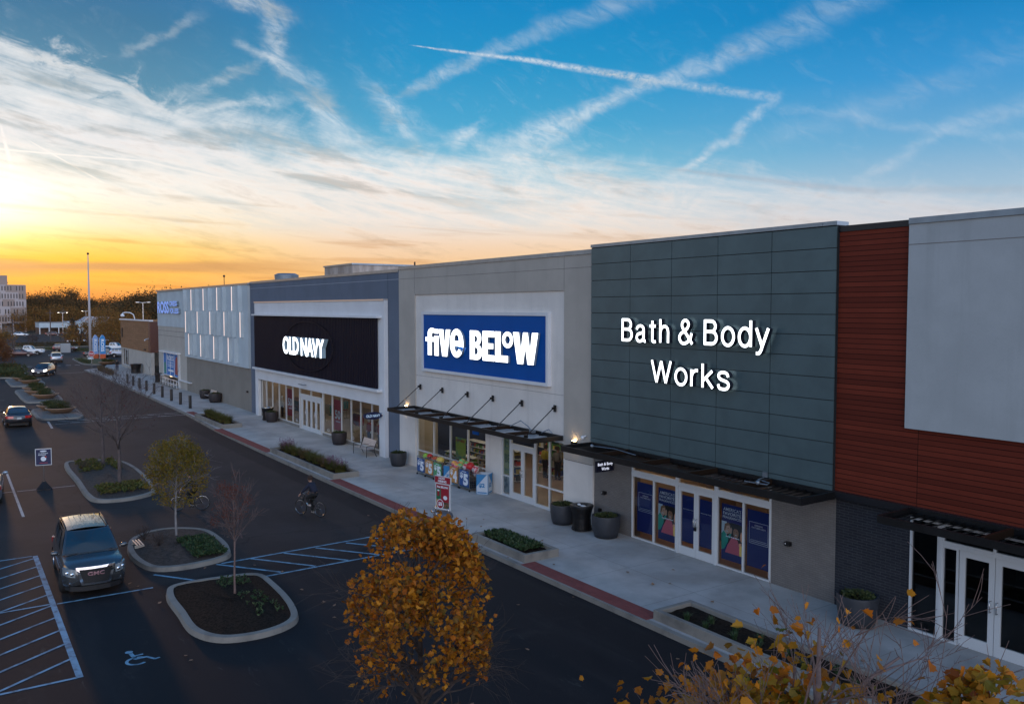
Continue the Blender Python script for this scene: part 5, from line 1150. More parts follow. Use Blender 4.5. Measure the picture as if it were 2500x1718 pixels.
# ---- the orange maple in front (crown by branches, leaves kept inside an egg-shaped crown)
def egg(z): return 1.0
def maple(name, label, base, trunk_h, trunk_r, crown_c, crown_r, nleaf, lsize, lmat, bark, limbs, seed, depth=3, density=None, group=None, twigs=0, shape=MAPLE, leafclip=None, cat='tree', length=None, spread=0.6, fill=0.0, shapef=None, clump=1.0):
    global R; R = random.Random(seed)
    t = thing(name, label, cat, base, group=group); b = Vector(base); cc = Vector(crown_c)
    mb = MB(); top = b + Vector((R.uniform(-.05, .05), R.uniform(-.05, .05), trunk_h))
    zt = cc.z + crown_r[2] * 0.75
    mb.tube([b - Vector((0, 0, 0.05)), b + Vector((0, 0, 0.12)), b.lerp(top, .5) + rv(.02), top, top.lerp(Vector((cc.x, cc.y, zt)), .5) + rv(.04), Vector((cc.x, cc.y, zt))], [trunk_r * 1.5, trunk_r * 1.1, trunk_r, trunk_r * .9, trunk_r * .5, trunk_r * .15], 8)
    mb.build('trunk', bark, t, smooth=True)
    mb = MB(); tips = []
    for k in range(limbs):
        h = R.uniform(0.0, 0.75); p = top.lerp(Vector((cc.x, cc.y, zt)), h); a = k * 2.4 + R.uniform(-.3, .3)
        d = Vector((cos(a), sin(a), R.uniform(0.5, 1.3) + h * 0.6)); ln = (length or crown_r[0] * 1.05) * (1 - 0.45 * h) * R.uniform(.8, 1.1)
        branch(mb, p, d, ln, trunk_r * 0.42 * (1 - .4 * h), depth, tips, spread)
    mb.build('branches', bark, t, smooth=True)
    mb = MB()
    def inside(p, k=1.0):
        q = p - cc; return (q.x / crown_r[0]) ** 2 + (q.y / crown_r[1]) ** 2 + (q.z / crown_r[2]) ** 2 < k
    n = 0; tries = 0
    tp = [x for x in tips if x[2] <= 1 and inside(x[0], 1.25)]
    if not tp: tp = tips
    cl_ = R.sample(tp, max(1, min(len(tp), int(len(tp) * clump) or 1)))
    while n < nleaf and tries < nleaf * 12:
        tries += 1; p, d, dep = R.choice(cl_ if R.random() < .82 else tp); q = p + rv(lsize * 1.5)
        if R.random() < fill:
            u = rv().normalized() * R.uniform(.55, 1.0) ** .5; sf = shapef((u.z + 1) / 2) if shapef else 1.0
            g = sin(u.x * 5.1 + seed) * sin(u.y * 4.7 + 1.3 * seed) * sin(u.z * 6.3 + .7 * seed)
            if g > .10: continue
            rr = 1 + .30 * sin(u.x * 7 + u.y * 5 + seed) * sin(u.z * 8 + seed * .3) + R.gauss(0, .05)
            q = cc + Vector((u.x * crown_r[0] * sf * rr, u.y * crown_r[1] * sf * rr, u.z * crown_r[2])); 
        elif shapef and hypot((q.x - cc.x) / crown_r[0], (q.y - cc.y) / crown_r[1]) > 1.05 * shapef(max(0, min(1, (q.z - cc.z) / crown_r[2] / 2 + .5))): continue
        if not inside(q, 1.2): continue
        if leafclip and not leafclip(q): continue
        leaf(mb, q, lsize * R.uniform(.65, 1.2), shape); n += 1
    mb.build('crown', lmat, t)
    return t, tips
maple('maple_tree', 'dense round orange maple standing alone in front of the hatched crossing', (-13.5, 7.1, 0.15), 1.15, 0.085, (-13.5, 7.1, 3.3), (1.30, 1.25, 1.95), 5200, 0.10, LM['orange'], M['bark_dark'], 24, 5, 3, length=1.5, spread=0.75, fill=.0, clump=.13, shapef=lambda h: interp_([(0, .6), (.25, .95), (.6, 1.05), (.8, 1.1), (.93, 1.0), (1, .9)], h))
# nearest maple: bare twigs above, leaves low and to the right
def clipn(q):
    z = 6.05 - 0.30 * abs(q.x + 3.6) + (0.25 if q.x > -2.6 else 0)
    return q.z < z - 0.15 + R.gauss(0, 0.12) or R.random() < 0.018
nt_, ntips = maple('maple_tree', 'nearest maple at the lower right, bare twigs rising out of orange and green leaves', (-5.0, 7.0, 0.15), 2.4, 0.10, (-5.0, 7.0, 4.1), (2.5, 1.7, 2.4), 90, 0.10, LM['orange'], M['bark_red'], 12, 9, 4, length=1.65, spread=0.45)
def leaf_clusters(t, clusters, lmat, size, seed):
    global R; R = random.Random(seed); mb = MB(); tw = MB()
    for c, r, n in clusters:
        c = Vector(c); root = Vector((base_of(t).x, base_of(t).y, c.z - 1.0)); ks = []
        for k in range(max(3, n // 40)):
            q = c + Vector((R.gauss(0, r[0] * .55), R.gauss(0, r[1] * .55), R.gauss(0, r[2] * .5))); mid = root.lerp(q, .55) + rv(.08)
            tw.tube([root.lerp(q, .1), root.lerp(q, .3) + rv(.05), mid, q + rv(.03)], [.012, .010, .006, .002], 4, cap=False); ks.append(q); ks.append(mid.lerp(q, .7))
        for i in range(n):
            k = R.choice(ks); q = k + Vector((R.gauss(0, r[0] * .28), R.gauss(0, r[1] * .28), R.gauss(0, r[2] * .28)))
            leaf(mb, q, size * R.uniform(.6, 1.25), MAPLE)
    mb.build('crown', lmat, t); tw.build('branches', M['bark_red'], t)
leaf_clusters(nt_, [((-5.45, 6.9, 4.88), (.6, .7, .36), 800), ((-4.75, 6.9, 4.92), (.6, .7, .36), 900), ((-5.1, 6.8, 4.5), (1.1, .9, .45), 1300), ((-4.2, 6.8, 4.95), (.4, .6, .32), 420), ((-3.38, 6.9, 5.82), (.20, .28, .24), 300), ((-3.7, 6.9, 5.42), (.28, .3, .28), 300), ((-3.2, 6.8, 5.45), (.2, .3, .3), 160), ((-4.1, 6.8, 4.7), (.6, .6, .35), 500)], LM['orange_green'], .115, 71)
leaf_clusters(nt_, [((-6.4, 7.0, 4.55), (.8, .7, .5), 170), ((-7.4, 7.1, 4.25), (.5, .5, .35), 34), ((-6.1, 7.0, 5.2), (.5, .6, .4), 50), ((-5.3, 7.0, 5.8), (.7, .6, .4), 16), ((-4.0, 7.0, 6.1), (.6, .5, .3), 9), ((-6.0, 6.9, 4.0), (.9, .8, .35), 200)], LM['orange'], .11, 72)
maple('young_tree', 'small yellow-green tree with a thin pale trunk on its kerbed island', (-34.1, 7.35, 0.2), 1.5, 0.04, (-34.1, 7.4, 2.72), (1.3, 1.15, 1.42), 8000, 0.085, LM['yellow'], M['bark_pale'], 22, 21, 3, shape=OVAL, length=.95, spread=0.7, fill=.48, clump=.3, shapef=lambda h: interp_([(0, .9), (.3, 1.1), (.55, 1.1), (.75, .95), (.9, .75), (1, .55)], h))
maple('young_tree', 'sparse reddish sapling on the dark mulch island', (-26.05, 7.3, 0.2), 1.3, 0.032, (-26.05, 7.3, 2.6), (0.62, 0.62, 1.5), 1500, 0.045, LM['red'], M['bark_red'], 18, 33, 3, shape=OVAL, length=0.8, spread=0.35, clump=.3)
maple('bare_tree', 'bare tree with a few dark buds, rear one of the pair on the long island', (-52.3, 7.4, 0.2), 1.9, 0.085, (-52.3, 7.4, 3.6), (1.9, 1.9, 1.7), 150, 0.09, LM['maroon'], M['bark'], 12, 41, 4, shape=OVAL, length=1.7, spread=0.42, group='pair of bare trees')
maple('bare_tree', 'bare tree with a forked crown, front one of the pair on the long island', (-45.7, 7.2, 0.2), 1.75, 0.09, (-45.7, 7.2, 3.4), (2.1, 2.1, 1.8), 170, 0.085, LM['maroon'], M['bark'], 13, 43, 4, shape=OVAL, length=1.9, spread=0.42, group='pair of bare trees')

# ---- distant trees: clusters of leaf-sized faces on limbs
def cloud_tree(name, label, base, h, w, lmat, seed, nleaf=2500, ls=0.9, trunk=0.3, cat='tree', group=None, conic=False, low=0.15, clumps=22):
    global R; R = random.Random(seed)
    t = thing(name, label, cat, base, group=group); b = Vector(base)
    mb = MB(); mb.tube([b, b + Vector((0, 0, h * 0.45)), b + Vector((R.uniform(-.3, .3), 0, h * 0.8))], [trunk, trunk * .7, trunk * .2], 6)
    C = []
    for k in range(clumps):
        if conic: f = R.random(); z = h * (low + (1 - low) * f); r = w * 0.5 * (1 - f) ** 0.8 * R.uniform(.5, 1)
        else:
            z = h * R.uniform(low + .1, .93); f = (z / h - low) / (1 - low); r = w * 0.5 * sqrt(max(0.03, 1 - (2 * f - 0.9) ** 2)) * R.uniform(.35, .95)
        a = R.uniform(0, 2 * pi); c = b + Vector((r * cos(a), r * sin(a), z)); C.append((c, w * R.uniform(.10, .20)))
        mb.tube([b + Vector((0, 0, max(h * .15, z * .55))), c], [trunk * .3, trunk * .08], 4, cap=False)
    mb.build('trunk', M['bark_dark'], t)
    mb = MB()
    for i in range(nleaf):
        c, r = R.choice(C); q = c + rv(r * 0.48)
        if q.z < b.z + h * 0.06: continue
        leaf(mb, q, ls * R.uniform(.6, 1.3), OVAL, fold=.2)
    mb.build('crown', lmat, t)
    return t
far = []
G_ = 'wooded skyline beyond the car park'
P1 = cloud_tree('tree', 'x', (-420, 46, 0), 16.6, 22, LM['far'], 101, 15000, .62, group=G_, low=0.05, clumps=40)
P2 = cloud_tree('tree', 'x', (-420, 66, 0), 12.5, 20, LM['far'], 102, 13000, .62, group=G_, low=0.05, clumps=34)
P3 = cloud_tree('tree', 'x', (-420, 90, 0), 13.5, 24, LM['far'], 103, 15000, .62, group=G_, low=0.05, clumps=44)
P1['label'] = 'tall rounded dark tree rising highest left of the flagpole on the skyline'
P2['label'] = 'lower dark tree on the skyline just right of the flagpole'
P3['label'] = 'broad dark tree on the skyline towards the pale shop'
spots = [(-432, 26, 1.02, 'dark tree showing just right of the white office block'), (-425, 34, .90, 'low dark skyline tree between the office block and the tallest tree'), (-440, 41, .86, 'dark tree behind the shopfront building, left of the tallest tree'), (-415, 54, .90, 'dark skyline tree directly behind the flagpole'),
         (-470, 60, .9, 'farther dark tree seen past the flagpole'), (-410, 74, .86, 'dark skyline tree in the dip right of the flagpole'), (-480, 82, 1.0, 'small far tree poking above the dip in the skyline'), (-380, 82, .98, 'dark tree where the skyline climbs towards the shops'),
         (-330, 62, .86, 'dark rounded tree above the curved street lamp'), (-300, 56, 1.06, 'tall dark tree just left of the pale shop'), (-315, 66, 1.0, 'dark tree partly behind the double street lamp'), (-290, 64, 1.02, 'dark tree half hidden by the pale shop wall'), (-350, 80, 1.0, 'dark tree behind the brown boarded building'), (-450, 20, 1.0, 'dark tree hidden mostly by the office block'), (-440, 10, .95, 'dark tree at the left edge behind the office block'), (-500, 45, 1.05, 'farthest tree in the gap of the skyline left of the flagpole'), (-300, 78, 1.0, 'dark tree behind the brown building roof line'), (-270, 72, .9, 'dark tree low behind the roofs of the pale shop')]
HS = [16.0, 13.6, 14.6, 13.4, 12.4, 12.6, 13.6, 13.4, 13.0, 14.2, 13.6, 13.2, 13.0, 15.5, 15, 14.6, 12.6, 11.6]
for i, (x, y, s, lb) in enumerate(spots):
    b_ = (P1, P2, P3)[i % 3]; k = HS[i] / (17.4, 13.2, 14.2)[i % 3]; dup(b_, (x, y, 0), R.uniform(0, 6), lb, G_, (k * 1.1, k * 1.1, k))
# lower orange understorey in front of the dark trees
Q1 = cloud_tree('tree', 'low olive and orange tree at the foot of the skyline, right of the office block', (-372, 30, 0), 9.5, 18, LM['far_orange'], 105, 6000, 0.55, group='lower autumn trees', low=0.03, clumps=30)
for i, (x, y, s, lb) in enumerate([(-375, 42, 1.0, 'low autumn tree behind the long white shopfront building'), (-372, 54, .95, 'low autumn tree behind the tall cone-shaped tree'), (-360, 68, 1.0, 'low autumn tree behind the domed orange tree'), (-330, 50, .8, 'small autumn tree beside the flagpole foot'), (-345, 80, 1.1, 'low autumn tree behind the street lamps'), (-385, 20, .9, 'low autumn tree at the right foot of the office block')]):
    dup(Q1, (x, y, 0), i * 1.1, lb, 'lower autumn trees', s)
cloud_tree('tree', 'wide domed orange-green tree between the flagpole and the brown building', (-217, 36.5, 0), 7.3, 17, LM['far_orange'], 111, 12000, 0.32, low=0.03, clumps=70)
cloud_tree('tree', 'smaller orange tree behind the feather banners', (-226, 28, 0), 6.0, 8, LM['far_orange'], 112, 2000, 0.42, low=0.03, clumps=26)
cloud_tree('conifer_tree', 'dark brown cone-shaped evergreen in front of the white shopfront building', (-269, 31.2, 0), 5.8, 4.6, LM['conifer'], 113, 2600, 0.35, conic=True, low=0.03, clumps=60)
cloud_tree('tree', 'orange-brown tree at the left edge on the grassy island, nearest of the distant trees', (-137, 6.2, 0.2), 4.4, 5.2, LM['rust'], 114, 9000, 0.15, trunk=0.22, low=0.22, clumps=44)
cloud_tree('tree', 'yellow-green tree behind the orange-brown tree at the left edge', (-188, 9.0, 0.0), 5.2, 7.5, LM['far_orange'], 115, 3000, 0.30, trunk=0.2, low=0.1, clumps=34)
cloud_tree('tree', 'small bare brownish tree on the far verge, left of the power pole', (-236, 18.5, 0), 3.0, 3.5, LM['brownbush'], 116, 500, 0.2, low=0.3, clumps=22, trunk=.1)
cloud_tree('tree', 'small bare brownish tree on the far verge, right of the power pole', (-236, 26.5, 0), 3.0, 3.2, LM['brownbush'], 117, 500, 0.2, low=0.3, clumps=22, trunk=.1)
def hedge(label, x0, y0, x1, y1, h, w, n, lmat, seed, ls=.25, z=0.1):
    global R; R = random.Random(seed); mb = MB()
    for i in range(n):
        t = R.random(); leaf(mb, Vector((x0 + (x1 - x0) * t + R.gauss(0, w * .4), y0 + (y1 - y0) * t + R.gauss(0, w * .2), z + R.random() ** .8 * h)), ls, OVAL)
    return tag(mb.build('hedge', lmat), label, 'hedge')
hedge('long low dark hedge running across the far edge of the car park', -226, 14, -224, 34, 1.1, 2.4, 3500, LM['far'], 120)
hedge('second length of dark hedge below the flagpole and banners', -224, 35, -216, 54, 1.1, 2.4, 2500, LM['far'], 121)
hedge('low shrubs on the long kerbed bed behind the dark van', -207, 18.6, -191, 28, .7, 2.0, 1800, LM['juniper'], 122)
hedge('shrubs along the kerb of the grassy island by the flagpole', -161, 19.4, -150.5, 19.6, .45, 1.2, 900, LM['juniper'], 123, .16, .2)

# ---- grasses, tufts and shrubs close by
def blades(mb, c, r, h, n, w=0.012, lean=0.5, seg=3):
    for i in range(n):
        a = R.uniform(0, 2 * pi); rr = r * sqrt(R.random()) * 0.45; p = Vector((c[0] + rr * cos(a), c[1] + rr * sin(a), c[2])); d = Vector((cos(a + R.gauss(0, .5)), sin(a + R.gauss(0, .5)), 0))
        hh = h * R.uniform(.55, 1.1); L_ = lean * r * R.uniform(.4, 1.6); s = Vector((-d.y, d.x, 0)) * w; vs = []
        for k in range(seg + 1):
            t = k / seg; q = p + d * (L_ * t * t) + Vector((0, 0, hh * (t - 0.25 * t * t * t))); ww = 1 - t * .85; vs += [q - s * ww, q + s * ww]
        b = len(mb.v); mb.v.extend([tuple(v) for v in vs])
        for k in range(seg): mb.f.append([b + 2 * k, b + 2 * k + 1, b + 2 * k + 3, b + 2 * k + 2]); mb.m.append(mb.cur)
def grass_clump(name, label, c, r, h, n, mats, group=None, cat='ornamental grass', spikes=0, w=0.012):
    global R; t = thing(name, label, cat, c, group=group); mb = MB(); blades(mb, c, r, h, n, w); mb.build('foliage', mats, t)
    if spikes:
        mb = MB()
        for i in range(spikes):
            a = R.uniform(0, 6.28); rr = r * R.uniform(.1, .8); x, y = c[0] + rr * cos(a), c[1] + rr * sin(a); z0 = c[2] + h * R.uniform(.5, .8)
            for k in range(7): leaf(mb, Vector((x, y, z0 + k * .045)) + rv(.012), .06, OVAL)
        mb.build('flower_spikes', LM['purple'], t)
    return t
R = random.Random(77)
ORD = ['first', 'second', 'third', 'fourth', 'fifth', 'sixth', 'seventh', 'eighth', 'ninth', 'tenth', 'eleventh', 'twelfth']
for i in range(6):
    x = -70.2 + i * 1.12; grass_clump('ornamental_grass', f'yellow-green grass clump in the farthest raised planter, {ORD[i]} from its left end', (x, 17.75 + R.uniform(-.15, .15), .33), .60, .80, 420, LM['grass'], 'grass clumps in the farthest planter', w=.014)
for i in range(9):
    x = -50.6 + i * 1.08; sp = 26 if i in (0, 1, 7, 8) else 0
    grass_clump('ornamental_grass', (f'grass clump with purple flower spikes in the planter by the white portal, {ORD[i]} from its left end' if sp else f'olive grass clump in the planter by the white portal, {ORD[i]} from its left end'), (x, 17.35 + R.uniform(-.12, .12), .31), .62, .66, 520, LM['grass'] if i % 3 else LM['drygrass'], 'grass clumps in the packed planter', spikes=sp)
for i in range(7):
    x = -132.6 + i * 1.5; grass_clump('ornamental_grass', f'dry reddish grass clump in the bed by the stop sign, {ORD[i]} from its left end', (x, 18.75, .15), .7, .95, 220, LM['drygrass'], 'dry grasses by the stop sign', w=.02)
# dark ground cover: too dense to count
def cover(label, pts_fn, n, size, lmat, seed, name='ground_cover'):
    global R; R = random.Random(seed); mb = MB()
    for i in range(n):
        p = pts_fn()
        for k in range(6):
            a = R.uniform(0, 6.28); leaf(mb, p + Vector((0, 0, R.uniform(0, .10))), size * R.uniform(.6, 1.1), OVAL, up=Vector((cos(a), sin(a), R.uniform(.3, 1.4))))
    return tag(mb.build(name, lmat), label, 'ground cover', kind='stuff')
cover('dark green ground cover filling the raised planter beside the orange maple', lambda: Vector((R.uniform(-26.95, -24.35), 17.38 + R.uniform(-.42, .42), .34 + R.random() * .08)), 480, .15, LM['ground'], 201)
cover('dark green ground cover on the yellow tree island', lambda: Vector((R.uniform(-33.2, -30.6), 7.75 + R.uniform(-.55, .55), .22)), 420, .15, LM['ground'], 202)
cover('green tufts along the back of the long island', lambda: Vector((R.uniform(-54.0, -50.2), R.choice((6.4, 7.0, 7.9)) + R.gauss(0, .16), .2)) if R.random() < .5 else Vector((-44.7 + R.uniform(-1.3, 1.0), 7.2 + R.uniform(-1.1, 1.0), .2)), 380, .17, LM['grass'], 203)
cover('thin green sprigs on the dark mulch island', lambda: Vector((-27.3 + R.uniform(-.4, .5), 7.6 + R.uniform(-.5, .5), .18)) if R.random() < .5 else Vector((R.uniform(-26, -23.7), R.uniform(7.3, 8.1), .18)), 90, .10, LM['ground'], 204)
cover('green shrubs covering the grassy island at the left edge', lambda: Vector((R.uniform(-147, -127.3), 7.0 + R.gauss(0, 1.1), .3 + R.random() * .4)), 1500, .32, LM['juniper'], 205)
R = random.Random(5)
for i, (x, y) in enumerate([(-16.5, 17.1), (-15.9, 17.45), (-15.7, 17.0), (-15.1, 17.5), (-14.8, 17.1), (-14.3, 17.55), (-14.0, 17.1), (-13.3, 17.35), (-12.6, 17.1), (-12.0, 17.5), (-11.3, 17.2)]):
    grass_clump('small_plant', f'small green tuft in the nearest planter, {ORD[i]} from the left', (x, y, .30), .17, .26, 60, LM['ground'], 'tufts in the nearest planter', cat='small plant', w=.016)
for x, y, lb in ((-34.2, 6.2, 'brown twiggy bush near the kerb end of the yellow tree island'), (-33.0, 6.5, 'second brown twiggy bush, beside the trunk of the yellow tree'), (-51.2, 6.3, 'reddish twiggy bush under the rear bare tree')):
    t = thing('bush', lb, 'bush', (x, y, .18)); mb = MB(); tips = []
    for k in range(26): branch(mb, Vector((x, y, .18)), Vector((R.gauss(0, .5), R.gauss(0, .5), 1)), .38, .006, 1, tips, .5, 3, kids=(2, 3))
    mb.build('twigs', M['bark_dark'], t); mb = MB()
    for k in range(260): leaf(mb, R.choice(tips)[0] + rv(.03), .035, OVAL)
    mb.build('foliage', LM['brownbush'], t)
# fallen leaves on the dark asphalt and pavement
LV = [(-29.1, 14.6, 0), (-33.5, 15.2, 0), (-29.6, 18.6, .15), (-28.8, 18.0, .15), (-30.2, 18.1, .15), (-20.8, 14.3, 0), (-25.0, 10.2, 0), (-45.2, 18.4, .15), (-38.6, 14.0, 0), (-20.9, 18.9, .15), (-17.8, 12.6, 0), (-15.2, 15.4, 0), (-23.8, 9.6, 0), (-27.9, 9.4, 0), (-29.9, 7.4, 0), (-24.6, 16.5, .16), (-12.2, 18.9, .15)]
lm = leafmat('fallen_leaf', [(.30, .13, .05), (.22, .10, .04), (.45, .42, .38)], .1)
LV += [(-13.5 + R.gauss(0, 1.8), 9.4 + abs(R.gauss(0, 1.0)), 0) for k in range(16)] + [(R.uniform(-34, -18), R.choice((5.0, 9.2, 16.05)) + R.gauss(0, .15), 0) for k in range(20)] + [(R.uniform(-26, -8), 16.9 + R.random() * 3.5, .15) for k in range(8)]
for i, (x, y, z) in enumerate(LV):
    mb = MB(); leaf(mb, Vector((x, y, z + .03)), .12, MAPLE, up=Vector((R.gauss(0, 1), R.gauss(0, 1), .05)), n=Vector((0, 0, 1)), fold=.12)
    tag(mb.build('fallen_leaf', lm), 'fallen leaf lying on the ground near the shops', 'leaf', 'fallen leaves')
# ------------------------------------------------------------------ vehicles (local axes: +x forward, z up, origin on the ground under the middle)
def paint(name, c, metal=0.6, rough=0.32, coat=1.0): return material(name, c, rough, metal=metal, coat=coat)
M['tyre'] = material('tyre_rubber', (0.012, 0.012, 0.012), 0.85, bump=0.2, bscale=60)
M['rim'] = material('alloy_rim', (0.45, 0.46, 0.48), 0.25, metal=1.0)
M['car_glass'] = material('car_glass', (0.012, 0.02, 0.024), 0.04, spec=1.0, coat=1.0)
M['car_glass_pale'] = material('sky_lit_car_glass', (0.03, 0.045, 0.055), 0.03, spec=1.0, coat=1.0)
M['trim'] = material('black_trim', (0.012, 0.012, 0.013), 0.5)
M['chrome'] = material('chrome', (0.75, 0.76, 0.78), 0.08, metal=1.0)
M['headlight'] = material('clear_headlight', (0.36, 0.40, 0.42), 0.10, metal=0.4, coat=1.0)
M['headlight_on'] = material('lit_headlight', (1, 1, .95), 0.2, emit=(1.0, 0.97, 0.9), estr=6.0)
M['taillight'] = material('red_taillight', (0.35, 0.008, 0.010), 0.15, coat=1.0, emit=(0.5, 0.01, 0.01), estr=0.12)
M['plate'] = material('number_plate', (0.5, 0.52, 0.5), 0.5)
def interp(tab, x):
    if x <= tab[0][0]: return tab[0][1]
    for (a, va), (b, vb) in zip(tab, tab[1:]):
        if x <= b:
            t = (x - a) / (b - a); t = t * t * (3 - 2 * t) * 0.5 + t * 0.5; return va + (vb - va) * t
    return tab[-1][1]
def wheel(parent, x, y, r, w, steer=0.0, spokes=5):
    s = 1 if y > 0 else -1
    mb = MB(); prof = [(r * .62, -w / 2 + .012), (r * .93, -w / 2), (r, -w / 2 + .03), (r, w / 2 - .03), (r * .93, w / 2), (r * .62, w / 2 - .012)]
    mb.lathe(prof, (0, 0, 0), 28, False, False)
    rot = Matrix.Translation((x, y, r)) @ Matrix.Rotation(steer, 4, 'Z') @ Matrix.Rotation(-pi / 2 * s, 4, 'X'); mb.xform(rot)
    t = mb.build('wheel', M['tyre'], parent, smooth=True, auto=50)
    mb = MB(); z0 = w / 2 - 0.05
    mb.lathe([(r * .64, -w / 2 + .02), (r * .64, w / 2 - .01), (r * .57, w / 2 - .012), (r * .55, z0)], (0, 0, 0), 28, False, False); mb.lathe([(r * .17, z0 - .02), (r * .15, z0 + .02), (.02, z0 + .028)], (0, 0, 0), 12, False, True)
    for k in range(spokes):
        a = 2 * pi * k / spokes
        for da in (-.10, .10):
            c0, s0 = cos(a + da * .6), sin(a + da * .6); c1, s1 = cos(a + da), sin(a + da); q = r * .035; px, py = -sin(a), cos(a)
            mb.add([(r * .12 * c0 - px * q, r * .12 * s0 - py * q, z0 + .01), (r * .12 * c0 + px * q, r * .12 * s0 + py * q, z0 + .01), (r * .59 * c1 + px * q, r * .59 * s1 + py * q, z0 + .02), (r * .59 * c1 - px * q, r * .59 * s1 - py * q, z0 + .02)], [(0, 1, 2, 3)])
    mb.xform(rot); mb.build('rim', M['rim'], t, smooth=False)
    mb = MB(); mb.lathe([(r * .6, -w / 2 + .03), (.01, -w / 2 + .03)], (0, 0, 0), 20, False, False); mb.lathe([(r * .6, z0 - .03), (.01, z0 - .03)], (0, 0, 0), 20, False, False); mb.xform(rot); mb.build('brake_disc', M['trim'], t)
    return t
def car_body(P):
    """side panels with cut wheel arches, bonnet/boot deck, front and rear ends, as one skin"""
    L_, W_ = P['L'], P['W']; x0, x1 = -L_ / 2, L_ / 2; N = P.get('N', 64); wr = P['wr'] * 1.13
    axles = (P['ax_r'], P['ax_f'])
    xs = [x0 + (x1 - x0) * i / N for i in range(N + 1)]
    rows = [0.0, .10, .22, .34, .46, .58, .70, .80, .88, .94, 1.0]
    mb = MB(); idx = {}
    def half(x, t):
        end = min((x - x0), (x1 - x)); rr = P.get('corner', .55); k = 1.0
        if end < rr: k = 1 - (1 - sqrt(max(0, 1 - (1 - end / rr) ** 2))) * P.get('taper', .30)
        w = W_ / 2 * k
        prof = interp([(0, .93), (.12, .985), (.35, 1.0), (.62, .995), (.85, .955), (1.0, .90)], t)
        return w * prof
    inside = {}
    for s in (-1, 1):
        for i, x in enumerate(xs):
            zb = interp(P['sill'], x); zt = interp(P['belt'], x)
            for j, t in enumerate(rows):
                z = zb + (zt - zb) * t; y = s * half(x, t); xx = x; ins = False
                for a in axles:
                    dx, dz = x - a, z - P['wr']
                    if hypot(dx, dz) < wr:
                        ins = True; d = max(1e-3, hypot(dx, dz)); xx = a + dx / d * wr; z = P['wr'] + dz / d * wr
                        if abs(dx) < 1e-3 and abs(dz) < 1e-3: z = P['wr'] + wr
                idx[(s, i, j)] = len(mb.v); mb.v.append((xx, y, z)); inside[(s, i, j)] = ins
        for i in range(N):
            for j in range(len(rows) - 1):
                ks = [(s, i, j), (s, i + 1, j), (s, i + 1, j + 1), (s, i, j + 1)]
                if all(inside[k] for k in ks): continue
                f = [idx[k] for k in ks]
                if s > 0: f.reverse()
                mb.f.append(f); mb.m.append(0)
    # deck between the shoulders
    cols = [-1, -.82, -.5, 0, .5, .82, 1]; J = len(rows) - 1; grid = {}
    for i, x in enumerate(xs):
        zt = interp(P['belt'], x); cr = interp(P['crown'], x); y = half(x, 1.0)
        for c, u in enumerate(cols):
            if c in (0, len(cols) - 1): grid[(i, c)] = idx[(-1 if c == 0 else 1, i, J)]
            else: grid[(i, c)] = len(mb.v); mb.v.append((x, y * u, zt + cr * (1 - u * u) ** .6))
    for i in range(N):
        for c in range(len(cols) - 1): mb.f.append([grid[(i, c)], grid[(i + 1, c)], grid[(i + 1, c + 1)], grid[(i, c + 1)]]); mb.m.append(0)
    # ends
    for i, sg in ((0, -1), (N, 1)):
        x = xs[i]; prev = None
        for j, t in enumerate(rows):
            a, b = idx[(-1, i, j)], idx[(1, i, j)]; row = [a]; zc = mb.v[a][2]; bul = P.get('bulge', .10) * interp([(0, .4), (.3, 1), (.7, .9), (1, .35)], t)
            for u in (-.66, -.33, 0, .33, .66): row.append(len(mb.v)); mb.v.append((x + sg * bul * (1 - u * u), abs(mb.v[a][1]) * u, zc + (interp(P['crown'], x) if j == J else 0) * (1 - u * u)))
            row.append(b)
            if prev:
                for k in range(6):
                    f = [prev[k], prev[k + 1], row[k + 1], row[k]]
                    if sg < 0: f.reverse()
                    mb.f.append(f); mb.m.append(0)
            prev = row
    return mb
def patch(c00, c10, c11, c01, nu, nv, bow=(0, 0, 0), bowv=(0, 0, 0)):
    A, B, C, D = map(Vector, (c00, c10, c11, c01)); bow = Vector(bow); bowv = Vector(bowv)
    def S(u, v):
        p = A.lerp(B, u).lerp(D.lerp(C, u), v); return p + bow * (4 * u * (1 - u)) + bowv * (4 * v * (1 - v))
    return S
def emit_patch(mb, S, u0, u1, v0, v1, off=0.0, nu=10, nv=6, flip=False):
    vs = []
    for i in range(nu + 1):
        for j in range(nv + 1):
            u = u0 + (u1 - u0) * i / nu; v = v0 + (v1 - v0) * j / nv; p = S(u, v)
            if off:
                n = (S(min(1, u + .01), v) - S(u - .01 if u > .99 else u, v)).cross(S(u, min(1, v + .01)) - S(u, v - .01 if v > .99 else v)).normalized(); p = p + n * (-off if flip else off)
            vs.append(p)
    fs = [((i * (nv + 1) + j), ((i + 1) * (nv + 1) + j), ((i + 1) * (nv + 1) + j + 1), (i * (nv + 1) + j + 1)) for i in range(nu) for j in range(nv)]
    if flip: fs = [tuple(reversed(f)) for f in fs]
    mb.add(vs, fs)
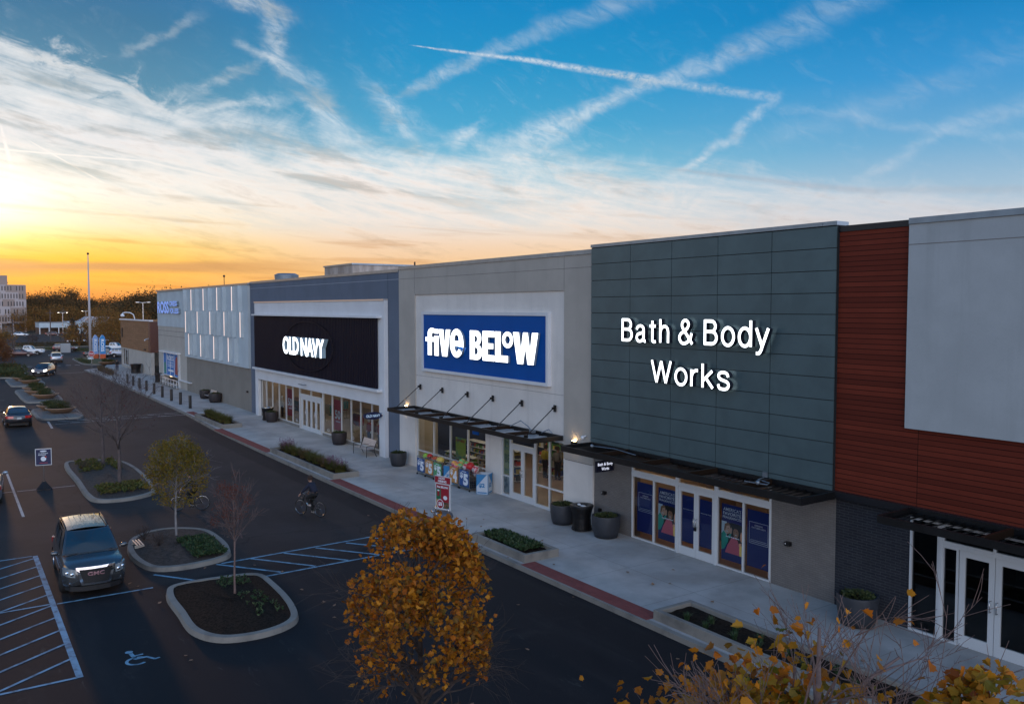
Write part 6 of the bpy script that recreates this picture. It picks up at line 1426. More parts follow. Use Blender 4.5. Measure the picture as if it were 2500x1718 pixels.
def make_car(label, P, loc, rz, cat='car', group=None, detail=2, name='parked_car'):
    t = thing(name, label, cat, loc, rz, group)
    body = car_body(P); mb = body; pm = P['paint']
    gh = P['gh']   # xa, xr1, xr2, xc, wb, wr_, zr  with belts from table
    xa, xr1, xr2, xc = gh['x']; wb, wr_ = gh['wb'], gh['wr']; zr = gh['zr']; za, zc = interp(P['belt'], xa) + interp(P['crown'], xa) * .7, interp(P['belt'], xc) + interp(P['crown'], xc) * .7
    zsa = interp(P['belt'], xa) - .01; zsc = interp(P['belt'], xc) - .01; zr2 = gh.get('zr2', zr)
    ws = patch((xa, -wb, za), (xa, wb, za), (xr1, wr_, zr), (xr1, -wr_, zr), 10, 6, (.16, 0, 0), (.03, 0, .03))
    rw = patch((xc, wb, zc), (xc, -wb, zc), (xr2, -wr_, zr2), (xr2, wr_, zr2), 10, 6, (-.10, 0, 0), (-.03, 0, .03))
    rf = patch((xr1, -wr_, zr), (xr1, wr_, zr), (xr2, wr_, zr2), (xr2, -wr_, zr2), 10, 8, (0, 0, .045), (0, 0, .03))
    sl = patch((xa, -wb, zsa), (xc, -wb, zsc), (xr2, -wr_, zr2), (xr1, -wr_, zr), 12, 5, (0, -.035, 0), (0, -.03, 0))
    sr = patch((xa, wb, zsa), (xc, wb, zsc), (xr2, wr_, zr2), (xr1, wr_, zr), 12, 5, (0, .035, 0), (0, .03, 0))
    emit_patch(mb, ws, 0, 1, 0, 1); emit_patch(mb, rw, 0, 1, 0, 1); emit_patch(mb, rf, 0, 1, 0, 1, nu=10, nv=10); emit_patch(mb, sl, 0, 1, 0, 1, nu=14, flip=True); emit_patch(mb, sr, 0, 1, 0, 1, nu=14)
    b = mb.build('body', pm, t, local=True, smooth=True, auto=38)
    g = MB(); emit_patch(g, ws, .045, .955, .04, .93, .012); g.build('windscreen', P.get('glass', M['car_glass']), t, local=True, smooth=True)
    g = MB(); emit_patch(g, rw, .07, .93, .10, .90, .012); g.build('rear_window', P.get('rglass', M['car_glass']), t, local=True, smooth=True)
    for S, fl in ((sl, True), (sr, False)):
        for u0, u1 in gh['win']: g = MB(); emit_patch(g, S, u0, u1, .10, .88, .014, 6, 5, flip=fl); g.build('side_window', M['car_glass'], t, local=True, smooth=True)
    mb = MB(); mb.box(-P['L'] / 2 + .25, P['L'] / 2 - .25, -P['W'] / 2 + .28, P['W'] / 2 - .28, .18, interp(P['sill'], 0) + .25); mb.build('underbody', M['trim'], t, local=True)
    for ax, st in ((P['ax_r'], 0), (P['ax_f'], P.get('steer', 0))):
        for s in (-1, 1): wheel(t, ax, s * (P['W'] / 2 - .125), P['wr'], .23, st)
    if detail >= 1:
        hz0, hz1 = P['hl']; xf = P['L'] / 2; w = P['W'] / 2; rr = P.get('corner', .55); tp = P.get('taper', .30); bu = P.get('bulge', .10); we = w * (1 - tp) * .96
        hm = M['headlight_on'] if P.get('lights') else M['headlight']
        def XS(y, off=.015):
            y = abs(y)
            if y < we: return xf + bu * .95 * (1 - (y / we) ** 2) + off
            k = min(.999, y / w / .985); q = max(0, min(1, 1 - (1 - k) / tp)); return xf - rr * (1 - sqrt(max(0, 1 - q * q))) + off
        def wrap(y0, y1, z0, z1, z0b, z1b, sx, mat, nm, off=.02):
            for s in (-1, 1):
                mb = MB(); n = 8; top = []; bot = []
                for i in range(n + 1):
                    q_ = i / n; y = y0 + (y1 - y0) * q_; x = XS(y, off); yy = y if y < w * .93 else y + .012
                    bot.append((sx * x, s * yy, z0 + (z0b - z0) * q_)); top.append((sx * (x - .03), s * yy, z1 + (z1b - z1) * q_))
                vs = bot + top; fl = (s * sx > 0); m_ = n + 1
                inn = [(p[0] - sx * .08, p[1] * .97, p[2]) for p in vs]
                fs = [(i, i + 1, m_ + i + 1, m_ + i) for i in range(n)] + [(m_ + i, m_ + i + 1, 3 * m_ + i + 1, 3 * m_ + i) for i in range(n)] + [(i, 2 * m_ + i, 2 * m_ + i + 1, i + 1) for i in range(n)] + [(0, m_, 3 * m_, 2 * m_), (n, 2 * m_ + n, 3 * m_ + n, m_ + n)]
                if not fl: fs = [tuple(reversed(f)) for f in fs]
                mb.add(vs + inn, fs); mb.build(nm, mat, t, local=True)
        wrap(w * .62, w * .955, hz0, hz1, hz0 + .05, hz1 + .03, 1, hm, 'headlight')
        tz0, tz1 = P['tl']; wrap(w * P.get('tl_in', .42), w * .965, tz0, tz1, tz0 + .01, tz1, -1, M['taillight'], 'taillight')
        for s in (-1, 1):
            mb = MB(); mx = xa - .12; mz = interp(P['belt'], mx) + .10
            mb.ball((mx, s * (w + .10), mz), .13, 10, 8, .62, .55, .95); mb.tube([(mx, s * (w - .06), mz - .05), (mx, s * (w + .05), mz - .02)], .03, 6); mb.build('wing_mirror', P.get('mirror', pm), t, local=True, smooth=True)
    if P.get('lamps_in'):
        for s in (-1, 1):
            for yy, zz in ((.66, .76), (.79, .80)): mb = MB(); mb.lathe([(.055, 0), (.05, .02), (.02, .035)], (0, 0, 0), 14); mb.xform(Matrix.Translation((XS(yy) + .0, s * yy, zz)) @ Matrix.Rotation(pi / 2 + s * .0, 4, 'Y')); mb.build('lamp_reflector', M['chrome'], t, local=True)
    for s_ in P.get('plate', ()):
        mb = MB(); x = s_ * (P['L'] / 2 + P.get('bulge', .1) * .98 + .012); z = P['plate_z'][0 if s_ < 0 else 1]; mb.box(x - .012, x + .012, -.15, .15, z, z + .15); mb.build('number_plate', M['plate'], t, local=True)
    return t
def suv_spec(paint_, **k):
    P = dict(L=4.7, W=1.85, wr=.36, ax_r=-1.42, ax_f=1.42, corner=.62, taper=.26, bulge=.13,
             sill=[(-2.35, .46), (-2.0, .32), (-.9, .27), (.9, .27), (2.0, .30), (2.35, .40)],
             belt=[(-2.35, .98), (-2.2, 1.06), (-1.2, 1.08), (.6, 1.04), (1.0, 1.03), (1.7, 1.01), (2.15, .98), (2.35, .90)],
             crown=[(-2.35, .02), (1.0, .05), (2.0, .07), (2.35, .04)], paint=paint_,
             gh=dict(x=(1.05, .25, -1.95, -2.30), wb=.83, wr=.65, zr=1.66, zr2=1.63, win=[(.20, .46), (.49, .71), (.74, .90)]),
             hl=(.66, .90), tl=(.80, 1.00), tl_in=.66, plate_z=(.80, .48))
    P.update(k); return P
def sedan_spec(paint_, **k):
    P = dict(L=4.8, W=1.82, wr=.325, ax_r=-1.42, ax_f=1.40, corner=.6, taper=.28, bulge=.12,
             sill=[(-2.4, .42), (-2.0, .28), (-.9, .23), (.9, .23), (2.0, .26), (2.4, .36)],
             belt=[(-2.4, .90), (-2.2, .985), (-1.6, 1.0), (.6, .93), (1.0, .91), (1.7, .84), (2.15, .74), (2.4, .60)],
             crown=[(-2.4, .02), (-1.5, .03), (1.0, .05), (2.0, .05), (2.4, .03)], paint=paint_,
             gh=dict(x=(1.0, .15, -1.05, -1.80), wb=.78, wr=.56, zr=1.40, zr2=1.38, win=[(.22, .52), (.55, .80)]),
             hl=(.55, .72), tl=(.74, .92), tl_in=.42, plate_z=(.68, .38))
    P.update(k); return P
gun = paint('gunmetal_paint', (0.105, 0.110, 0.112), 0.7, 0.25)
P = suv_spec(gun, steer=radians(-14), L=4.7, lamps_in=1)
suv = make_car('dark grey sport utility car with a big black grille, driving towards the blue line', P, (-31.35, 3.88, 0), radians(-1.5), 'SUV')
# hero details
xf = 2.35; mb = MB(); V = [(-.47, .90), (.47, .90), (.34, .47), (-.34, .47)]
def gx(y, z): return xf + .13 * (1 - (y / .66) ** 2) + .035 - .03 * max(0, (z - .80)) / .2

for k in range(8):
    t0, t1 = k / 8, (k + 1) / 8; Q = [(V[0][0] + (V[1][0] - V[0][0]) * t0, .90), (V[0][0] + (V[1][0] - V[0][0]) * t1, .90), (V[3][0] + (V[2][0] - V[3][0]) * t1, .47), (V[3][0] + (V[2][0] - V[3][0]) * t0, .47)]; mb.add([(gx(*q) + .01, *q) for q in Q], [(0, 1, 2, 3)])
gr = mb.build('grille', material('black_mesh', (0.004, 0.004, 0.005), 0.6), suv, local=True)
mb = MB(); O = [(-.56, .97), (.56, .97), (.41, .405), (-.41, .405)]
for i in range(4):
    a, b, c, d = O[i], O[(i + 1) % 4], V[(i + 1) % 4], V[i]
    
    for k in range(6):
        def lp(p, q, t): return (p[0] + (q[0] - p[0]) * t, p[1] + (q[1] - p[1]) * t)
        p0, p1, q0, q1 = lp(a, b, k / 6), lp(a, b, (k + 1) / 6), lp(d, c, k / 6), lp(d, c, (k + 1) / 6)
        mb.add([(gx(*p) + .022, *p) for p in (p0, p1, q1, q0)] + [(gx(*p) - .06, *p) for p in (p0, p1)], [(0, 1, 2, 3), (0, 4, 5, 1)])
mb.build('grille_frame', M['chrome'], suv, local=True, smooth=True, auto=40)
vs, fs = text_geo('GMC', 0.03); vs, fs = fit(vs, fs, -.24, .24, .70, .82)
mb = MB(); mb.add([(gx(v[0], v[1]) + .03, v[0], v[1]) for v in vs], fs); mb.build('badge', material('badge_red_chrome', (0.55, 0.30, 0.32), 0.25, metal=0.6), suv, local=True)
mb = MB()
for s in (-1, 1):
    mb.tube([(.15, s * .62, 1.665), (.02, s * .62, 1.725), (-.8, s * .62, 1.74), (-1.75, s * .62, 1.715), (-1.88, s * .62, 1.64)], .022, 6)
mb.build('roof_rail', M['trim'], suv, local=True, smooth=True)
mb = MB(); mb.tube([(-1.75, 0.0, 1.66), (-2.0, 0.0, 1.98)], .006, 4); mb.ball((-1.75, 0, 1.675), .03, 8, 6); mb.build('aerial', M['trim'], suv, local=True)
for s in (-1, 1):
    mb = MB(); mb.box(2.15, 2.31, s * .70 - .05, s * .70 + .05, .40, .60); fo = mb.build('fog_lamp_housing', M['trim'], suv, local=True)
    mb = MB(); mb.lathe([(.045, 0), (.03, .02)], (0, 0, 0), 12); mb.xform(Matrix.Translation((2.315, s * .70, .47)) @ Matrix.Rotation(pi / 2, 4, 'Y')); mb.build('fog_lamp', M['chrome'], fo)
mb = MB(); mb.prism([(1.98, -.84), (2.30, -.70), (2.46, -.40), (2.50, 0), (2.46, .40), (2.30, .70), (1.98, .84), (1.9, .80), (1.9, -.80)], .22, .37); mb.build('lower_bumper', M['trim'], suv, local=True)
mb = MB(); mb.tube([(1.18, -.70, 1.075), (1.12, .05, 1.10)], .012, 5); mb.tube([(1.18, -.05, 1.10), (1.10, .66, 1.10)], .012, 5); mb.build('wiper', M['trim'], suv, local=True)
mb = MB()
for y in (-.40, -.24, -.08, .08, .24, .40): mb.box(-1.7, -.1, y - .012, y + .012, 1.70, 1.718)
mb.build('roof_ribs', gun, suv, local=True)
dk_ = paint('near_black_paint', (0.030, 0.032, 0.038), 0.5, 0.25); silver = paint('silver_paint', (0.50, 0.51, 0.53), 0.8, 0.3); white_p = paint('white_car_paint', (0.70, 0.70, 0.71), 0.0, 0.35); navy_c = paint('dark_blue_paint', (0.03, 0.035, 0.055), 0.5, 0.25); maroon_c = paint('dark_red_paint', (0.06, 0.015, 0.015), 0.4, 0.3)
make_car('dark sedan with red tail lights, driving away beside the nearest bowl island', sedan_spec(dk_, rglass=M['car_glass_pale'], plate=(-1,)), (-75.75, 4.72, 0), radians(180), name='sedan_car')
make_car('silver sedan cut off by the left edge, showing its rear corner and red tail light', sedan_spec(silver, plate=(-1,)), (-46.9, 1.35, 0), radians(176), name='sedan_car')
make_car('dark car with its headlights on, coming forward past the gravel islands', suv_spec(navy_c, lights=True, plate=(1,), gh=dict(x=(1.05, .2, -1.75, -2.25), wb=.82, wr=.60, zr=1.62, zr2=1.58, win=[(.20, .46), (.49, .71), (.74, .90)])), (-129.6, 11.4, 0), radians(-20), 'SUV', name='moving_car')
make_car('silver sport utility car seen from behind beyond the dashed crossing', suv_spec(silver, glass=M['car_glass'], plate=(-1,)), (-160.8, 16.0, 0), radians(176), 'SUV', name='moving_car')
# pickup with open bed
pk = suv_spec(white_p, L=5.6, W=1.95, wr=.40, ax_r=-1.75, ax_f=1.75, sill=[(-2.8, .6), (-1, .45), (1, .45), (2.8, .5)], belt=[(-2.8, 1.12), (-1, 1.14), (1.0, 1.12), (2.4, 1.10), (2.8, .95)], crown=[(-2.8, -.45), (-.9, -.45), (-.5, .03), (2.0, .06), (2.8, .04)],
              gh=dict(x=(1.1, .55, -.65, -.75), wb=.85, wr=.68, zr=1.80, zr2=1.80, win=[(.22, .52), (.56, .90)]), hl=(.85, 1.05), tl=(.9, 1.1))
make_car('white pickup truck parked behind the orange-brown tree, nose to the right', pk, (-189.0, 14.0, 0), radians(74), 'pickup truck', name='pickup_truck')
make_car('dark sedan parked between the orange tree and the white pickup', sedan_spec(maroon_c), (-184.2, 12.4, 0), radians(78), group='cars parked in the distance')
make_car('dark van by the small pale cabinet beyond the kerbed bed', suv_spec(maroon_c), (-199.0, 21.6, 0), radians(72), group='cars parked in the distance')
make_car('dark sedan parked behind the stop sign and feather banner', sedan_spec(dk_), (-172.5, 24.0, 0), radians(60), group='cars parked in the distance')
make_car('black sport utility car parked behind the sedan by the banner', suv_spec(dk_), (-178.5, 26.4, 0), radians(62), 'SUV', group='cars parked in the distance')
make_car('silver-blue sport utility car parked left of the brown building', suv_spec(paint('pale_blue_paint', (.25, .29, .36), .7)), (-171.5, 28.3, 0), radians(62), 'SUV', group='cars parked in the distance')
make_car('white pickup parked behind the feather banner and black car', pk, (-196, 30.5, 0), radians(60), 'pickup truck', name='pickup_truck')
make_car('white sedan far off, left of the flagpole near the cone-shaped tree', sedan_spec(white_p), (-247, 29.6, 0), radians(70), group='cars parked in the distance')
make_car('pale sedan far off behind the flagpole', sedan_spec(silver), (-244, 34.5, 0), radians(100), group='cars parked in the distance')
make_car('dark sedan in front of the white shopfront building, left one', sedan_spec(maroon_c), (-318, 31.0, 0), radians(80), group='cars parked in the distance')
make_car('dark sedan in front of the white shopfront building, right one', sedan_spec(dk_), (-318, 36.0, 0), radians(80), group='cars parked in the distance')
make_car('pale car at the right foot of the office block', sedan_spec(silver), (-318, 21.5, 0), radians(80), group='cars parked in the distance')
# white box truck seen over the car roofs
t = thing('box_truck', 'white box truck partly behind the brown boarded building', 'truck', (-176, 33.5, 0), radians(-8))
mb = MB(); mb.box(-3.6, 2.0, -1.25, 1.25, 1.0, 3.75); mb.build('cargo_box', M['white_paint'], t, bevel=.03); mb = MB(); mb.box(2.05, 3.7, -1.05, 1.05, .7, 2.7); mb.build('cab', M['white_paint'], t, bevel=.1)
mb = MB(); mb.box(-2.9, -2.3, -1.27, -1.25, 2.3, 3.0); mb.build('side_mark', M['trim'], t)
for ax in (-2.2, 2.6):
    for s in (-1, 1): wheel(t, ax, s * 1.0, .45, .26)
# ------------------------------------------------------------------ street furniture and other objects
pot_grey = material('charcoal_planter', (0.030, 0.034, 0.042), 0.55, var=0.25, vscale=1.6); pot_brown = material('dark_planter', (0.030, 0.024, 0.026), 0.55, var=0.25, vscale=1.6)
def pot(label, x, y, mat, r=.50, h=.80, group='round dark planters along the shops'):
    global R
    t = thing('planter_pot', label, 'planter pot', (x, y, SWZ), group=group)
    mb = MB(); mb.lathe([(r * .62, 0), (r * .80, .03), (r * .90, h * .25), (r * .985, h * .6), (r, h * .93), (r * .985, h), (r * .90, h), (r * .88, h - .14)], (x, y, SWZ), 32, True, False); mb.build('pot', mat, t, smooth=True, auto=60)
    mb = MB(); mb.lathe([(r * .885, h - .14), (.02, h - .10)], (x, y, SWZ), 24, False, False); mb.build('soil', M['mulch'], t, smooth=True)
    mb = MB(); R = random.Random(int(abs(x) * 10))
    for k in range(420):
        a = R.uniform(0, 6.28); rr = r * .72 * sqrt(R.random()); leaf(mb, Vector((x + rr * cos(a), y + rr * sin(a), SWZ + h - .12 + R.random() * .2 * (1.2 - rr / r))), .10, OVAL, up=Vector((cos(a), sin(a), R.uniform(-.1, 1.0))))
    mb.build('juniper', LM['juniper'], t)
pot('charcoal pot at the right end of the variety shop, left of the litter bin', -27.35, 21.05, pot_grey, .52, .82)
pot('charcoal pot right of the litter bin, against the taupe brick', -24.78, 21.2, pot_grey, .56, .86)
pot('charcoal pot in shade against the charcoal brick, behind the bare twigs', -13.85, 21.1, pot_grey, .56, .86)
pot('dark pot in front of the white portal, left of the bench', -51.65, 21.35, pot_brown)
pot('charcoal pot by the slate wall, right of the white portal', -42.75, 21.2, pot_grey, .48, .76)
pot('dark pot beside the portal bin, left of the shop doors', -65.0, 21.3, pot_brown)
pot('dark pot by the taupe wall, left of the hidden bench', -85.7, 21.45, pot_brown, .55, .82)
pot('dark pot by the taupe wall, right of the hidden bench', -81.6, 21.35, pot_brown, .62, .86)
def litter_bin(label, x, y, r=.40, h=.98, lid=None, group='dark litter bins'):
    t = thing('litter_bin', label, 'litter bin', (x, y, SWZ), group=group)
    mb = MB(); n = 40; vs = []; prof = [(r * .86, .06), (r * .82, .25), (r * .80, .5), (r * .86, .72), (r * .98, h - .06)]
    for k in range(n):
        a = 2 * pi * k / n; d = .5 * 2 * pi / n * .62
        for i in range(len(prof) - 1):
            (r0, z0), (r1, z1) = prof[i], prof[i + 1]
            mb.add([(x + r0 * cos(a - d), y + r0 * sin(a - d), SWZ + z0), (x + r0 * cos(a + d), y + r0 * sin(a + d), SWZ + z0), (x + r1 * cos(a + d), y + r1 * sin(a + d), SWZ + z1), (x + r1 * cos(a - d), y + r1 * sin(a - d), SWZ + z1)], [(0, 1, 2, 3)])
    for z, rr in ((.07, r * .87), (h - .05, r * 1.0)): mb.lathe([(rr - .02, -.02), (rr + .012, -.02), (rr + .012, .02), (rr - .02, .02)], (x, y, SWZ + z), 32, False, False)
    mb.build('basket', M['black_metal'], t)
    mb = MB(); mb.lathe([(r * .74, .08), (r * .72, .5), (r * .86, h - .08)], (x, y, SWZ), 24, True, False); mb.build('liner', M['trim'], t, smooth=True)
    mb = MB(); mb.lathe([(r * .45, h - .05), (r * .5, h), (r * 1.03, h + .015), (r * 1.05, h - .02), (r * .98, h - .04)], (x, y, SWZ), 32, False, False); mb.build('lid', lid or M['black_metal'], t, smooth=True)
    mb = MB(); [mb.lathe([(.03, 0), (.03, .07)], (x + .3 * cos(a), y + .3 * sin(a), SWZ), 8) for a in (.5, 2.6, 4.7)]; mb.build('feet', M['trim'], t)
    return t
litter_bin('slatted black litter bin between two charcoal pots at the beige pier', -26.1, 21.05, .46, 1.0)
litter_bin('dark litter bin with a shiny lid beside the pot left of the shop doors', -66.2, 21.35, .48, 1.02, M['steel'])
litter_bin('dark litter bin by the bike rack at the brown boarded building', -125.0, 22.1, .75, 1.25)
litter_bin('dark litter bin at the left end of the cart rail', -107.7, 21.5, .40, 1.1)
mb = MB(); mb.ball((-26.18, 20.98, SWZ + 1.03), .07, 8, 6, .6); mb.box(-26.08, -25.85, 20.92, 21.08, SWZ + 1.005, SWZ + 1.02); tag(mb.build('litter', M['white_decal']), 'scrap of white litter lying on the black bin lid', 'litter')

# bench by the portal, its slats pale
def bench(label, x0, x1, y):
    t = thing('park_bench', label, 'bench', ((x0 + x1) / 2, y, SWZ)); Z = SWZ
    mb = MB()
    for k in range(6): yy = y - .22 + k * .085; mb.box(x0 + .03, x1 - .03, yy, yy + .070, Z + .43 + .006 * abs(k - 2.5), Z + .455 + .006 * abs(k - 2.5))
    mb.build('seat', M['bench'], t)
    mb = MB()
    for k in range(5): z = Z + .54 + k * .085; yy = y + .31 + k * .03; mb.add([(x0 + .03, yy, z), (x1 - .03, yy, z), (x1 - .03, yy + .022, z + .07), (x0 + .03, yy + .022, z + .07), (x0 + .03, yy + .03, z), (x1 - .03, yy + .03, z), (x1 - .03, yy + .052, z + .07), (x0 + .03, yy + .052, z + .07)], [(0, 1, 2, 3), (7, 6, 5, 4), (3, 2, 6, 7), (0, 4, 5, 1)])
    mb.build('backrest', M['bench'], t)
    for x in (x0, x1):
        mb = MB(); mb.tube([(x, y - .24, Z), (x, y - .23, Z + .25), (x, y - .24, Z + .62), (x, y - .20, Z + .66), (x, y + .1, Z + .66), (x, y + .36, Z + .60)], .02, 8); mb.build('arm_and_front_leg', M['black_metal'], t, smooth=True)
        mb = MB(); mb.tube([(x, y + .42, Z), (x, y + .30, Z + .25), (x, y + .27, Z + .45), (x, y + .36, Z + .75), (x, y + .47, Z + .97)], .02, 8); mb.tube([(x, y - .22, Z + .43), (x, y + .28, Z + .43)], .018, 6); mb.build('rear_leg', M['black_metal'], t, smooth=True)
    mb = MB(); m = (x0 + x1) / 2; mb.tube([(m, y - .22, Z + .46), (m, y - .16, Z + .64), (m, y + .1, Z + .66), (m, y + .36, Z + .62)], .016, 6); mb.build('middle_arm', M['black_metal'], t, smooth=True)
M['bench'] = material('pale_metal_slats', (0.50, 0.44, 0.42), 0.4, metal=0.3)
bench('pale slatted bench with curved black arms under the oval sign', -48.0, -46.1, 21.0)
bench('bench by the taupe wall, mostly hidden between the two dark pots', -84.9, -82.6, 21.35)

# bollards
pr = None
for i, x in enumerate((-108.3, -104.7, -101.0, -97.15, -93.2, -89.3, -85.3, -81.6, -77.95)):
    if pr is None:
        mb = MB(); mb.lathe([(.13, 0), (.13, 1.10), (.115, 1.13), (.02, 1.14)], (x, 18.2, SWZ), 16, True, True); pr = mb.build('bollard', M['black_metal'], smooth=True, auto=40)
        o = pr
    else: o = pr.copy(); COL.objects.link(o); o.location = (x, 18.2, SWZ)
    tag(o, f'black bollard on the pavement, {ORD[i]} from the far left end of the row', 'bollard', 'row of black bollards')

# cart return rails
t = thing('cart_rail', 'white tubular cart rail under the blue window banner', 'railing', (-101, 21.3, SWZ)); mb = MB()
for y in (21.25,):
    for z in (.45, .92): mb.tube([(-105.2, y, SWZ + z), (-97.0, y, SWZ + z)], .035, 6)
    for k in range(7): x = -105.2 + k * 1.367; mb.tube([(x, y, SWZ), (x, y, SWZ + .92)], .03, 6)
mb.tube([(-97.0, 21.25, SWZ + .92), (-96.3, 21.3, SWZ + .85), (-96.2, 21.4, SWZ + .3), (-96.8, 21.3, SWZ + .2)], .03, 6); mb.build('rail', M['white_paint'], t)
mb = MB(); mb.box(-105.4, -96.6, 21.1, 21.4, SWZ, SWZ + .12); mb.build('plinth', M['kerb'], t)

# planter bowls on the gravel islands
M['bowl'] = material('tan_stone_bowl', (0.34, 0.20, 0.12), 0.6, var=0.15, vscale=3)
def bowl(label, x, y, r, h, z, seed, group='wide planter bowls'):
    global R; t = thing('planter_bowl', label, 'planter bowl', (x, y, z), group=group)
    mb = MB(); mb.lathe([(r * .48, 0), (r * .60, .05), (r * .84, h * .6), (r * .95, h * .88), (r * 1.0, h), (r * .985, h + .05), (r * .93, h + .05), (r * .88, h - .05)], (x, y, z), 36, True, False); mb.build('bowl', M['bowl'], t, smooth=True, auto=60)
    mb = MB(); mb.lathe([(r * .89, h - .05), (.02, h - .02)], (x, y, z), 24, False, False); mb.build('soil', M['mulch'], t)
    mb = MB(); R = random.Random(seed)
    for c in range(9):
        a = R.uniform(0, 6.28); rr = r * R.uniform(.0, .62); cx, cy = x + rr * cos(a), y + rr * sin(a); hh = R.uniform(.25, .55)
        for k in range(150):
            q = Vector((cx + R.gauss(0, .17), cy + R.gauss(0, .17), z + h - .02 + R.random() * hh)); leaf(mb, q, .13, OVAL, up=Vector((q.x - cx, q.y - cy, R.uniform(.1, .5))))
    mb.build('juniper', LM['juniper'], t)
bowl('tan planter bowl of juniper, front one on the nearest gravel island', -80.9, 8.3, 1.22, .40, .16, 301)
bowl('tan planter bowl of juniper, rear one on the nearest gravel island', -83.7, 7.9, 1.22, .40, .16, 302)
bowl('tan planter bowl of juniper, front one on the middle gravel island', -94.7, 8.4, 1.22, .40, .16, 303)
bowl('tan planter bowl of juniper, central one on the middle gravel island', -99.4, 8.1, 1.22, .40, .16, 304)
bowl('tan planter bowl of juniper, rear one on the middle gravel island', -103.4, 8.2, 1.22, .40, .16, 305)
bowl('tan planter bowl of juniper, front one on the farthest gravel island', -114.8, 8.6, 1.22, .40, .16, 306)
bowl('tan planter bowl of juniper, rear one on the farthest gravel island', -119.4, 8.2, 1.22, .40, .16, 307)
bowl('tan planter bowl at the corner of the flagpole island, behind the stop sign', -147.5, 21.9, 1.35, .42, .1, 308)

# pickup sign in the car park
t = thing('sign_stand', 'navy parking notice on a post with a black weighted foot', 'sign stand', (-47.6, 4.06, 0), radians(80))
mb = MB(); mb.prism([(-.30, -.30), (.30, -.30), (.30, .30), (-.30, .30)], 0, .05); mb.lathe([(.36, .02), (.30, .10), (.12, .34), (.06, .42)], (0, 0, 0), 4); mb.build('foot', M['trim'], t)
mb = MB(); mb.tube([(0, 0, .38), (0, 0, 1.25)], .018, 8); mb.build('post', M['steel'], t)
mb = MB(); mb.box(-.36, .36, -.03, .03, 1.22, 2.05); pn = mb.build('panel', M['alu'], t); mb = MB(); mb.box(-.33, .33, -.036, -.031, 1.25, 2.02); mb.build('panel_face', material('navy_sign', (0.010, 0.018, 0.07), 0.5), pn)
mb = MB(); mb.add([(.15 * cos(a_), -.038, 1.93 + .04 * sin(a_)) for a_ in [2 * pi * k / 20 for k in range(20)]], [tuple(range(20))]); text_on(mb, 'CURBSIDE', -.22, .20, 1.80, 1.84, -.038, 0, .02); text_on(mb, 'PICKUP', -.22, .12, 1.72, 1.77, -.038, 0, .04)
mb.add([(-.0 + .12 * cos(a_), -.038, 1.55 + .12 * sin(a_)) for a_ in [2 * pi * k / 20 for k in range(20)]], [tuple(range(20))]); mb.build('lettering', M['white_decal'], pn)
mb = MB(); mb.add([(.10 + .05 * cos(a_), -.041, 1.64 + .04 * sin(a_)) for a_ in [2 * pi * k / 12 for k in range(12)]], [tuple(range(12))]); mb.box(-.18, .18, -.039, -.037, 1.33, 1.36); mb.build('red_mark', material('red_mark', (.4, .05, .05), .6), pn)

# swinging pavement sign
t = thing('pavement_sign', 'red swinging pavement sign on a grey water-filled base by the brick strip', 'pavement sign', (-31.15, 17.55, SWZ), radians(16))
mb = MB(); mb.lathe([(.50, 0), (.52, .05), (.46, .16), (.36, .20)], (0, 0, 0), 20, sx=1.0, sy=.62); mb.build('base', material('grey_plastic_base', (0.09, 0.10, 0.115), 0.5), t, smooth=True, auto=40)
mb = MB(); mb.tube([(-.40, -.05, .12), (-.40, -.05, .42)], .025, 6); mb.tube([(.38, -.05, .12), (.38, -.05, .42)], .025, 6); mb.ball((-.42, -.2, .18), .06, 8, 6); mb.ball((-.12, -.28, .14), .06, 8, 6); mb.build('springs', M['steel'], t, smooth=True)
mb = MB(); mb.frame(-.43, .43, .30, 1.42, -.03, .03, .05); mb.box(-.47, .47, -.035, .035, 1.42, 1.72); fr = mb.build('frame', M['alu'], t)
RD = material('poster_crimson', (0.30, 0.012, 0.025), 0.5); mb = MB(); mb.box(-.45, .45, -.042, -.036, 1.43, 1.70); mb.box(-.38, .38, -.036, -.031, 1.18, 1.37); mb.box(-.10, .38, -.036, -.031, .62, 1.18); mb.build('red_field', RD, fr)
mb = MB(); mb.box(-.38, -.11, -.036, -.031, .72, 1.18); gp = mb.build('green_field', material('poster_green', (0.01, 0.13, 0.06), 0.5), fr); mb = MB(); mb.box(-.38, .0, -.0355, -.030, .36, .72); mb.build('gold_field', material('poster_gold', (0.35, 0.22, 0.04), 0.5), fr)
mb = MB(); mb.box(-.10, .38, -.0352, -.030, .36, .62); mb.build('dark_field', material('poster_mixed', (0.20, 0.09, 0.05), 0.5, color2=(.02, .06, .03), vscale=9, cmin=.45, cmax=.55), fr)
mb = MB(); text_on(mb, 'NOW', -.22, .16, 1.585, 1.68, -.045, 0, .05); text_on(mb, 'HIRING', -.26, .24, 1.46, 1.56, -.045, 0, .05); text_on(mb, 'five BELOW', -.32, .34, 1.215, 1.31, -.043, 0, .05)
mb.add([(-.25 + .07 * cos(a_), -.039, 1.10 + .03 * sin(a_)) for a_ in [2 * pi * k / 12 for k in range(12)]], [tuple(range(12))]); mb.add([(.16 + .12 * cos(a_), -.039, .82 + .09 * sin(a_)) for a_ in [2 * pi * k / 14 for k in range(14)]], [tuple(range(14))])
mb.add([(-.14 + .21 * cos(a_), -.0395, .52 + .21 * sin(a_)) for a_ in [2 * pi * k / 24 for k in range(24)]], [tuple(range(24))]); mb.build('lettering', M['white_decal'], fr)
